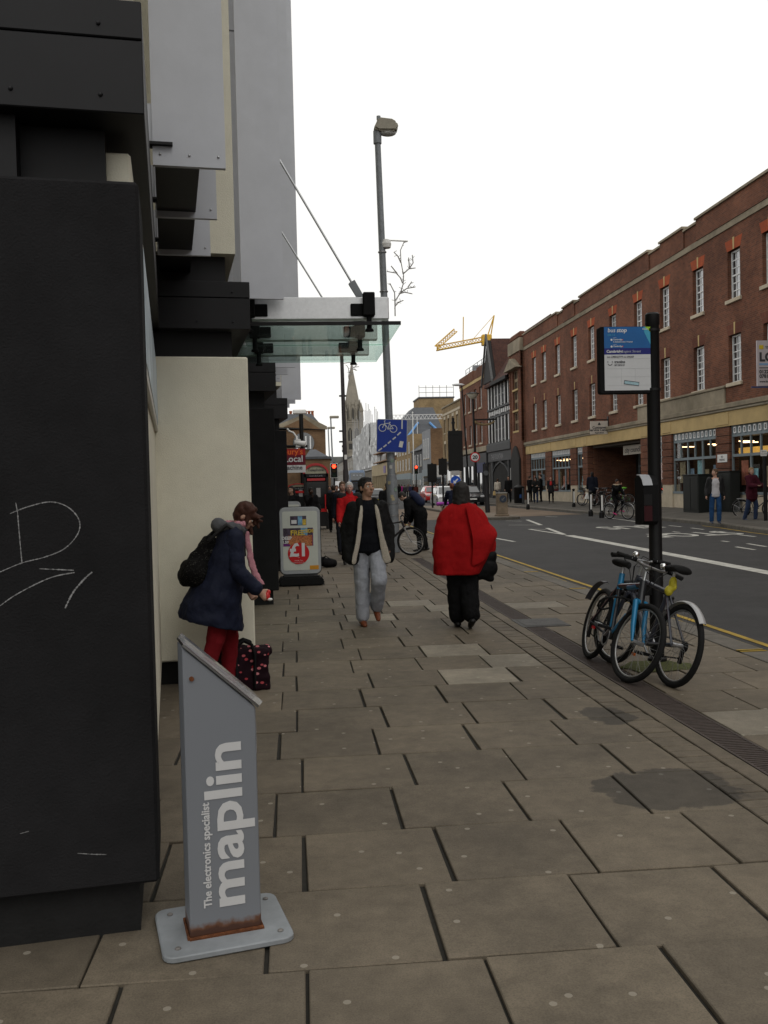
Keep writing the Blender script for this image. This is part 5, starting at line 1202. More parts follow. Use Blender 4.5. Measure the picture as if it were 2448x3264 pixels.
g = MB(); panel(g, b1.x-b0.x, b0.z-b1.z, .05, .06, -.14, (b0.x+b1.x)/2-kp.x, (b0.z+b1.z)/2-.09); g.build('sign_back', mat('sign_back_black', (.006,.006,.006), .7, .2, 5), sg_)
g = MB(); g.box(-.28,.22,-.16,.1,t_.z-1.0,t_.z-.93); g.box(-.1,.05,-.1,.1,t_.z-1.2,t_.z-.7); g.box(-.14,.04,-.08,.08,t_.z-.4,t_.z-.3); g.build('top_bracket', M['black'], sg_)
d_ = MB(); disc(d_,.30,-.17,-.15,0,kp.z-.09,32); dd_ = d_.build('keep_left_disc', signw, sg_); g = MB(); disc(g,.285,-.176,-.17,0,kp.z-.09,32); g.build('blue_face', mat('disc_blue', (.01,.07,.42), .4, .05, 5), dd_); g = MB(); keep_left(g,.30,-.177,0,kp.z-.09); g.build('arrow', signw, dd_)
q = W(1453,1507,y=50.4); g = MB(); g.box(-.22,.22,-.17,-.15,q.z-.22,q.z+.03); g.build('white_plate', mat('plate_grey', (.35,.35,.35), .5, .2, 20), sg_)
p = W(1600,1645,z=.085)
ib = thing('island_bollard', 'stubby stone coloured bollard with a dark keep-left roundel on the traffic island', 'bollard', p)
g = MB(); g.box(-.30,.30,-.22,.22,0,.10); g.prism([(-.26,.10),(.26,.10),(.23,.98),(.24,1.0),(.24,1.06),(-.24,1.06),(-.24,1.0),(-.23,.98)], -.17, .17, 'y'); g.build('body', mat('bollard_stone', (.22,.17,.12), .75, .25, 5, dirt=.35), ib, bev=.02)
d_ = MB(); disc(d_,.17,-.185,-.17,.03,.80,24); dd_ = d_.build('roundel', mat('roundel_dark', (.03,.04,.06), .5, .1, 8), ib); g = MB(); keep_left(g,.17,-.186,.03,.80); g.build('arrow', mat('arrow_faded', (.12,.12,.12), .6, .2, 20), dd_)
g = MB(); g.box(-.25,.25,-.19,.19,1.06,1.09); g.build('cap', mat('cap_pale', (.35,.34,.31), .6, .1, 5), ib, bev=.01)
p = W(1555,1634,z=.085); t_ = W(1547,1478,y=p.y)
sp_ = thing('signal_pole', 'thick plain dark pole with a small round button unit on the island', 'pole', p); g = MB(); g.tube([(0,0,0),(-.12,0,t_.z-.09)], [.13,.11], 12); g.build('pole', mat('pole_charcoal', (.022,.022,.024), .5, .15, 6), sp_, smooth=50)
q = W(1549,1508,y=p.y-.15)-p; g = MB(); disc(g,.13,-.2,-.12,q.x,q.z,16); g.build('round_unit', mat('unit_grey', (.07,.075,.08), .5, .1, 6), sp_)
# ---- traffic signals
def signal(label, p, zc, w, face=True, back=False, side=None):
    o = thing('traffic_signal', label, 'traffic light', p, group=None); h = w*2.4
    g = MB(); g.tube([(.0,.12,0),(.0,.12,zc+h*.6)], .06, 8); g.build('pole', M['black'], o)
    g = MB(); panel(g, w*1.35, h*1.08, .03, .04, .05, 0, zc); g.build('backing_board', signw if face else M['black'], o)
    g = MB(); panel(g, w*1.18, h*1.0, .02, .03, .03, 0, zc); g.build('board_face', M['black'], o)
    if face:
        for k, (c, nm) in enumerate(((M['lampred'],'red_lamp'),(mat('amber_off', (.05,.03,.005), .4, 0),'amber_lamp'),(mat('green_off', (.005,.03,.015), .4, 0),'green_lamp'))):
            z = zc+h*(.31-.31*k); g = MB(); disc(g,w*.34,-.0,.03,0,z,18); lm = g.build(nm, c, o)
            g = MB(); pts = [(w*.40*math.cos(a),z+w*.40*math.sin(a)) for a in [R_(-10+20*j) for j in range(11)]]; inn = [(x*.93,z+(zz-z)*.93) for x,zz in pts][::-1]; g.prism(pts+inn, -.15, .03, 'y'); g.build('hood', M['black'], lm)
    else:
        for k in range(3):
            g = MB(); panel(g, w*.9, h*.28, .22, .05, .07, 0, zc+h*(.31-.31*k)); g.build('lamp_housing', M['black'], o, bev=.02)
    return o
y = 62; c = W(1065,1500,y=y); signal('traffic light showing red behind the telephone kiosk', (c.x,y,0), c.z, .38)
y = 112; c = W(1327,1501,y=y); signal('traffic light showing red across the road by the shops', (c.x,y,.15), c.z, .42)
y = 60; c = W(1378,1512,y=y); signal('black signal head seen from behind, wider of the two on the island', (c.x,y,.085), c.z, .46, face=False)
y = 58; c = W(1412,1492,y=y); signal('black signal head seen from behind, above the white shop front', (c.x,y,.085), c.z, .40, face=False)
# ---- black and white kerb bollards opposite
bl0 = None
for px, py, nm in ((1683,1624,'beside the litter bin'),(1829,1619,'standing back from the kerb by the brick pier'),(1883,1646,'at the kerb corner'),(1918,1651,'at the kerb before the passage')):
    p = W(px,py,z=.13)
    if bl0 is None:
        bl0 = thing('kerb_bollard', '', 'bollard', p); g = MB(); g.lathe([(.10,0),(.10,.22),(.065,.26),(.06,.98),(.08,1.0),(.08,1.05),(.04,1.08)], 14); g.build('post', M['black'], bl0, smooth=40)
        g = MB(); g.box(-.035,.035,-.075,-.058,.30,.92); g.build('white_strip', M['white'], bl0); o = bl0
    else: o = copy_tree(bl0)
    o.location = p; o['label'] = 'black bollard with a white strip '+nm; o['group'] = 'bollards on the opposite kerb'
# ---- litter bin, cabinets, sign post at the far pavement
p = W(1655,1604,z=.22); lbn = thing('litter_bin', 'black round street litter bin outside the stone doorway', 'bin', p)
g = MB(); g.lathe([(.30,0),(.34,.05),(.34,.95),(.38,1.0),(.38,1.08),(.2,1.2),(.05,1.25)], 18); g.build('drum', M['black'], lbn, smooth=40); g = MB(); g.box(-.05,.08,-.36,-.33,.35,.6); g.build('blue_label', mat('label_blue', (.02,.06,.2), .5, 0), lbn)
p = W(1668,1606,z=.18); sb_ = thing('short_post', 'plain dark short post between the bin and the kerb bollard', 'bollard', p); g = MB(); g.lathe([(.12,0),(.09,.08),(.09,1.0),(.06,1.05)], 12); g.build('post', mat('pole_charcoal'), sb_, smooth=40)
cabm = mat('cabinet_black', (.012,.014,.013), .6, .2, 3, dirt=.2)
def cabinet(label, x0, x1, y0, y1, z1):
    o = thing('utility_cabinet', label, 'cabinet', ((x0+x1)/2,(y0+y1)/2,.25)); g = MB(); g.box(x0,x1,y0,y1,.2,z1); g.build('case', cabm, o, bev=.015, world=True)
    g = MB(); g.box(x0-.03,x1+.03,y0-.03,y1+.03,z1,z1+.05); g.build('lid', cabm, o, bev=.015, world=True)
    g = MB(); g.box(x0-.012,x0,y0+.06,(y0+y1)/2-.02,.35,z1-.08); g.build('door', cabm, o, bev=.004, world=True); g = MB(); g.box(x0-.012,x0,(y0+y1)/2+.02,y1-.06,.35,z1-.08); g.build('door', cabm, o, bev=.004, world=True)
cabinet('tall black utility cabinet by the shop window behind the man in jeans', 16.2,16.85,35.9,37.4,1.75); cabinet('lower black utility cabinet next to the taller one', 16.9,17.3,34.6,35.85,1.85)
g = MB(); cabg = thing('grey_cabinet', 'slim grey cabinet against the stone plinth', 'cabinet', (17.2,38.1,.28)); g.box(-.15,.15,-.25,.25,0,1.0); g.build('case', mat('cabinet_grey', (.10,.11,.12), .6, .1, 4), cabg, bev=.01); g = MB(); g.box(-.165,-.15,-.2,.2,.06,.92); g.build('door', mat('cabinet_grey'), cabg)
p = W(2441,1664,z=.15); t_ = W(2436,1437,y=p.y)
ps = thing('parking_sign_post', 'thin black post with a small white plate beside the maroon jacket', 'sign', p); g = MB(); g.tube([(0,0,0),(-.02,0,t_.z-.15)], .06, 10); g.build('post', M['black'], ps, smooth=50)
g = MB(); g.box(-.19,.02,-.09,-.07,t_.z-.32,t_.z-.12); g.build('plate', M['white'], ps)
for k in range(2): text('lettering', ('PERMIT','HOLDERS')[k], .05, (-.085,-.092,t_.z-.2-.07*k), (1,0,0), (0,0,1), tm, ps, align='CENTER')
# ---- telephone kiosks
def kiosk(label, p, w, h, hero=True):
    o = thing('telephone_kiosk', label, 'phone box', p); hw = w/2; kd = mat('kiosk_black', (.012,.012,.013), .45, .15, 8); kg = mat('kiosk_glass', (.012,.013,.013), .15, .3, 4, spec=.35)
    for sx in (-1,1):
        for sy in (0,1):
            g = MB(); x = sx*(hw-.05); g.box(x-.05,x+.05,sy*(w-.1),sy*(w-.1)+.1,0,h-.42); g.build('corner_post', kd if hero else M['redpaint'], o, bev=.01)
    ch_ = .40 if hero else .12
    g = MB(); n = 14; arc = [(hw*1.04*math.cos(math.pi*k/n), h-.42+ch_*math.sin(math.pi*k/n)) for k in range(n+1)]; inn = [(x*.86,h-.42+(z-h+.42)*.76) for x,z in arc][::-1]
    g.prism(arc+inn, -.03, w+.03, 'y'); rf = g.build('domed_roof', M['redpaint'], o, smooth=40)
    g = MB(); g.prism([(x*.98,z-.005) for x,z in inn], .02, w-.02, 'y'); g.build('roof_panel', mat('kiosk_cream', (.36,.36,.27), .6, .08, 5), o)
    if hero: text('lettering', 'Telephone', .15, (0,.017,h-.335), (1,0,0), (0,0,1), tm, o, bold=.003, align='CENTER', sx=.95)
    g = MB(); g.box(-hw+.02,hw-.02,.0,.04,h-.56,h-.43); g.build('header', kd, o); text('lettering', 'Coins & Cards', .085, (0,-.004,h-.535), (1,0,0), (0,0,1), mat('letter_grey', (.30,.31,.33), .5, 0), o, align='CENTER')
    g = MB(); g.box(-hw+.13,hw-.13,-.006,.03,h-.70,h-.605); g.build('red_band', M['redpaint'], o)
    g = MB(); g.box(-hw+.10,hw-.10,.02,.035,.75,h-.74); g.build('glass', kg, o); g = MB(); g.box(-hw+.10,hw-.10,.015,.04,.12,.70); g.build('lower_panel', kd, o, bev=.005)
    g = MB(); g.box(-hw+.10,hw-.10,.0,.045,.68,.80); g.build('red_rail', M['redpaint'], o); g = MB(); g.box(hw-.16,hw-.11,-.03,.02,.75,1.35); g.build('red_handle', M['redpaint'], o, bev=.01)
    for sx in (-1,1):
        g = MB(); x = sx*(hw-.03); g.box(x-.01,x+.01,.1,w-.1,.12,h-.5); g.build('side_glass', kg, o)
    g = MB(); g.box(-hw+.1,hw-.1,w-.06,w-.03,.1,h-.45); g.build('back_panel', kd, o); g = MB(); g.box(-.0,.16,.005,.02,1.25,1.6); g.build('notice', mat('notice_grey', (.3,.3,.3), .6, .3, 20), o)
    return o
kiosk('red domed telephone kiosk with dark glazed door on the left pavement', (.83,35.7,0), .95, 2.58)
p = W(955,1650,y=38.6); kiosk('second red telephone kiosk half hidden behind the first', (.17,38.9,0), .85, 2.1, hero=False)
# ---- advertising boards
def aboard(label, p, w, z0, z1, rot=0., full=True):
    o = thing('pavement_board', label, 'sign', p, rot); zc = (z0+z1)/2; h = z1-z0
    fr_m = mat('aboard_grey', (.36,.38,.39), .5, .1, 6, dirt=.15)
    g = MB(); panel(g, w, h, .05, .09, 0, 0, zc); g.build('frame', fr_m, o, bev=.008)
    g = MB(); panel(g, w*1.03, h*1.02, .035, .1, .008, 0, zc); g.build('edge_strip', M['black'], o)
    g = MB(); panel(g, w*.86, h*.88, .004, .03, -.004, 0, zc); g.build('poster', mat('poster_pale_green', (.52,.55,.49), .5, .05, 5), o)
    g = MB(); g.prism([(-w*.5,.0),(w*.5,.0),(w*.56,.03),(w*.56,.08),(w*.5,.13),(w*.46,.16),(-w*.46,.16),(-w*.5,.13),(-w*.56,.08),(-w*.56,.03)], -.2, .25, 'y'); g.build('rubber_base', M['rubber'], o, bev=.03, seg=2, smooth=40)
    if not full: return o
    def rect(nm, x0, x1, v0, v1, m, y=-.006): g = MB(); g.box(x0*w,x1*w,y,y+.0015,z0+v0*h,z0+v1*h); return g.build(nm, m, o)
    pz = mat('picture_dark', (.06,.045,.07), .5, .8, 18); pz2 = mat('picture_pizza', (.36,.12,.05), .5, .9, 30); pzb = mat('picture_blue', (.16,.34,.50), .5, .6, 14); pzy = mat('picture_yellow', (.55,.40,.06), .5, .5, 20); pzp = mat('picture_purple', (.14,.02,.16), .5, .4, 12)
    rect('picture', -.24,.16,.73,.87, pz); rect('picture_detail', -.05,.06,.735,.865, pzb, -.0075); rect('picture_detail', .06,.15,.735,.82, pzy, -.0075); rect('picture_detail', -.21,-.08,.755,.81, signw, -.0075)
    pc = rect('picture', -.42,.32,.42,.69, pz); rect('picture_detail', -.30,.30,.42,.58, pz2, -.0075); rect('picture_detail', .02,.18,.57,.69, pzb, -.0075); rect('picture_detail', .30,.315,.42,.69, pzp, -.0078); rect('picture_detail', -.42,-.25,.42,.455, pzp, -.0078)
    text('lettering', 'FREE', .115, (-.24*w,-.009,z0+.585*h), (1,0,0), (0,0,1), pzy, o, bold=.004); text('lettering', 'SIDE', .075, (.12*w,-.009,z0+.62*h), (1,0,0), (0,0,1), pzy, o, bold=.003)
    text('lettering', 'DEEP', .075, (-.46*w,-.009,z0+.52*h), (1,0,0), (0,0,1), signw, o, bold=.003); text('lettering', '1.59', .06, (-.44*w,-.009,z0+.465*h), (1,0,0), (0,0,1), signw, o, bold=.003)
    for x in (-.17,.14):
        g = MB(); disc(g,.085,-.0092,-.0078,x*w,z0+.50*h,20); g.build('pizza', mat('pizza', (.42,.16,.06), .5, .9, 60), o)
    g = MB(); disc(g,.265*w/.62*.62,-.0115,-.0095,-.05*w,z0+.31*h,40); g.build('red_circle', mat('offer_red', (.50,.012,.015), .4, .03, 5), o)
    text('lettering', '£1', .30, (-.05*w,-.0125,z0+.275*h), (1,0,0), (0,0,1), signw, o, bold=.011, align='CENTER', ext=.0008)
    for k, (s, z) in enumerate((('each',.245),('Chicago Town',.20),('vegetable pizza cheese',.175),('save 59p',.145))): text('lettering', s, (.018,.024,.020,.02)[k], (-.05*w,-.0125,z0+z*h), (1,0,0), (0,0,1), signw, o, align='CENTER', ext=.0004)
    rect('offer_tag', .22,.44,.065,.125, mat('tag_orange', (.60,.26,.02), .5, .1, 20)); text('lettering', "Sainsbury's", .021, (.33*w,-.0085,z0+.088*h), (1,0,0), (0,0,1), pzy, o, align='CENTER', ext=.0004)
    return o
a0, a1 = W(1019,1615,y=15.6), W(1019,1828,y=15.6)
aboard('pavement board with a big red circle reading one pound', (a0.x-.34,15.6,0), .68, a1.z, a0.z, R_(3))
p = W(948,1598,y=20.5); aboard('second plain pavement board behind the one pound board', (p.x-.18,20.5,0), .5, .2, p.z, 0, full=False)
# ---- hanging supermarket sign
hs_ = thing('hanging_shop_sign', 'dark red and white hanging sign for a local supermarket cash machine', 'sign', (-.1,23.4,2.3))
q0, q1 = W(973,1430,y=23.4), W(973,1506,y=23.4); xl = -.72
mz = q0.z-(q0.z-q1.z)*.68
g = MB(); g.box(xl,q0.x,23.37,23.43,mz,q0.z); bo = g.build('red_board', mat('maroon_board', (.13,.008,.022), .4, .05, 4), hs_, world=True)
g = MB(); g.box(xl,q0.x,23.365,23.43,mz+(q0.z-mz)*.60,q0.z-.005); g.build('orange_red_band', mat('band_red', (.36,.016,.014), .4, .1, 3), hs_, world=True)
g = MB(); g.box(xl,q0.x,23.37,23.43,q1.z,mz-.004); g.build('white_board', signw, hs_, world=True)
g = MB(); g.tube([(xl-.1,23.4,q0.z+.06),(q0.x+.06,23.4,q0.z+.06)], .035, 8); g.build('hanger', M['blackm'], hs_, smooth=50, world=True)
text('lettering', "Sainsbury's", .205, (q0.x-.06,23.362,mz+(q0.z-mz)*.66), (1,0,0), (0,0,1), mat('letter_orange', (.75,.16,.03), .5, 0), hs_, bold=.003, align='RIGHT', world=True)
text('lettering', "Local", .225, (q0.x-.06,23.362,mz+(q0.z-mz)*.20), (1,0,0), (0,0,1), signw, hs_, bold=.004, align='RIGHT', world=True)
text('lettering', "Cash machine", .15, (q0.x-.08,23.362,q1.z+.08), (1,0,0), (0,0,1), mat('letter_darkgrey', (.12,.12,.12), .5, 0), hs_, bold=.003, align='RIGHT', world=True)
# ---- black holdall left on the paving
p = W(1046,1808,z=0); bg = MB(); bg.ball((0,0,.09), (.17,.13,.10), 12, 8); bg.ball((-.1,.02,.12), (.1,.1,.1), 10, 8); bg.ball((.12,0,.08), (.07,.1,.08), 10, 8)
o = thing('sack', 'crumpled black sack lying on the paving behind the pound board', 'bag', p); b_ = bg.build('body', M['blackm'], o, smooth=180)
md = b_.modifiers.new('r','REMESH'); md.mode = 'VOXEL'; md.voxel_size = .02; md.use_smooth_shade = True
g = MB(); g.tube([(-.15,-.05,.14),(-.05,-.1,.24),(.08,-.06,.15)], .012, 6); g.build('strap', M['black'], o, smooth=60)
# ---- red cart and far board and awning
p = W(1376,1592,z=.1); rc = thing('red_cart', 'red wheeled cart standing by the red car', 'cart', (p.x,p.y,p.z)); g = MB(); g.prism([(-.42,.18),(.42,.18),(.5,1.25),(-.5,1.25)], -.4, .4, 'y'); g.build('bin_body', mat('cart_red', (.33,.02,.015), .5, .1, 3), rc, bev=.04)
g = MB(); g.box(-.55,.55,-.45,.45,1.25,1.33); g.build('lid', mat('cart_red'), rc, bev=.03)
for x in (-.3,.3):
    g = MB(); g.tube([(x-.04,-.3,.11),(x+.04,-.3,.11)], .11, 12); g.build('wheel', M['rubber'], rc)
p = W(1353,1582,z=.15); o = thing('far_pavement_board', 'small pale pavement board outside the far shops', 'sign', p); g = MB(); panel(g,.8,1.2,.05,.1,0,0,.75); g.build('board', mat('aboard_grey'), o); g = MB(); panel(g,.62,.95,.01,.05,-.012,0,.75); g.build('face', mat('poster_far', (.35,.40,.33), .6, .6, 6), o); g = MB(); g.box(-.4,.4,-.2,.25,0,.15); g.build('base', M['rubber'], o)
# ================================================================== BICYCLES
BM = {}
def wheel_parts(par, cx_, r, M4, guard=None, n=28):
    k = ('w', round(r,3))
    if k not in BM:
        def tor(R, rr, m, nn=40, mm=8, knob=False):
            g = MB(); rings = []
            for i in range(nn):
                a = 2*math.pi*i/nn; kk = 1.06 if (knob and i%2) else 1
                rings.append([((R+rr*kk*math.cos(2*math.pi*j/mm))*math.cos(a), rr*math.sin(2*math.pi*j/mm), (R+rr*kk*math.cos(2*math.pi*j/mm))*math.sin(a)) for j in range(mm)])
            rings.append(rings[0]); g.loft(rings, capit=False); return g
        t = tor(r-.024,.024,0,64,8,True).mesh('tyre', M['rubber'], smooth=180)
        g = tor(r-.052,.009,0,40,6); rm = g.mesh('rim', mat('alloy_rim', (.38,.38,.38), .35, .1, 20, metal=.8), smooth=180)
        g = MB()
        for i in range(n):
            a = 2*math.pi*i/n; b = a+(.5 if i%2 else -.5); y = .025 if i%2 else -.025
            g.tube([(.02*math.cos(b),y,.02*math.sin(b)),((r-.055)*math.cos(a),0,(r-.055)*math.sin(a))], .0016, 3, cap=False)
        sp = g.mesh('spoke_set', mat('spoke_steel', (.30,.30,.30), .35, 0, metal=.8))
        g = MB(); g.tube([(0,-.055,0),(0,.055,0)], .018, 10); hb = g.mesh('hub', M['steel'], smooth=60)
        BM[k] = (t,rm,sp,hb)
    t, rm, sp, hb = BM[k]
    w = link('wheel', t, par); w.matrix_basis = M4 @ Matrix.Translation((cx_,0,r))
    for nm, me in (('rim',rm),('spoke_set',sp),('hub',hb)): o = link(nm, me, w); o['kind'] = 'stuff' if nm == 'spoke_set' else o.get('kind','') 
    for o in ALLCH(w):
        if o.get('kind','') == '': del o['kind']
    return w
def bicycle(label, rear, front, lean, steer=0., fcol=(.02,.1,.25), fork=None, group=None, r=.335, guard=False, basket=None, rack=False, bars='flat', saddle=True, wide=.62, name='bicycle', tf=1.0, fine=True):
    # rear and front: ground contacts; lean in degrees to the bike's right
    rear, front = Vector(rear), Vector(front); d = front-rear; rz = math.atan2(d.y,d.x)
    o = thing(name, label, 'bicycle', rear, 0, group); o.rotation_mode = 'QUATERNION'
    o.rotation_quaternion = (Matrix.Rotation(rz,3,'Z') @ Matrix.Rotation(R_(lean),3,'X')).to_quaternion()
    fm = mat('bike_paint_%d_%d_%d' % tuple(int(c*500) for c in fcol), fcol, .3, .08, 12, coat=.5); fk = fork or fm
    I = Matrix.Identity(4)
    wheel_parts(o, 0, r, I)
    bb, st, ht, hbm, fr_ = (.44,0,.28), (.30,0,.76), (.84,0,.80), (.895,0,.66), 1.05
    g = MB(); g.tube([bb,st], .017*tf, 8); g.tube([bb,hbm], .021*tf, 8); g.tube([(.305,0,.73),ht], .018*tf, 8); g.tube([(.835,0,.83),(.90,0,.64)], .022*tf, 8)
    for s in (-1,1): g.tube([(.42,s*.02,.28),(0,s*.06,r)], .010*tf, 6); g.tube([(.31,s*.012,.72),(0,s*.06,r)], .009*tf, 6)
    g.tube([(.44,-.035,.28),(.44,.035,.28)], .024, 10); g.build('frame', fm, o, smooth=60)
    g = MB(); g.tube([st,(.27,0,.90)], .013, 8); g.build('seat_post', M['steel'], o, smooth=60)
    if saddle:
        g = MB(); pr = [(.0,.075,.0),(.03,.085,.012),(.09,.08,.014),(.15,.05,.012),(.22,.025,.008),(.27,.016,.0)]
        rings = [[(.14+x,w*math.cos(2*math.pi*k/12),.925+h+.03*math.sin(2*math.pi*k/12)) for k in range(12)] for x,w,h in pr]; g.loft(rings); g.build('saddle', M['rubber'], o, smooth=180)
    g = MB()
    for k in range(24):
        a = 2*math.pi*k/24; b = 2*math.pi*(k+1)/24; g.hexa([(.44+q*math.cos(c),y,.28+q*math.sin(c)) for y in (-.052,-.047) for c,q in ((a,.075),(b,.075),(b,.092),(a,.092))])
    ck = g.build('chainring', M['steel'], o)
    for s, a in ((-1,.5),(1,.5+math.pi)):
        g = MB(); e = Vector((.44+.17*math.cos(a), s*.075, .28+.17*math.sin(a))); g.tube([(.44,s*.06,.28),e], .010, 6); cr2 = g.build('crank', M['steel'], o, smooth=60)
        g = MB(); g.box(e.x-.05,e.x+.05,min(s*.085,s*.175),max(s*.085,s*.175),e.z-.012,e.z+.012); g.build('pedal', M['blackm'], cr2)
    g = MB(); g.tube([(.44,-.05,.37),(.0,-.05,r+.035)], .006, 4); g.tube([(.44,-.05,.19),(.03,-.05,r-.10)], .006, 4); g.build('chain', M['blackm'], o)
    g = MB(); g.lathe([(.045,-.012),(.03,.012)], 14); g.v = [Vector((v.x,-.05+v.z*1,.335*(r/.335)+v.y)) for v in g.v]; g.tube([(.02,-.06,r-.03),(.04,-.065,r-.14)], .018, 6); g.build('derailleur', M['blackm'], o)
    # steering assembly turns about the head tube
    A = Vector((.84,0,.80)); ax = (Vector((.835,0,.83))-Vector((.90,0,.64))).normalized()
    S = Matrix.Translation(A) @ Matrix.Rotation(R_(steer),4,ax) @ Matrix.Translation(-A)
    wheel_parts(o, fr_, r, S)
    g = MB(); g.M = S
    g.tube([(.90,-.055,.655),(.90,.055,.655)], .016*tf, 8)
    for s in (-1,1): g.tube([(.90,s*.052,.66),(.985,s*.055,.46),(fr_,s*.058,r)], [.017*tf,.015*tf,.011], 8)
    g.build('fork', fk, o, smooth=60)
    g = MB(); g.M = S; g.tube([(.84,0,.82),(.815,0,.93)], .014, 8); g.tube([(.815,0,.93),(.87,0,.955)], .013, 8); g.build('stem', M['steel'], o, smooth=60)
    g = MB(); g.M = S; hw = wide/2; hp = [(.85,-hw,.97),(.865,-hw*.55,.975),(.87,-.1,.957),(.87,.1,.957),(.865,hw*.55,.975),(.85,hw,.97)] if bars == 'flat' else [(.70,-hw,.99),(.82,-hw*.75,1.03),(.88,-.1,1.0),(.88,.1,1.0),(.82,hw*.75,1.03),(.70,hw,.99)]
    g.tube(hp, .011, 8); hb_ = g.build('handlebar', M['steel'], o, smooth=60)
    for s in (-1,1):
        e = Vector(hp[0] if s < 0 else hp[-1]); d_ = (Vector(hp[1] if s < 0 else hp[-2])-e).normalized()
        g = MB(); g.M = S; g.tube([e-d_*.01,e+d_*.12], .017, 10); g.build('grip', M['rubber'], hb_, smooth=60)
        g = MB(); g.M = S; g.tube([e+d_*.14,e+d_*.13+Vector((.035,0,-.01)),e+d_*.03+Vector((.05,0,-.02))], .007, 6); g.tube([e+d_*.13,e+d_*.17], .019, 8); g.build('brake_lever', M['blackm'], hb_, smooth=60)
    for kk in range(3):
        g = MB(); g.M = S; y0 = (-.16,.16,-.12)[kk]; g.tube([(.865,y0,.965),(.96,y0*.6,1.0-.05*kk),(.97,y0*.2,.9),(.92,0,.72),(.90,.03,.66)], .0035, 5, cap=False); g.build('cable', M['black'], o, smooth=60)
    if guard:
        for w0, Mx, a0, a1 in ((0,I,20,175),(fr_,S,10,150)):
            g = MB(); g.M = Mx; rings = []
            for k in range(15):
                a = R_(a0+(a1-a0)*k/14); R2 = r+.018
                rings.append([(w0+(R2+dz)*math.cos(a), y, r+(R2+dz)*math.sin(a)) for y,dz in ((-.03,-.008),(-.015,.002),(.015,.002),(.03,-.008),(.028,-.011),(0,-.001),(-.028,-.011))])
            g.loft(rings); g.build('mudguard', guard, o, smooth=60)
            for s in (-1,1):
                g = MB(); g.M = Mx; a = R_(a1-25); g.tube([(w0,s*.06,r),(w0+(r+.01)*math.cos(a),s*.028,r+(r+.01)*math.sin(a))], .003, 4); g.build('mudguard_stay', M['steel'], o)
    if rack:
        g = MB()
        for s in (-1,1): g.tube([(.28,s*.06,.70),(-.15,s*.06,.71)], .006, 6); g.tube([(-.1,s*.06,.71),(0,s*.07,r)], .005, 6)
        for x in (-.14,-.02,.1,.22): g.tube([(x,-.06,.708),(x,.06,.708)], .005, 5)
        g.build('rack', M['steel'], o)
    if basket:
        g = MB(); g.M = S; z0, z1 = .72, .95
        for z, e in ((z0,.12),(z0+.08,.13),(z0+.16,.14),(z1,.155)):
            g.tube([(1.02-e*.8,-e,z),(1.02+e*.8,-e,z),(1.02+e*.8,e,z),(1.02-e*.8,e,z),(1.02-e*.8,-e,z)], .006, 5)
        for k in range(20):
            a = 2*math.pi*k/20; c, s = math.cos(a), math.sin(a); q = max(abs(c),abs(s)); g.tube([(1.02+.096*c/q,.12*s/q,z0),(1.02+.124*c/q,.155*s/q,z1)], .005, 4, cap=False)
        for k in range(5): y = -.1+.05*k; g.tube([(.93,y,z0),(1.11,y,z0)], .005, 4)
        g.build('basket', basket, o)
    return o
# two bicycles locked to the bus stop
bA = bicycle('blue and black mountain bike leaning at the bus stop with its front wheel turned', W(1873,2098,z=0), W(1996,2176,z=0), -17, steer=15, fcol=(.014,.016,.02), fork=mat('metallic_blue', (.012,.15,.30), .3, .08, 20, coat=.4, metal=.2), tf=1.45, wide=.66)
g = MB(); g.tube([(.32,0,.70),(.31,0,.76),(.285,0,.84)], .027, 8); g.tube([(.41,0,.36),(.33,0,.64)], .028, 8); g.build('blue_seat_tube', mat('metallic_blue'), bA, smooth=60)
g = MB(); g.tube([(.50,0,.335),(.70,0,.505)], .0325, 8); g.build('blue_decal', mat('metallic_blue'), bA, smooth=60); g = MB(); g.tube([(.55,0,.745),(.74,0,.78)], .0275, 8); g.build('blue_decal', mat('metallic_blue'), bA, smooth=60)
g = MB(); rings = []
for k in range(9):
    a = R_(95+8*k); rings.append([(-.02+(.335+.05+.012*k)*math.cos(a), y, .335+(.335+.05+.012*k)*math.sin(a)+dz) for y,dz in ((-.03,0),(0,.012),(.03,0),(0,.006))])
g.loft(rings); g.build('rear_mudguard', mat('dark_grey_plastic', (.05,.05,.06), .5, .1, 9), bA, smooth=60)
for nm, p, m in (('rear_light',(.10,-.06,.30),M['redpaint']),('pedal_reflector',(.60,.18,.2),mat('amber_reflector', (.45,.10,.01), .3, 0))):
    g = MB(); g.box(p[0]-.03,p[0]+.03,p[1]-.008,p[1]+.008,p[2]-.012,p[2]+.012); g.build(nm, m, bA)
g = MB(); g.ball((.86,.12,.995), .028, 12, 8); g.build('bell', M['chrome'], bA, smooth=180)
bB = bicycle('grey and black bike with silver mudguard and raised saddle locked to the bus stop', W(2134,2190,z=0), W(2134,2190,z=0)+Vector((-.13,1.04,0)), 14, steer=8, fcol=(.035,.038,.05), tf=1.2, wide=.60, bars='flat')
g = MB(); rings = []
for k in range(15):
    a = R_(28+8.2*k); R2 = .335+.022
    rings.append([((R2+dz)*math.cos(a), y, .335+(R2+dz)*math.sin(a)) for y,dz in ((-.032,-.010),(-.016,.003),(.016,.003),(.032,-.010),(.028,-.013),(0,-.001),(-.028,-.013))])
g.loft(rings); g.build('rear_mudguard', mat('silver_mudguard', (.34,.34,.34), .3, .05, 9, metal=.3), bB, smooth=60)
g = MB(); g.ball((.86,.06,1.0), .03, 12, 8); g.build('bell', M['chrome'], bB, smooth=180)
yb_ = MB()
for c, rr_ in (((.27,0,.82),(.035,.032,.05)),((.28,.015,.745),(.034,.038,.045)),((.26,-.012,.785),(.034,.022,.035))): yb_.ball(c, rr_, 10, 8)
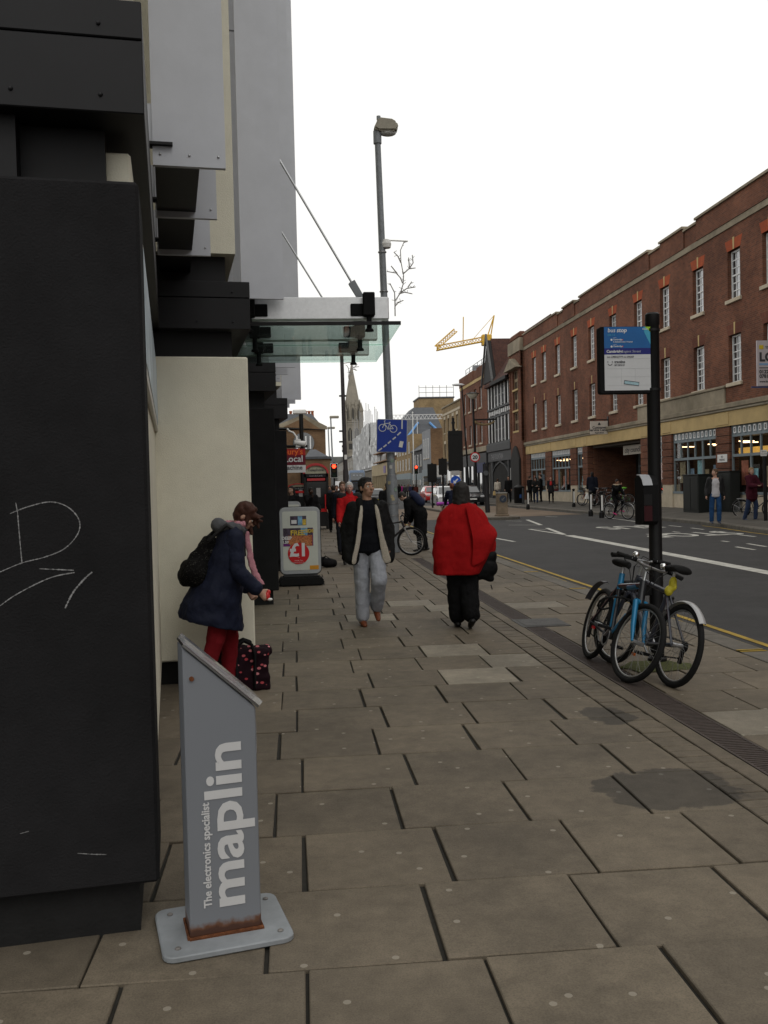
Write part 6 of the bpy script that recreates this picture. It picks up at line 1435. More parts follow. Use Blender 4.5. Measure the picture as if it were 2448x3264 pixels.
yo = yb_.build('yellow_seat_wrap', mat('yellow_polythene', (.42,.36,.025), .45, .3, 40, bump=.8, bscale=30), bB, smooth=180); yo['label'] = 'crumpled yellow plastic bag tied under the saddle'
md = yo.modifiers.new('r','REMESH'); md.mode = 'VOXEL'; md.voxel_size = .01; md.use_smooth_shade = True
# bicycle at the tall lamp, seen nearly side on
c = W(1305,1770,z=0); bicycle('silver forked bike held beside the tall grey lamp', c+Vector((-.95,.25,0)), c+Vector((.05,-.05,0)), 8, steer=8, fcol=(.03,.03,.033), fork=mat('fork_silver', (.45,.45,.45), .35, .1, 10, metal=.6), tf=1.2, rack=True)
# ridden bicycles
p7 = W(1412,1715,z=-.09); P_NAVY = Vector((5.35,30.5,road_z(5.35,30.5)))
bicycle('town bike with brown basket ridden by the navy clad cyclist', P_NAVY+Vector((-.05,-.5,0)), P_NAVY+Vector((-.25,.53,0)), 0, fcol=(.02,.02,.022), basket=mat('wicker', (.20,.11,.05), .8, .3, 20), bars='city', guard=M['black'])
P_GIRL = Vector((13.45,37.6,road_z(13.4,37.6)))
bicycle('slim city bike with front basket ridden by the girl in pink shoes', P_GIRL+Vector((-.20,.46,0)), P_GIRL+Vector((.24,-.50,0)), 0, steer=6, fcol=(.02,.02,.024), basket=mat('dark_wire', (.02,.02,.02), .5, 0), bars='city', guard=M['steel'])
# parked bikes by the passage
rr = random.Random(2)
for k, (x,y,col,lab) in enumerate(((16.5,45.6,(.06,.20,.02),'parked bike with a green frame and saddle cover by the passage'),(16.3,46.9,(.02,.02,.02),'black parked bike next to the green one by the passage'),(16.4,48.2,(.05,.02,.02),'dark maroon parked bike in the middle of the passage rack'),(16.2,49.6,(.16,.03,.01),'orange-framed parked bike at the far end of the passage rack'),(16.5,50.9,(.03,.03,.035),'charcoal parked bike against the passage wall'))):
    z = .27; b = bicycle(lab, (x+.45,y,z), (x-.55,y-.35+rr.uniform(-.2,.2),z), rr.uniform(-8,8), steer=rr.uniform(-20,20), fcol=col, group='bikes parked by the passage', basket=M['blackm'] if k in (1,3) else None, rack=k in (2,4))
    if k == 0:
        g = MB(); g.ball((.26,0,.95), (.16,.1,.06), 12, 8); g.build('saddle_cover', mat('lime_cover', (.14,.42,.04), .5, .1, 9), b, smooth=180)
p = W(2400,1652,z=.14); bicycle('black bike with pale rack parked at the kerb by the small plate post', p+Vector((-.15,.55,0)), p+Vector((.62,-.1,0)), 4, steer=10, fcol=(.02,.02,.022), rack=True, guard=M['black'])

lk = thing('cable_lock', 'black cable lock looped round the bus stop post and both bikes', 'lock', (bp.x,bp.y,0)); g = MB(); pts = []
for k in range(22): a = 2*math.pi*k/21; pts.append((-.24+.34*math.cos(a), -.12+.17*math.sin(a), .56+.07*math.sin(a*2)))
g.tube(pts, .010, 6); g.build('cable', M['rubber'], lk, smooth=60); g = MB(); g.tube([(-.02,-.27,.60),(.05,-.25,.60)], .02, 8); g.build('barrel', M['black'], lk, smooth=60)
# ================================================================== VEHICLES
def car(label, loc_, rotz, col, L=4.1, Wd=1.76, H=1.47, lights_on=False, hatch=True, name='car'):
    o = thing(name, label, 'car', loc_, rotz)     # front towards local -y
    pm = mat('car_paint_%d_%d_%d' % tuple(int(c*400) for c in col), col, .3, .05, 4, coat=.8); hl, hw = L/2, Wd/2
    lower = [(-hl,.32),(-hl+.05,.22),(hl-.05,.24),(hl,.45),(hl-.02,.75),(hl-.12,.95),(hl-.45,1.0),(-hl+1.25,.93),(-hl+.35,.78),(-hl+.05,.66)]
    g = MB(); n = len(lower)
    rings = [[(x*hw,yy*(1 if abs(x) < .9 else .985),z if abs(x) < .9 else .3+(z-.3)*.93) for yy,z in lower] for x in (-1,-.88,-.4,.4,.88,1)]
    g.loft(rings); g.build('body', pm, o, bev=.0, smooth=35)
    cab = [(-hl+1.05,.90),(-hl+1.75,H-.06),(-hl+2.1,H),(hl-.9,H-.02),(hl-.42,H-.12),(hl-.08,.95)]
    g = MB(); rings = [[(x*hw*(.93 if z < 1.05 else .74+.02*(1 if abs(x)==1 else 0)),yy,z-(.03 if abs(x) == 1 else 0)) for yy,z in cab] for x in (-1,-.85,.85,1)]; g.loft(rings); cb_ = g.build('cabin', pm, o, smooth=35)
    gm = mat('car_glass', (.02,.024,.028), .05, .2, 3, spec=.9, coat=.7)
    def q(nm, pts, m): g = MB(); g._a(pts+[(x,y+.0,z) for x,y,z in pts], [tuple(range(len(pts)))]); return g.build(nm, m, o)
    e = .012
    g = MB(); g.quad((-hw*.78,-hl+1.10-e,.97),(hw*.78,-hl+1.10-e,.97),(hw*.66,-hl+1.72-e,H-.08),(-hw*.66,-hl+1.72-e,H-.08)); g.build('windscreen', gm, cb_)
    g = MB(); g.quad((-hw*.76,hl-.09+e,1.0),(hw*.76,hl-.09+e,1.0),(hw*.64,hl-.38+e,H-.15),(-hw*.64,hl-.38+e,H-.15)); g.build('rear_window', gm, cb_)
    for s in (-1,1):
        for y0, y1 in ((-hl+1.35,-hl+2.35),(-hl+2.42,hl-.55)):
            g = MB(); zt = lambda y: min(H-.1, .97+(y+hl-1.1)*.85 if y < 0 else H-.1)
            g.quad((s*(hw*.945+e),y0,.97),(s*(hw*.945+e),y1,.97),(s*(hw*.765+e),y1-.05,H-.13),(s*(hw*.765+e),max(y0,-hl+1.78),H-.13)); g.build('side_window', gm, cb_)
        g = MB(); g.ball((s*(hw+.07),-hl+1.35,.97), (.09,.05,.06), 10, 6); g.build('door_mirror', pm, o, smooth=180)
        g = MB(); g.box(s*hw*.62,s*hw*.93,-hl+.02,-hl+.16,.60,.74); g.build('headlight', mat('headlight', (.55,.56,.57), .15, .1, 20, spec=.8), o, bev=.02)
        g = MB(); g.box(s*hw*.70,s*hw*.98,hl-.10,hl+.012,.72,.98); g.build('tail_light', mat('brake_light_lit', (1,.03,.02), .3, 0, emit=6) if lights_on else mat('tail_lens', (.25,.006,.006), .25, .1, 20), o, bev=.02)
        for y in (-hl+.78,hl-.78):
            g = MB(); g.tube([(s*(hw-.19),y,.30),(s*(hw+.005),y,.30)], .305, 22); w = g.build('wheel', M['rubber'], o, smooth=40); g = MB(); g.tube([(s*(hw-.02),y,.30),(s*(hw+.012),y,.30)], .20, 16); g.build('hubcap', M['steel'], w)
    g = MB(); g.box(-hw*.5,hw*.5,-hl-.012,-hl+.05,.36,.52); g.build('grille', M['blackm'], o); g = MB(); g.box(-.26,.26,-hl-.02,-hl,.42,.53); g.build('number_plate', M['white'], o)
    g = MB(); g.box(-.26,.26,hl-.01,hl+.02,.55,.66); g.build('number_plate', mat('plate_yellow', (.55,.45,.05), .5, 0), o); g = MB(); g.box(-hw*.95,hw*.95,hl-.1,hl+.03,.3,.5); g.build('bumper', M['blackm'], o, bev=.03)
    return o
RZ = lambda x, y: (x, y, road_z(x,y)+.004)
car('dark hatchback with brake lights lit heading down the road', RZ(6.25,74), math.pi, (.012,.012,.014), lights_on=True)
car('silver car in the queue ahead of the dark hatchback', RZ(7.0,92), math.pi, (.32,.33,.34))
car('white car facing the viewer beside the island', RZ(11.25,68.5), 0, (.55,.56,.57), H=1.5)
car('dark car parked at the kerb next to the white car', RZ(13.15,69.5), 0, (.02,.022,.025))
car('bright red car near the far shops', RZ(12.55,84), 0, (.42,.012,.012), lights_on=False)
def bus(label, loc_, rotz, wd=2.5, L=10.5, H=4.25):
    o = thing('double_decker_bus', label, 'bus', loc_, rotz); bm_ = mat('bus_blue', (.10,.15,.24), .35, .1, 1, coat=.5); gm = mat('bus_glass', (.03,.038,.045), .06, .3, 1.5, spec=.9, coat=.6); hw = wd/2
    g = MB(); prof = [(-L/2,.35),(L/2,.35),(L/2,H-.25),(L/2-.2,H),(-L/2+.45,H),(-L/2+.12,H-.3),(-L/2,1.9)]; g.prism(prof, -hw, hw, 'x'); g.build('body', bm_, o, bev=.12, seg=2, smooth=40)
    for z0, z1, m, nm in ((.95,2.15,gm,'lower_windscreen'),(2.65,3.85,gm,'upper_windscreen')):
        g = MB(); g.hexa([(-hw+.12,-L/2-.02,z0),(hw-.12,-L/2-.02,z0),(hw-.12,-L/2+.06,z0),(-hw+.12,-L/2+.06,z0),(-hw+.15,-L/2-.0+(.1 if z0 > 2 else 0),z1),(hw-.15,-L/2-.0+(.1 if z0 > 2 else 0),z1),(hw-.15,-L/2+.2,z1),(-hw+.15,-L/2+.2,z1)]); g.build(nm, m, o)
    g = MB(); g.box(-hw+.25,hw-.25,-L/2-.03,-L/2+.05,2.22,2.58); g.build('destination_display', mat('display_dark', (.015,.014,.012), .4, .2, 3), o)
    for k in range(3):
        g = MB(); disc(g,.16,-L/2-.03,-L/2+.05,-.55+.55*k,3.4,14); g.build('pale_disc', mat('disc_pale', (.30,.32,.35), .4, .2, 5), o)  # plain pale discs set on the upper windscreen
    for s in (-1,1):
        for k in range(6):
            for z0, z1 in ((1.2,2.1),(2.8,3.6)):
                g = MB(); y = -L/2+1.0+1.55*k; g.box(s*hw-.01,s*hw+.012,y,y+1.4,z0,z1); g.build('side_window', gm, o)
        for y in (-L/2+2.2,L/2-2.4):
            g = MB(); g.tube([(s*(hw-.3),y,.48),(s*(hw+.01),y,.48)], .48, 20); g.build('wheel', M['rubber'], o)
        g = MB(); g.box(s*.75,s*1.1,-L/2-.03,-L/2+.03,.62,.80); g.build('headlight', mat('headlight'), o); g = MB(); g.box(s*(hw+.02),s*(hw+.2),-L/2-.25,-L/2-.15,1.7,2.2); g.build('mirror', M['black'], o)
    return o
bus('blue double decker bus coming along the far street', RZ(10.35,158), 0)
def van(label, loc_):
    o = thing('white_van', label, 'van', loc_); m = mat('van_white', (.5,.51,.52), .4, .06, 2, coat=.3)
    g = MB(); g.prism([(-2.6,.35),(2.6,.35),(2.6,2.3),(2.5,2.4),(-1.0,2.4),(-1.6,1.25),(-2.55,1.0)], -.98, .98, 'x'); g.build('body', m, o, bev=.08, smooth=40)
    g = MB(); g.box(-.86,.86,2.58,2.62,1.35,2.1); g.build('rear_window', M['winglass'], o)
    g = MB(); g.hexa([(-.85,-1.62,1.25),(.85,-1.62,1.25),(.85,-1.5,1.25),(-.85,-1.5,1.25),(-.8,-1.08,2.28),(.8,-1.08,2.28),(.8,-.95,2.28),(-.8,-.95,2.28)]); g.build('windscreen', M['winglass'], o)
    for s in (-1,1):
        for y in (-1.7,1.6):
            g = MB(); g.tube([(s*.75,y,.34),(s*1.0,y,.34)], .34, 18); g.build('wheel', M['rubber'], o)
        g = MB(); g.box(s*.78,s*.98,2.58,2.62,.9,1.3); g.build('tail_light', mat('tail_lens'), o)
    return o
van('white van in traffic far down the near lane', RZ(6.5,128))
# ================================================================== PEOPLE
TX = {}
def cloud(sc):
    if sc not in TX: t = bpy.data.textures.new('folds_%g' % sc, 'CLOUDS'); t.noise_scale = sc; t.noise_depth = 3; TX[sc] = t
    return TX[sc]
def blob(name, mb, m, par, vox, fold=0., fsc=.12, sm=2):
    o = mb.build(name, m, par)
    md = o.modifiers.new('skin', 'REMESH'); md.mode = 'VOXEL'; md.voxel_size = vox; md.use_smooth_shade = True
    if sm: s_ = o.modifiers.new('smooth', 'SMOOTH'); s_.iterations = sm; s_.factor = .5
    if fold: d = o.modifiers.new('folds', 'DISPLACE'); d.texture = cloud(fsc); d.strength = fold; d.mid_level = .5; d.texture_coords = 'LOCAL'
    return o
def rx(a): return Matrix.Rotation(R_(a), 3, 'X')
def rig(h=1.72, lean=0, legL=(0,3,4), legR=(0,3,4), armL=(4,8,12,0), armR=(4,8,12,0), head=(0,0,0), broad=1., roll=0, sit=0):
    s = h/1.75; J = {'s': s, 'b': broad}; P = Vector((0,0,.96)); T = Matrix.Rotation(R_(roll),3,'Y') @ rx(-lean); J['T'] = T
    J['pelvis'] = P; J['waist'] = P+T@Vector((0,0,.12)); J['chest'] = P+T@Vector((0,0,.34)); J['nb'] = P+T@Vector((0,-.01,.50))
    H = T.copy() if abs(lean) < 30 else (Matrix.Rotation(R_(roll),3,'Y') @ rx(-lean*.8)); H = H @ Matrix.Rotation(R_(head[0]),3,'Z') @ rx(head[1]) @ Matrix.Rotation(R_(head[2]),3,'Y'); J['H'] = H
    J['head'] = J['nb']+H@Vector((0,.02,.165))
    for sd, k, arm, leg in ((-1,'L',armL,legL),(1,'R',armR,legR)):
        sh = P+T@Vector((sd*.175*broad,-.005,.45)); f, a, e, inw = [R_(x) for x in arm]
        d1 = T@Vector((sd*math.sin(a), math.cos(a)*math.sin(f), -math.cos(a)*math.cos(f))); el = sh+d1*.285
        d2 = T@Vector((sd*(math.sin(a)*.5-math.sin(inw)), math.cos(inw)*math.sin(f+e), -math.cos(inw)*math.cos(f+e))); d2.normalize(); wr = el+d2*.25
        J['sh'+k], J['el'+k], J['wr'+k], J['hd'+k] = sh, el, wr, d2
        f, a, kn = [R_(x) for x in leg]; hp = P+Vector((sd*.092,0,-.04)); d1 = Vector((sd*math.sin(a),math.sin(f),-math.cos(f))).normalized(); kk = hp+d1*.43; d2 = Vector((0,math.sin(f-kn),-math.cos(f-kn))); an = kk+d2*.42
        tilt = max(0,-(f-kn))*.8; J['hip'+k], J['kn'+k], J['an'+k], J['tilt'+k] = hp, kk, an, tilt
    for k in list(J):
        if isinstance(J[k], Vector) and not k.startswith('hd'): J[k] = J[k]*s
    dz = min(J['anL'].z,J['anR'].z)-.085*s-sit
    for k in list(J):
        if isinstance(J[k], Vector) and not k.startswith('hd'): J[k] = J[k]-Vector((0,0,dz))
    return J
def add_hand(g, J, k, curl=.5, sd=1):
    s = J['s']; w = J['wr'+k]; d = J['hd'+k]; side = (Vector((0,1,0))-Vector((0,1,0)).dot(d)*d); side = side.normalized() if side.length > .2 else Vector((1,0,0))
    nrm = d.cross(side)*(-sd); pc = w+d*.085*s
    g.cap(w-d*.02*s,.024*s,w+d*.03*s,.028*s); g.cap(w+d*.03*s,.03*s,pc,.036*s,.55,up=nrm)
    for i in range(4):
        off = side*(.027-.018*i)*s; L = (.07,.08,.075,.058)[i]*s; b = pc+off; q1 = b+(d*math.cos(curl*.6)+nrm*math.sin(curl*.6))*L*.5; q2 = q1+(d*math.cos(curl*1.6)+nrm*math.sin(curl*1.6))*L*.5
        g.cap(b,.0095*s,q1,.009*s,n=8); g.cap(q1,.009*s,q2,.0075*s,n=8)
    t0 = w+d*.03*s+side*.025*s; t1 = t0+(side*.7+d*.7+nrm*.25).normalized()*.045*s; t2 = t1+(d+nrm*.4).normalized()*.032*s
    g.cap(t0,.013*s,t1,.011*s,n=8); g.cap(t1,.011*s,t2,.009*s,n=8)
def add_head(g, J, fine=True):
    s = J['s']*.97; H = J['H']; c = J['head']; Q = H
    def p(x,y,z): return c+H@(Vector((x,y,z))*s)
    g.ball(p(0,-.012,.022), (.076*s,.094*s,.098*s), 16, 12, Q); g.ball(p(0,.028,-.045), (.058*s,.060*s,.075*s), 14, 10, Q); g.ball(p(0,.045,-.095), (.030*s,.03*s,.024*s), 10, 8, Q); g.ball(p(0,.03,.01), (.066*s,.062*s,.07*s), 14, 10, Q)
    g.cap(p(0,.085,.005),.010*s,p(0,.105,-.032),.0155*s,n=8); g.ball(p(.012,.094,-.036),(.010*s,.010*s,.008*s),8,6,Q); g.ball(p(-.012,.094,-.036),(.010*s,.010*s,.008*s),8,6,Q)
    g.cap(p(-.042,.075,.022),.011*s,p(-.012,.086,.024),.011*s,n=8); g.cap(p(.042,.075,.022),.011*s,p(.012,.086,.024),.011*s,n=8)
    g.cap(p(-.02,.080,-.066),.008*s,p(.02,.080,-.066),.008*s,n=8); g.cap(p(-.016,.078,-.078),.009*s,p(.016,.078,-.078),.009*s,n=8)
    for sd in (-1,1): g.ball(p(sd*.052,.055,-.025), (.02*s,.026*s,.022*s), 8, 6, Q); g.ball(p(sd*.079,-.012,-.012), (.010*s,.022*s,.034*s), 8, 6, Q)
    g.cap(J['nb']-Vector((0,0,.05))*s,.060*s,p(0,-.012,-.06),.055*s)
    return p
SHOEM = {}
def person(label, loc_, rotz, h=1.72, skin=(.36,.21,.15), hair=None, hcol=(.02,.014,.010), top=None, legs=None, shoe=(.015,.013,.012), vox=.022, pose=None, near=False, group=None, fem=False, cat='person', curl=.6):
    """top: dict(col, hem, r, flare, len) ; legs: dict(col, r0, r1)"""
    pose = pose or {}; J = rig(h, **pose); s = J['s']; b = J['b']; T = J['T']
    o = thing('person', label, cat, loc_, rotz, group)
    sk = mat('skin_%d_%d' % (int(skin[0]*200), int(skin[1]*200)), skin, .55, .1, 12, spec=.3)
    g = MB(); p = add_head(g, J)
    up = T@Vector((0,1,0))
    g.cap(J['chest'],.135*s*b,J['nb']-T@Vector((0,0,.06)),.10*s*b,.6,up=up); g.cap(J['pelvis'],.135*s,J['chest'],.13*s*b,.66,up=up)
    for k, sd in (('L',-1),('R',1)):
        g.cap(J['sh'+k],.050*s,J['el'+k],.040*s); g.cap(J['el'+k],.039*s,J['wr'+k],.027*s); add_hand(g, J, k, curl, sd)
        g.cap(J['hip'+k],.080*s,J['kn'+k],.055*s); g.cap(J['kn'+k],.053*s,J['an'+k],.036*s)
        g.cap(J['nb']-T@Vector((0,0,.05))*s,.05*s,J['sh'+k],.05*s)
    blob('body', g, sk, o, min(vox,.009 if near else .013), sm=1)
    # eyes, brows, lips
    for sd in (-1,1):
        g = MB(); g.ball(p(sd*.031,.071,.0), .0155*s, 10, 8); e = g.build('eye', mat('eye_white', (.55,.53,.5), .25, 0), o, smooth=180)
        g = MB(); g.ball(p(sd*.031,.0815,.0), .0075*s, 8, 6); g.build('iris', mat('iris_dark', (.02,.012,.008), .2, 0), e, smooth=180)
        g = MB(); g.cap(p(sd*.050,.073,.026),.005*s,p(sd*.015,.094,.028),.0065*s,n=6); g.build('eyebrow', mat('hair_%d_%d' % (int(hcol[0]*300), int(hcol[1]*300)), hcol, .7, .3, 60), o, smooth=180)
    g = MB(); g.cap(p(-.019,.086,-.071),.0055*s,p(.019,.086,-.071),.0055*s,n=6); g.build('lips', mat('lip_%d' % int(skin[0]*100), tuple(c*k for c,k in zip(skin,(.75,.5,.5))), .5, .05, 20), o, smooth=180)
    hm = mat('hair_%d_%d' % (int(hcol[0]*300), int(hcol[1]*300)), hcol, .7, .3, 60)
    if hair:
        g = MB(); Q = J['H']
        g.ball(p(0,-.022,.042), (.083*s,.098*s,.092*s), 14, 10, Q); g.ball(p(0,-.04,.0), (.080*s,.075*s,.085*s), 12, 8, Q); g.cap(p(-.035,.042,.098),.022*s,p(.035,.042,.098),.022*s); g.cap(p(-.074,.015,.05),.014*s,p(-.074,.02,-.005),.010*s); g.cap(p(.074,.015,.05),.014*s,p(.074,.02,-.005),.010*s)
        if hair == 'bob':
            
            for k in range(13): a = R_(165+210*k/12); x, y = .066*math.cos(a), -.025+.072*math.sin(a); g.cap(p(x,y,.05),.034*s,p(x*1.32,y-.012,-.125-.02*(k%3)),.028*s)
        if hair == 'long':
            for k in range(7): a = R_(150+40*k*.8); x, y = .074*math.cos(a), -.03+.08*math.sin(a); g.cap(p(x,min(y,-.0),.04),.034*s,p(x*1.1,min(y,-.03),-.2),.028*s)
        if hair == 'pony': g.cap(p(0,-.10,.06),.03*s,p(0,-.14,-.02),.035*s); g.cap(p(0,-.14,-.02),.033*s,p(0,-.12,-.14),.018*s)
        if hair == 'wild':
            rr = random.Random(4)
            for k in range(26): g.cap(p(rr.uniform(-.07,.07),rr.uniform(-.08,.05),rr.uniform(.0,.09)),.03*s,p(rr.uniform(-.10,.10),rr.uniform(-.06,.16),rr.uniform(-.13,.09)),.012*s)
        blob('hair', g, hm, o, .010 if near else .016, fold=.016, fsc=.03, sm=1)
    if legs:
        lm = mat('cloth_%d_%d_%d' % tuple(int(c*600) for c in legs['col']), legs['col'], .9, .14, 14, bump=.4, bscale=400, spec=.12); r0, r1 = legs.get('r0',.092), legs.get('r1',.062); g = MB()
        g.cap(J['pelvis']+T@Vector((0,0,.05))*s,.135*s,J['pelvis']-Vector((0,0,.04))*s,.14*s,.74,up=up)
        for k in 'LR':
            g.cap(J['hip'+k],r0*s,J['kn'+k],(r0*.55+r1*.45)*s); g.cap(J['kn'+k],(r0*.5+r1*.5)*s,J['an'+k]+(J['kn'+k]-J['an'+k]).normalized()*max(.01,r1-.052),r1*s)
        blob('trousers' if legs.get('kind') is None else legs['kind'], g, lm, o, vox*.8, fold=legs.get('fold',.028), fsc=.09)
    shm = mat('shoe_%d_%d_%d' % tuple(int(c*500) for c in shoe), shoe, .45, .15, 20)
    for k in 'LR':
        g = MB(); a = J['an'+k]; t = J['tilt'+k]; fw = Vector((0,math.cos(t),-math.sin(t))); up2 = Vector((0,math.sin(t),math.cos(t)))
        h0 = a-up2*.045*s-fw*.045*s; g.cap(h0,.042*s,h0+fw*.13*s-up2*.004*s,.040*s,.85,up=up2); g.cap(h0+fw*.1*s-up2*.008*s,.040*s,h0+fw*.205*s-up2*.014*s,.030*s,.8,up=up2); g.cap(h0+up2*.06*s+fw*.03*s,.040*s,h0+fw*.04*s,.042*s)
        blob('shoe', g, shm, o, min(vox,.014), sm=1)
    if top:
        tmm = mat('cloth_%d_%d_%d' % tuple(int(c*600) for c in top['col']), top['col'], top.get('rough',.9), .12, 14, bump=.4, bscale=top.get('bs',300), spec=.12); r = top.get('r',.0); hem = top.get('hem',.0); fl = top.get('flare',.0)
        g = MB(); g.cap(J['chest'],(.165*b+r)*s,J['nb']-T@Vector((0,0,.10))*s,(.125*b+r)*s,.68,up=up)
        g.cap(J['waist'],(.150+r)*s,J['chest'],(.160*b+r)*s,.72,up=up)
        if hem:
            he = Vector((J['pelvis'].x,J['pelvis'].y+top.get('hy',0.),hem+.12)); g.cap(J['waist'],(.150+r)*s,J['pelvis'],(.160+r)*s,.78,up=up); g.cap(J['pelvis'],(.160+r)*s,he,(.165+r+fl)*s,.82,up=up)
            for kq in range(30):
                aq = 2*math.pi*kq/30; g.cap(he+Vector(((.125+r+fl)*math.cos(aq),(.095+r*.8+fl*.8)*math.sin(aq),0))*1.0,.035*s,Vector((he.x+(.130+r+fl)*math.cos(aq),he.y+(.098+r*.8+fl*.8)*math.sin(aq),hem+.035)),.035*s,n=8)
        if top.get('sleeves',True):
            sr = top.get('sr',.0)
            for k in 'LR':
                g.cap(J['nb']-T@Vector((0,0,.07))*s,(.07+r*.6)*s,J['sh'+k],(.075+sr)*s); g.cap(J['sh'+k],(.075+sr)*s,J['el'+k],(.062+sr)*s); g.cap(J['el'+k],(.062+sr)*s,J['wr'+k]-J['hd'+k]*.01,(.046+sr*.8)*s)
        if top.get('collar'): g.cap(J['nb']-T@Vector((0,.0,.02))*s,(.082)*s,J['nb']+T@Vector((0,-.01,.055))*s,.078*s,.9,up=up)
        blob(top.get('name','coat'), g, tmm, o, vox*.8, fold=top.get('fold',.03), fsc=top.get('fsc',.10))
    J['p'] = p; J['o'] = o
    return o, J
def ground_at(px, py, z=0.): return W(px,py,z=z)
WALK = dict(legL=(16,3,10), legR=(-12,3,14), armL=(-10,8,12,0), armR=(14,8,20,0))
WALK2 = dict(legL=(-12,3,16), legR=(15,3,8), armL=(14,8,20,0), armR=(-10,8,12,0))
PI = math.pi
# ---------------------------------------------------------------- man in the open black jacket
m1 = W(1180,1993,z=0)
o, J = person('man in open black jacket with pale lining and pale jeans walking on the slabs', m1, PI+R_(4), 1.735, skin=(.34,.19,.125), hair='short', hcol=(.012,.010,.009), vox=.011, near=True,
    legs=dict(col=(.285,.30,.335), r0=.104, r1=.080, fold=.024), shoe=(.13,.035,.012), pose=dict(legL=(25,0,60), legR=(0,-1,2), armL=(-8,13,30,8), armR=(-8,13,30,8), head=(30,9,0), broad=1.08),
    top=dict(col=(.005,.0055,.008), hem=.86, r=.012, flare=.018, name='jumper', sleeves=False, fold=.012))
s = J['s']; T = J['T']
jk = mat('jacket_black', (.0065,.0065,.0065), .8, .2, 10, bump=.3, bscale=200, spec=.15); lin = mat('fleece_lining', (.40,.36,.30), .95, .2, 60, bump=.8, bscale=120)
g = MB()
for sd in (-1,1):
    g.cap((sd*.150,.005,1.36),.085,(sd*.185,.015,1.05),.092); g.cap((sd*.185,.015,1.05),.092,(sd*.20,.035,.83),.105); g.cap((sd*.07,-.02,1.42),.055,(sd*.19,-.005,1.355),.058)
    k = 'L' if sd < 0 else 'R'
    g.cap(J['sh'+k]-Vector((sd*.01,0,.012)),.071,J['el'+k],.074); g.cap(J['el'+k],.076,J['wr'+k],.066); g.cap(J['wr'+k],.066,J['wr'+k]+J['hd'+k]*.13,.055)
    g.cap((sd*.115,.105,1.36),.022,(sd*.165,.135,1.05),.022); g.cap((sd*.165,.135,1.05),.022,(sd*.215,.13,.79),.022)
g.cap((0,-.045,1.36),.14,(0,-.05,1.05),.155,.62,up=(0,1,0)); g.cap((0,-.05,1.05),.16,(0,-.045,.80),.175,.6,up=(0,1,0))
for k in range(9): a = R_(160+25*k); g.ball((.098*math.cos(a),.0+.088*math.sin(a),1.475),.036,8,6)
for sd in (-1,1): g.cap((sd*.092,.01,1.475),.036,(sd*.100,.085,1.40),.030)
blob('jacket', g, jk, o, .010, fold=.035, fsc=.11)
for sd in (-1,1):
    g = MB(); rings = []
    for z, x, y, w in ((1.43,.085,.085,.020),(1.36,.098,.128,.030),(1.25,.118,.150,.036),(1.10,.138,.158,.036),(.95,.166,.165,.040 if sd > 0 else .052),(.82,.195,.165,.040 if sd > 0 else .064),(.735,.215,.160,.042 if sd > 0 else .072)):
        wv = .006*math.sin(z*31+sd)
        rings.append([(sd*(x-w)+wv,y,z),(sd*(x-w*.3),y+.012,z),(sd*(x+w*.5)+wv,y+.016,z),(sd*(x+w*.5)+wv,y+.006,z),(sd*(x-w*.3),y+.002,z),(sd*(x-w)+wv,y-.012,z)])
    g.loft(rings); ob = g.build('jacket_lining', lin, o, smooth=180); sbm = ob.modifiers.new('s','SUBSURF'); sbm.levels = sbm.render_levels = 2; dm_ = ob.modifiers.new('d','DISPLACE'); dm_.texture = cloud(.03); dm_.strength = .012
# ---------------------------------------------------------------- woman in the red cape, from behind
w1 = W(1478,1998,z=0)
o, J = person('woman in a red wool cape and wide black trousers walking away', w1, R_(-2), 1.66, skin=(.34,.2,.14), hair='bob', hcol=(.018,.016,.015), vox=.012, near=True,
    legs=dict(col=(.0055,.0055,.006), r0=.135, r1=.105, fold=.03), shoe=(.006,.006,.006), pose=dict(legL=(3,-3,4), legR=(-7,-4,20), armL=(4,10,20,0), armR=(6,16,40,10), broad=.95, head=(0,0,0)))
red = mat('red_wool', (.30,.008,.009), .95, .12, 30, bump=.7, bscale=180, spec=.1)
def cape_ring(z, wl, wr, d0, d1, n=40, wob=0., ph=0., yc=0., xc=0.):
    r_ = []
    for k in range(n):
        a = 2*math.pi*k/n; c, s_ = math.cos(a), math.sin(a); w = (wr if c > 0 else wl); d = (d1 if s_ > 0 else d0); q = 1+wob*math.sin(5*a+ph)+wob*.6*math.sin(9*a+1.7*ph)
        r_.append((xc+w*q*(abs(c)**.85)*(1 if c > 0 else -1), yc+d*q*(abs(s_)**.85)*(1 if s_ > 0 else -1), z))
    return r_
g = MB(); rings = []
for z, wl, wr, d, wob, xc in ((1.44,.075,.075,.085,0,0),(1.425,.105,.105,.10,0,0),(1.395,.175,.175,.135,.0,0),(1.345,.235,.24,.155,.004,0),(1.26,.285,.295,.18,.01,0),(1.15,.315,.335,.20,.015,0),(1.03,.335,.375,.215,.02,0),(.94,.345,.39,.22,.025,0),(.86,.345,.36,.22,.03,0),(.76,.335,.315,.22,.035,-.005),(.68,.325,.27,.22,.04,-.01),(.615,.315,.235,.215,.045,-.015)):
    rings.append(cape_ring(z+(0 if z > .7 else 0), wl, wr, d, d*.9, wob=wob, ph=z*2.2, xc=xc))
g.loft(rings, capit=False)
cp_ = g.build('cape', red, o, smooth=180)
for nm, a in (('SUBSURF',dict(levels=2,render_levels=2)),): 
    md = cp_.modifiers.new('s', nm); md.levels = md.render_levels = 2
md = cp_.modifiers.new('d','DISPLACE'); md.texture = cloud(.16); md.strength = .05; md = cp_.modifiers.new('t','SOLIDIFY'); md.thickness = .012
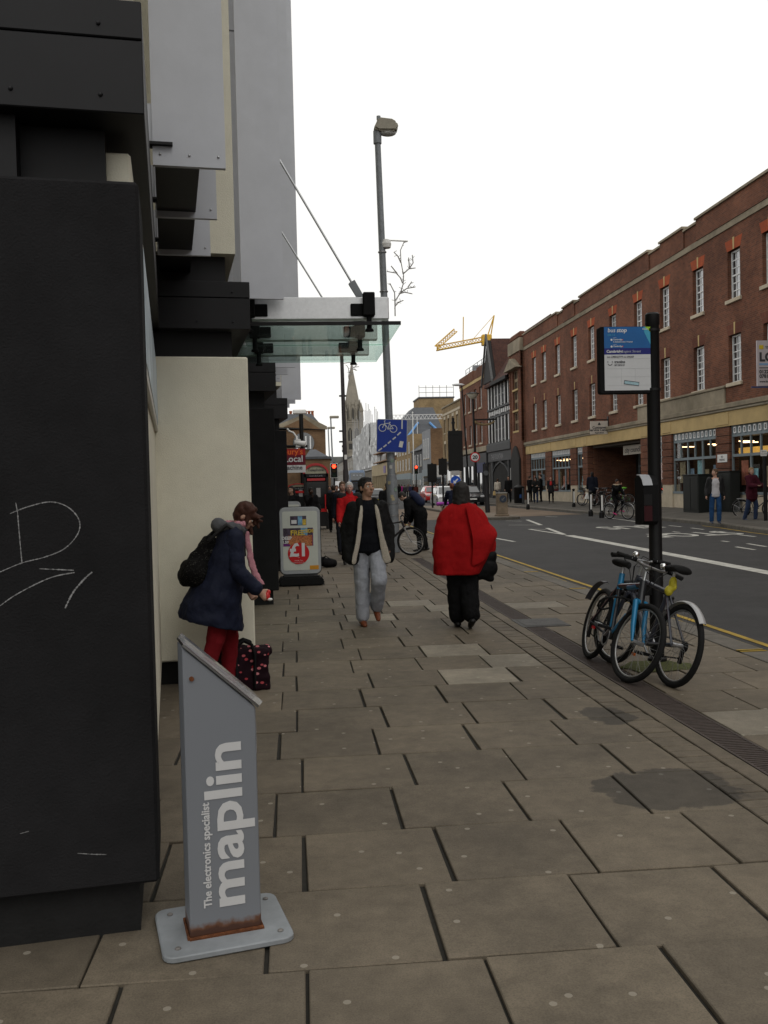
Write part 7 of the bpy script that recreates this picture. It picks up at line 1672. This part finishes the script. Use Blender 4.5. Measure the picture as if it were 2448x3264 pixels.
# the end thrown back over the right shoulder
g = MB(); rings = []
for i in range(15):
    t = i/14; z = 1.415-.69*t
    wr = .12+.235*min(1,t*2.0) if t < .55 else .372-.25*(t-.55); wr += .03
    ring_ = []
    for j in range(9):
        u = j/8; a0 = R_(-82+6*t); a = a0+(R_(28)-a0)*u; d = (.155+.09*min(1,t*1.8))+.022
        fold = .014*math.sin(u*9+t*5)*min(1,t*2)
        ring_.append(((wr+fold)*math.cos(a)*1.0, (d+fold)*math.sin(a), z+(.20*u*max(0,t-.35)/.65)-.02*(1-u)))
    rings.append(ring_)
g.loft(rings, close=False); fl_ = g.build('cape_flap', red, o, smooth=180); md = fl_.modifiers.new('t','SOLIDIFY'); md.thickness = .014; md.offset = 1; md = fl_.modifiers.new('s','SUBSURF'); md.levels = md.render_levels = 2; md = fl_.modifiers.new('d','DISPLACE'); md.texture = cloud(.1); md.strength = .015
g = MB(); g.cap((0,-.01,1.40),.085,(0,-.015,1.475),.078); blob('roll_neck', g, mat('black_knit', (.009,.009,.010), .9, .2, 20), o, .012, fold=.01)
hb_ = thing('shoulder_bag', 'soft black shoulder bag at the hip of the woman in red', 'bag', w1+Vector((.205,-.06,0)), R_(-2))
g = MB(); g.cap((-.04,0,.76),.09,(.10,.0,.80),.09,.7,up=(0,1,0)); g.cap((-.02,0,.63),.095,(.08,.0,.68),.115,.7,up=(0,1,0)); g.cap((.05,0,.60),.07,(.10,0,.56),.045)
blob('bag_body', g, mat('black_leather', (.005,.005,.0055), .6, .2, 12, spec=.12), hb_, .012, fold=.03); g = MB(); g.tube([(-.1,0,.76),(-.14,-.03,1.0),(-.12,-.02,1.2)], .012, 6); g.tube([(.11,.0,.48),(.12,-.02,.43)], .007, 5); g.build('strap', M['black'], hb_, smooth=60)
# ---------------------------------------------------------------- woman with the backpack at the cream pier
w2 = Vector((-.60,7.42,0))
o, J = person('woman in navy padded coat and red trousers with pink scarf by the cream pier', w2, R_(-80), 1.58, skin=(.42,.25,.18), hair='wild', hcol=(.045,.015,.008), vox=.011, near=True, fem=True,
    legs=dict(col=(.15,.008,.012), r0=.095, r1=.060, fold=.02), shoe=(.02,.015,.015), pose=dict(lean=15, legL=(10,2,14), legR=(-10,2,10), armL=(14,6,36,6), armR=(16,9,44,4), head=(-12,-18,0)), curl=1.3)
navy_m = mat('navy_quilt', (.0055,.0085,.024), .75, .15, 12, bump=.5, bscale=40, spec=.25)
g = MB(); rings = []
for i_, (z, y, d, w) in enumerate(((1.36,.105,.055,.09),(1.335,.10,.09,.15),(1.27,.085,.115,.20),(1.17,.06,.135,.215),(1.05,.025,.155,.215),(.95,-.005,.175,.215),(.85,-.04,.20,.22),(.76,-.065,.225,.225),(.68,-.085,.245,.23),(.62,-.09,.255,.235),(.585,-.09,.25,.23))):
    rg = []
    for k in range(36):
        a = 2*math.pi*k/36; q = 1+.012*math.sin(z*62)+.02*math.sin(4*a+z*6)*(z < .8)
        yy = y+d*q*math.sin(a); tilt = (yy+.09)*-.26 if z < .80 else (yy+.09)*-.26*max(0,(1.0-z)/.2) if z < 1.0 else 0
        rg.append((w*q*math.cos(a), yy, z+tilt))
    rings.append(rg)
g.loft(rings, capit=False); ct = g.build('padded_coat', navy_m, o, smooth=180)
for md, kw in (('SUBSURF',{}),('DISPLACE',{}),('SOLIDIFY',{})):
    q = ct.modifiers.new(md.lower(), md)
    if md == 'SUBSURF': q.levels = q.render_levels = 2
    if md == 'DISPLACE': q.texture = cloud(.09); q.strength = .045
    if md == 'SOLIDIFY': q.thickness = .015
for k in 'LR':
    g = MB(); n_ = 7
    for u, v, n_s, r0, r1 in ((J['sh'+k]+Vector((0,0,-.01)),J['el'+k],5,.074,.066),(J['el'+k],J['wr'+k]-J['hd'+k]*.01,5,.066,.054)):
        for t in range(n_s): c0 = u.lerp(v,t/n_s); c1 = u.lerp(v,(t+1)/n_s); r_ = r0+(r1-r0)*t/n_s; g.cap(c0.lerp(c1,.3),r_,c0.lerp(c1,.7),r_)
    g.cap(J['nb']-Vector((0,.02,.07)),.08,J['sh'+k],.075); blob('sleeve', g, navy_m, o, .010, fold=.02, fsc=.07)
hd_ = mat('grey_hood', (.085,.088,.095), .95, .15, 30, bump=.5); g = MB()
nb = J['nb']
for k in range(12): a = 2*math.pi*k/12; g.ball(nb+Vector((.10*math.cos(a),-.03+.10*math.sin(a),.035-.03*math.sin(a))), .045, 10, 8)
g.cap(nb+Vector((-.06,-.115,.05)),.058,nb+Vector((.06,-.115,.05)),.058); blob('hood', g, hd_, o, .011, fold=.025, fsc=.06)
pk = mat('pink_scarf', (.50,.23,.27), .95, .15, 40, bump=.8, bscale=150); g = MB(); rings = []
for y, z, w in ((.17,1.33,.022),(.185,1.22,.024),(.205,1.08,.028),(.235,.98,.030),(.275,.90,.032)):
    c = Vector((.03,y+.035,z-.02)); rings.append([c+Vector((-.012,-w,0)),c+Vector((.012,-w,0)),c+Vector((.02,0,0)),c+Vector((.012,w,0)),c+Vector((-.012,w,0)),c+Vector((-.004,0,0))])
g.loft(rings)
for k in range(10): a = 2*math.pi*k/10; g.ball(nb+Vector((.072*math.cos(a),.03+.08*math.sin(a),.055)), .032, 8, 6)
blob('scarf', g, pk, o, .011, fold=.02, fsc=.04)
def woman_pt(v): return Matrix.Translation(w2) @ Matrix.Rotation(R_(-80),4,'Z') @ Vector(v)
bp_ = thing('backpack', 'black patterned backpack worn over the navy padded coat', 'backpack', w2, R_(-80))
g = MB(); g.cap((0,-.085,1.20),.085,(0,-.20,1.02),.115,.95,up=(0,1,0)); g.cap((-.07,-.205,1.0),.115,(.07,-.205,1.0),.115); g.cap((-.05,-.25,.97),.085,(.05,-.25,.97),.085)
fur = bpy.data.materials.new('black_print'); fur.use_nodes = True; n_ = fur.node_tree.nodes; l_ = fur.node_tree.links; vz = n_.new('ShaderNodeTexNoise'); vz.inputs['Scale'].default_value = 45; vz.inputs['Detail'].default_value = 3; vz.inputs['Distortion'].default_value = 2.5
gg = n_.new('ShaderNodeNewGeometry'); l_.new(gg.outputs['Position'], vz.inputs['Vector']); rp_ = n_.new('ShaderNodeValToRGB'); rp_.color_ramp.elements[0].position = .60; rp_.color_ramp.elements[0].color = (.005,.005,.005,1); rp_.color_ramp.elements[1].position = .66; rp_.color_ramp.elements[1].color = (.06,.058,.052,1); l_.new(vz.outputs[0], rp_.inputs[0]); l_.new(rp_.outputs[0], n_['Principled BSDF'].inputs['Base Color']); n_['Principled BSDF'].inputs['Roughness'].default_value = .9; n_['Principled BSDF'].inputs['Specular IOR Level'].default_value = .08
blob('bag_body', g, fur, bp_, .012, fold=.03, fsc=.08)
for sd in (-1,1): g = MB(); g.tube([(sd*.12,-.10,1.25),(sd*.15,.04,1.37),(sd*.16,.16,1.28),(sd*.16,.17,1.12)], .016, 6, flat=.5); g.build('strap', M['black'], bp_, smooth=60)
# what she holds
hp_ = J['wrR']+J['hdR']*.10; rt = thing('red_wrapper', 'small red and white wrapper in the hand of the woman in navy', 'wrapper', woman_pt(hp_)); g = MB(); g.ball((0,0,.02), (.022,.022,.035), 8, 6); g.ball((.01,.01,.05), (.018,.02,.02), 8, 6); g.build('wrapper', mat('red_foil', (.5,.03,.03), .3, .3, 60), rt, smooth=180); g = MB(); g.ball((.02,-.01,-.005), (.022,.018,.012), 8, 6); g.build('tissue', M['white'], rt, smooth=180)
# holdall on the ground
ho = thing('holdall', 'dark holdall printed with red and pink lips standing by the display stand', 'bag', (-.45,7.66,0), R_(8))
pr = bpy.data.materials.new('lips_print'); pr.use_nodes = True; n_ = pr.node_tree.nodes; l_ = pr.node_tree.links; tcx = n_.new('ShaderNodeTexCoord'); vo = n_.new('ShaderNodeTexVoronoi'); vo.inputs['Scale'].default_value = 17; vo.inputs['Randomness'].default_value = .8
mp_ = n_.new('ShaderNodeMapping'); mp_.inputs['Scale'].default_value = (1,1,1.5); mp_.inputs['Rotation'].default_value = (0,.6,.3); l_.new(tcx.outputs['Object'], mp_.inputs[0]); l_.new(mp_.outputs[0], vo.inputs['Vector'])
lt = n_.new('ShaderNodeMath'); lt.operation = 'LESS_THAN'; lt.inputs[1].default_value = .27; l_.new(vo.outputs['Distance'], lt.inputs[0]); spx = n_.new('ShaderNodeSeparateColor'); l_.new(vo.outputs['Color'], spx.inputs[0])
rp_ = n_.new('ShaderNodeValToRGB'); rp_.color_ramp.elements[0].color = (.30,.012,.02,1); rp_.color_ramp.elements[1].color = (.55,.22,.24,1); l_.new(spx.outputs[0], rp_.inputs[0]); mx_ = n_.new('ShaderNodeMix'); mx_.data_type = 'RGBA'; l_.new(lt.outputs[0], mx_.inputs['Factor']); mx_.inputs['A'].default_value = (.012,.004,.007,1); l_.new(rp_.outputs[0], mx_.inputs['B']); l_.new(mx_.outputs['Result'], n_['Principled BSDF'].inputs['Base Color']); n_['Principled BSDF'].inputs['Roughness'].default_value = .8; n_['Principled BSDF'].inputs['Specular IOR Level'].default_value = .1
g = MB(); g.hexa([(-.20,-.12,0),(.20,-.12,0),(.20,.12,0),(-.20,.12,0),(-.19,-.09,.34),(.19,-.09,.33),(.19,.09,.33),(-.19,.09,.34)]); g.cap((-.17,0,.30),.06,(.17,0,.30),.06); blob('bag_body', g, pr, ho, .014, fold=.045, fsc=.09, sm=4)
for y in (-.125,.125): g = MB(); g.tube([(-.07,y,.03),(-.075,y,.3),(-.06,y*.6,.37),(0,y*.3,.40),(.06,y*.6,.37),(.075,y,.3),(.07,y,.03)], .013, 6, flat=1.6); g.build('handle', M['blackm'], ho, smooth=60)
# ---------------------------------------------------------------- other pedestrians
def ped(label, px, Y, zg, rotz, h, **k): 
    p = W(px,1550,y=Y); return person(label, (p.x,Y,zg), rotz, h, **k)
blk = (.006,.006,.0065)
o, J = ped('white haired man in a red and black jacket walking towards the viewer', 1113, 19.2, 0, PI, 1.74, skin=(.44,.25,.2), hair='short', hcol=(.45,.44,.42), vox=.016, legs=dict(col=blk), pose=WALK, top=dict(col=(.40,.012,.014), hem=.80, r=.03, sr=.018, collar=True, name='jacket'))
s = J['s']; T = J['T']; bk = mat('black_yoke', (.012,.012,.013), .8, .15, 10)
for sd, k in ((-1,'L'),(1,'R')):
    g = MB(); g.cap(J['nb']+Vector((sd*.07,.0,-.02)),.065,J['sh'+k]+Vector((0,.0,.03)),.098); g.cap((sd*.185,.02,1.22),.062,(sd*.185,.03,.92),.05); blob('shoulder_panel', g, bk, o, .016, sm=1)
ped('man in a dark suit and white shirt behind the red jacket', 1091, 22.5, 0, PI+R_(8), 1.77, skin=(.42,.24,.18), hair='short', hcol=(.10,.06,.035), legs=dict(col=(.012,.013,.018)), pose=WALK2, top=dict(col=(.012,.013,.018), hem=.80, r=.01, name='suit_jacket'))
o, J = ped('dark coated woman resting chin on hand by the telephone kiosk', 990, 30.3, 0, PI+R_(20), 1.62, skin=(.045,.022,.014), hair='short', hcol=(.01,.008,.007), legs=dict(col=blk), pose=dict(armR=(40,0,105,20), armL=(10,10,30,0), head=(0,-6,0)), top=dict(col=blk, hem=.62, r=.04, sr=.02))
ped('dark haired person in black beside the supermarket sign', 929, 25.5, 0, PI+R_(-25), 1.68, skin=(.36,.22,.16), hair='bob', hcol=(.012,.010,.009), legs=dict(col=blk), top=dict(col=blk, hem=.55, r=.03))
ped('person in a black hooded coat walking away behind the tall lamp', 1236, 27.5, 0, R_(-5), 1.74, hair='short', hcol=(.012,.01,.009), legs=dict(col=blk), pose=WALK, top=dict(col=blk, hem=.62, r=.05, sr=.025, collar=True))
# person bending over the bicycle
p = W(1322,1758,z=0)
o, J = person('person in a long black coat bending over the bike at the lamp', (p.x+.18,p.y+.1,0), R_(68), 1.66, skin=(.4,.25,.18), hair='short', hcol=(.02,.017,.014), vox=.016, legs=dict(col=blk, r0=.09), pose=dict(lean=44, legL=(4,3,6), legR=(-4,3,6), armL=(40,6,20,5), armR=(36,6,22,5), head=(0,-16,0)), top=dict(col=blk, hem=.42, r=.05, sr=.025, hy=.02, fold=.03))
bk2 = thing('backpack', 'navy backpack on the person bending over the bike', 'backpack', (p.x+.18,p.y+.1,0), R_(68)); T = J['T']; c = J['chest']+T@Vector((0,-.20,.02)); g = MB(); g.cap(c-T@Vector((0,0,.14)),.12,c+T@Vector((0,0,.12)),.11); blob('bag_body', g, mat('navy_cordura', (.012,.017,.045), .85, .2, 12), bk2, .016, fold=.02)
for sd in (-1,1): g = MB(); g.tube([J['nb']+T@Vector((sd*.12,-.14,-.02)),J['nb']+T@Vector((sd*.14,.06,.0)),J['chest']+T@Vector((sd*.15,.13,0)),J['chest']+T@Vector((sd*.15,.0,-.15))], .016, 5); g.build('strap', M['black'], bk2)
# cyclists
RIDE = dict(lean=14, legL=(62,4,70), legR=(38,4,62), armL=(48,6,14,6), armR=(48,6,14,6))
o, J = person('cyclist in a navy top with red-brown ponytail riding away', P_NAVY+Vector((-.12,-.18,0)), R_(4), 1.66, hair='pony', hcol=(.11,.035,.016), legs=dict(col=(.012,.014,.022), r0=.088), pose=dict(RIDE, sit=.22), top=dict(col=(.010,.013,.026), hem=0, r=.02, sr=.01, name='jacket'))
rl = thing('purple_roll', 'bright purple rolled mat across the basket of the navy clad cyclist', 'mat', P_NAVY+Vector((-.27,.50,1.06))); g = MB(); g.tube([(-.30,0,0),(.14,0,0)], .065, 14); g.tube([(-.31,0,0),(-.29,0,0)], .05, 14); g.build('roll', mat('purple_foam', (.30,.045,.32), .7, .1, 20), rl, smooth=50)
hd2 = math.atan2(-.96,.44)-PI/2
o, J = person('girl with a pale fur collar and pink shoes riding the basket bike', P_GIRL+Vector((-.07,.16,0)), hd2, 1.58, skin=(.26,.13,.08), hair='short', hcol=(.012,.010,.009), shoe=(.60,.04,.20), legs=dict(col=blk, r0=.085, r1=.05), pose=dict(RIDE, sit=.22, armR=(70,0,95,20)), top=dict(col=blk, hem=0, r=.03, sr=.015, name='jacket'))
g = MB()
for k in range(10): a = 2*math.pi*k/10; g.ball(J['nb']+Vector((.12*math.cos(a),.02+.11*math.sin(a),.02)), .042, 8, 6)
blob('fur_collar', g, mat('pale_fur', (.34,.27,.19), .95, .3, 60), o, .016, fold=.03, fsc=.02)
# opposite pavement
p = W(1587,1596,z=.24); person('walker in a cream gilet with red sleeves carrying a yellow bag near the pub', p, R_(-10), 1.70, hair='short', hcol=(.05,.025,.012), legs=dict(col=(.12,.12,.13)), pose=WALK, top=dict(col=(.50,.45,.38), hem=.85, r=.025, sleeves=True, sr=0))
b_ = thing('carrier_bag', 'yellow carrier bag in the hand of the walker in cream', 'bag', p+Vector((-.28,-.05,0))); g = MB(); g.hexa([(-.12,-.05,.42),(.12,-.05,.42),(.12,.05,.42),(-.12,.05,.42),(-.08,-.03,.74),(.08,-.03,.74),(.08,.03,.74),(-.08,.03,.74)]); g.build('bag_body', mat('yellow_bag', (.5,.36,.16), .6, .1, 9), b_, bev=.02); g = MB(); g.tube([(-.06,0,.74),(0,0,.86),(.06,0,.74)], .008, 5); g.build('handle', mat('yellow_bag'), b_)
p = W(1622,1602,z=.26); person('man in black standing in the pub doorway', p, R_(150), 1.80, hair='short', legs=dict(col=blk), top=dict(col=blk, hem=.7, r=.03))
p = W(1690,1600,z=.28); person('man in a dark suit leaning in beside the two readers', p, R_(-60), 1.76, skin=(.4,.24,.18), hair='short', hcol=(.05,.03,.02), legs=dict(col=blk), top=dict(col=blk, hem=.75, r=.02))
p = W(1708,1604,z=.26); o, J = person('woman with long dark hair and boots reading a leaflet', p, R_(160), 1.70, skin=(.4,.24,.18), hair='long', hcol=(.014,.011,.010), legs=dict(col=(.02,.03,.06)), pose=dict(WALK, armL=(30,4,60,10), armR=(30,4,60,10), head=(0,-20,0)), top=dict(col=(.012,.012,.012), hem=.70, r=.03))
lf = thing('leaflet', 'open white leaflet held by the long haired woman', 'paper', p+Vector((0,-.38,1.08)), R_(160)); g = MB(); g.box(-.14,.0,-.1,.1,0,.004); g.box(0,.14,-.1,.1,.003,.007); g.build('pages', M['white'], lf)
p = W(1724,1600,z=.28); person('tall man in a black suit facing the reading woman', p, R_(75), 1.84, skin=(.42,.25,.19), hair='short', hcol=(.03,.02,.014), legs=dict(col=blk), top=dict(col=blk, hem=.75, r=.02))
p = W(1757,1604,z=.26); o, J = person('auburn haired woman in a red top and dark coat by the shop window', p, R_(165), 1.70, skin=(.45,.27,.2), hair='long', hcol=(.12,.03,.012), legs=dict(col=blk, r0=.08, r1=.045), pose=dict(WALK, armL=(30,14,40,-20)), top=dict(col=(.018,.018,.02), hem=.68, r=.02, flare=.02))
g = MB(); g.cap(J['chest']+Vector((0,.10,-.06)),.085,J['chest']+Vector((0,.095,.08)),.07,.6,up=(0,1,0)); blob('red_top', g, mat('scarlet_top', (.42,.02,.02), .8, .1, 9), o, .02, sm=1)
hb2 = thing('handbag', 'maroon handbag on the arm of the auburn haired woman', 'bag', p+Vector((.33,-.05,.75)), 0); g = MB(); g.cap((-.08,0,.08),.08,(.08,0,.08),.08,.6,up=(0,1,0)); blob('bag_body', g, mat('maroon_leather', (.10,.015,.018), .5, .1, 8), hb2, .02); g = MB(); g.tube([(-.08,0,.14),(0,0,.34),(.08,0,.14)], .01, 5); g.build('strap', mat('maroon_leather'), hb2)
p = W(1889,1614,z=.24); person('man in a navy coat walking away past the passage with a white bag', p, R_(-15), 1.86, hair='short', hcol=(.012,.01,.01), legs=dict(col=blk), pose=WALK2, top=dict(col=(.010,.012,.020), hem=.80, r=.04, sr=.02, collar=True))
b_ = thing('carrier_bag', 'small white carrier bag in the hand of the man in navy', 'bag', p+Vector((-.32,-.05,0))); g = MB(); g.hexa([(-.12,-.05,.40),(.12,-.05,.40),(.12,.05,.40),(-.12,.05,.40),(-.06,-.03,.70),(.06,-.03,.70),(.06,.03,.70),(-.06,.03,.70)]); g.build('bag_body', M['white'], b_, bev=.02); g = MB(); g.tube([(-.05,0,.70),(0,0,.84),(.05,0,.70)], .008, 5); g.build('handle', M['white'], b_)
p = W(2281,1668,z=.14); o, J = person('young man in black jacket, white T-shirt and blue jeans looking aside at the kerb', p, R_(168), 1.78, skin=(.44,.26,.19), hair='short', hcol=(.10,.06,.035), vox=.018, shoe=(.03,.04,.07), legs=dict(col=(.020,.060,.15), r0=.088, r1=.07), pose=dict(legL=(6,2,10), legR=(-3,2,3), armL=(-6,14,14,0), armR=(-8,16,24,0), head=(-62,4,0)), top=dict(col=(.45,.44,.46), hem=.86, r=-.004, name='t_shirt', sleeves=False))
g = MB(); jk2 = mat('biker_black', (.009,.009,.010), .6, .2, 10)
for sd, k in ((-1,'L'),(1,'R')):
    g.cap((sd*.15,-.0,1.40),.085,(sd*.175,.0,.98),.075); g.cap(J['sh'+k],.085,J['el'+k],.07); g.cap(J['el'+k],.07,J['wr'+k],.052)
g.cap((0,-.06,1.38),.13,(0,-.06,.98),.15,.6,up=(0,1,0)); blob('jacket', g, jk2, o, .016, fold=.02)
p = W(2397,1660,z=.15); person('fair haired man in a maroon jacket at the kerb post', p, R_(205), 1.80, skin=(.46,.28,.21), hair='short', hcol=(.26,.16,.075), vox=.018, legs=dict(col=(.03,.045,.09)), shoe=(.05,.06,.1), pose=dict(legL=(10,3,14), legR=(-8,3,10), armL=(26,8,62,10), armR=(26,8,62,10), head=(-25,0,0)), top=dict(col=(.055,.010,.018), hem=.72, r=.045, sr=.025, name='jacket', collar=True))
# far street: people one can still tell apart
rr = random.Random(31)
far = [(1272,112,17.0,blk,'in a black coat outside the yellow terrace'),(1280,116,0,(.24,.02,.13),'in a magenta jacket outside the yellow terrace'),(1290,110,0,(.03,.03,.035),'in charcoal beside the magenta jacket'),(1301,113,0,(.06,.05,.05),'in a brown coat amid the far shoppers'),(1309,108,0,(.02,.02,.05),'in navy amid the far shoppers'),(1319,104,0,blk,'in black by the red signal'),(1326,98,0,(.07,.018,.014),'in dark red by the red signal'),(1388,90,0,(.30,.27,.23),'in a cream scarf behind the red car'),(1396,92,0,blk,'in black behind the red car'),(1410,94,0,(.05,.05,.06),'in slate grey behind the white car'),(1434,96,0,(.012,.012,.014),'with dark hair by the white shop front')]
for i, (px,Y,x_,col,lab) in enumerate(far):
    q = W(px,1550,y=Y); zg = .2 if q.x > 14.4 else road_z(q.x,Y)
    person('distant pedestrian '+lab, (q.x,Y,zg), rr.choice((0,PI))+rr.uniform(-.4,.4), rr.uniform(1.6,1.82), hair='short' if i%3 else 'long', hcol=rr.choice(((.02,.015,.012),(.08,.05,.03),(.03,.02,.02))), vox=.035, legs=dict(col=rr.choice((blk,(.02,.03,.06),(.03,.03,.03)))), pose=rr.choice((WALK,WALK2)), top=dict(col=col, hem=.8, r=.03), group='shoppers on the far pavement')
for px,Y,col,lab,hc,rz in ((1062,33,blk,'in a black coat between kiosk and signal',(.02,.015,.012),0),(1073,41,(.016,.014,.014),'in dark brown farther up the left pavement',(.05,.03,.02),PI),(1084,48,(.02,.02,.024),'with fair hair up the left pavement',(.20,.13,.07),PI),(1146,52,blk,'in black crossing behind the red jacketed man',(.015,.012,.01),0),(1230,47,blk,'with blonde hair and black coat by the road',(.36,.26,.14),R_(30)),(1050,56,(.03,.03,.04),'in slate blue far up the left pavement',(.02,.02,.02),PI)):
    ped('passer-by '+lab, px, Y, 0 if W(px,1550,y=Y).x < 4.4 else -.08, rz, 1.70, hair='short', hcol=hc, vox=.03, legs=dict(col=blk), pose=WALK, top=dict(col=col, hem=.75, r=.03), group='passers-by up the left pavement')
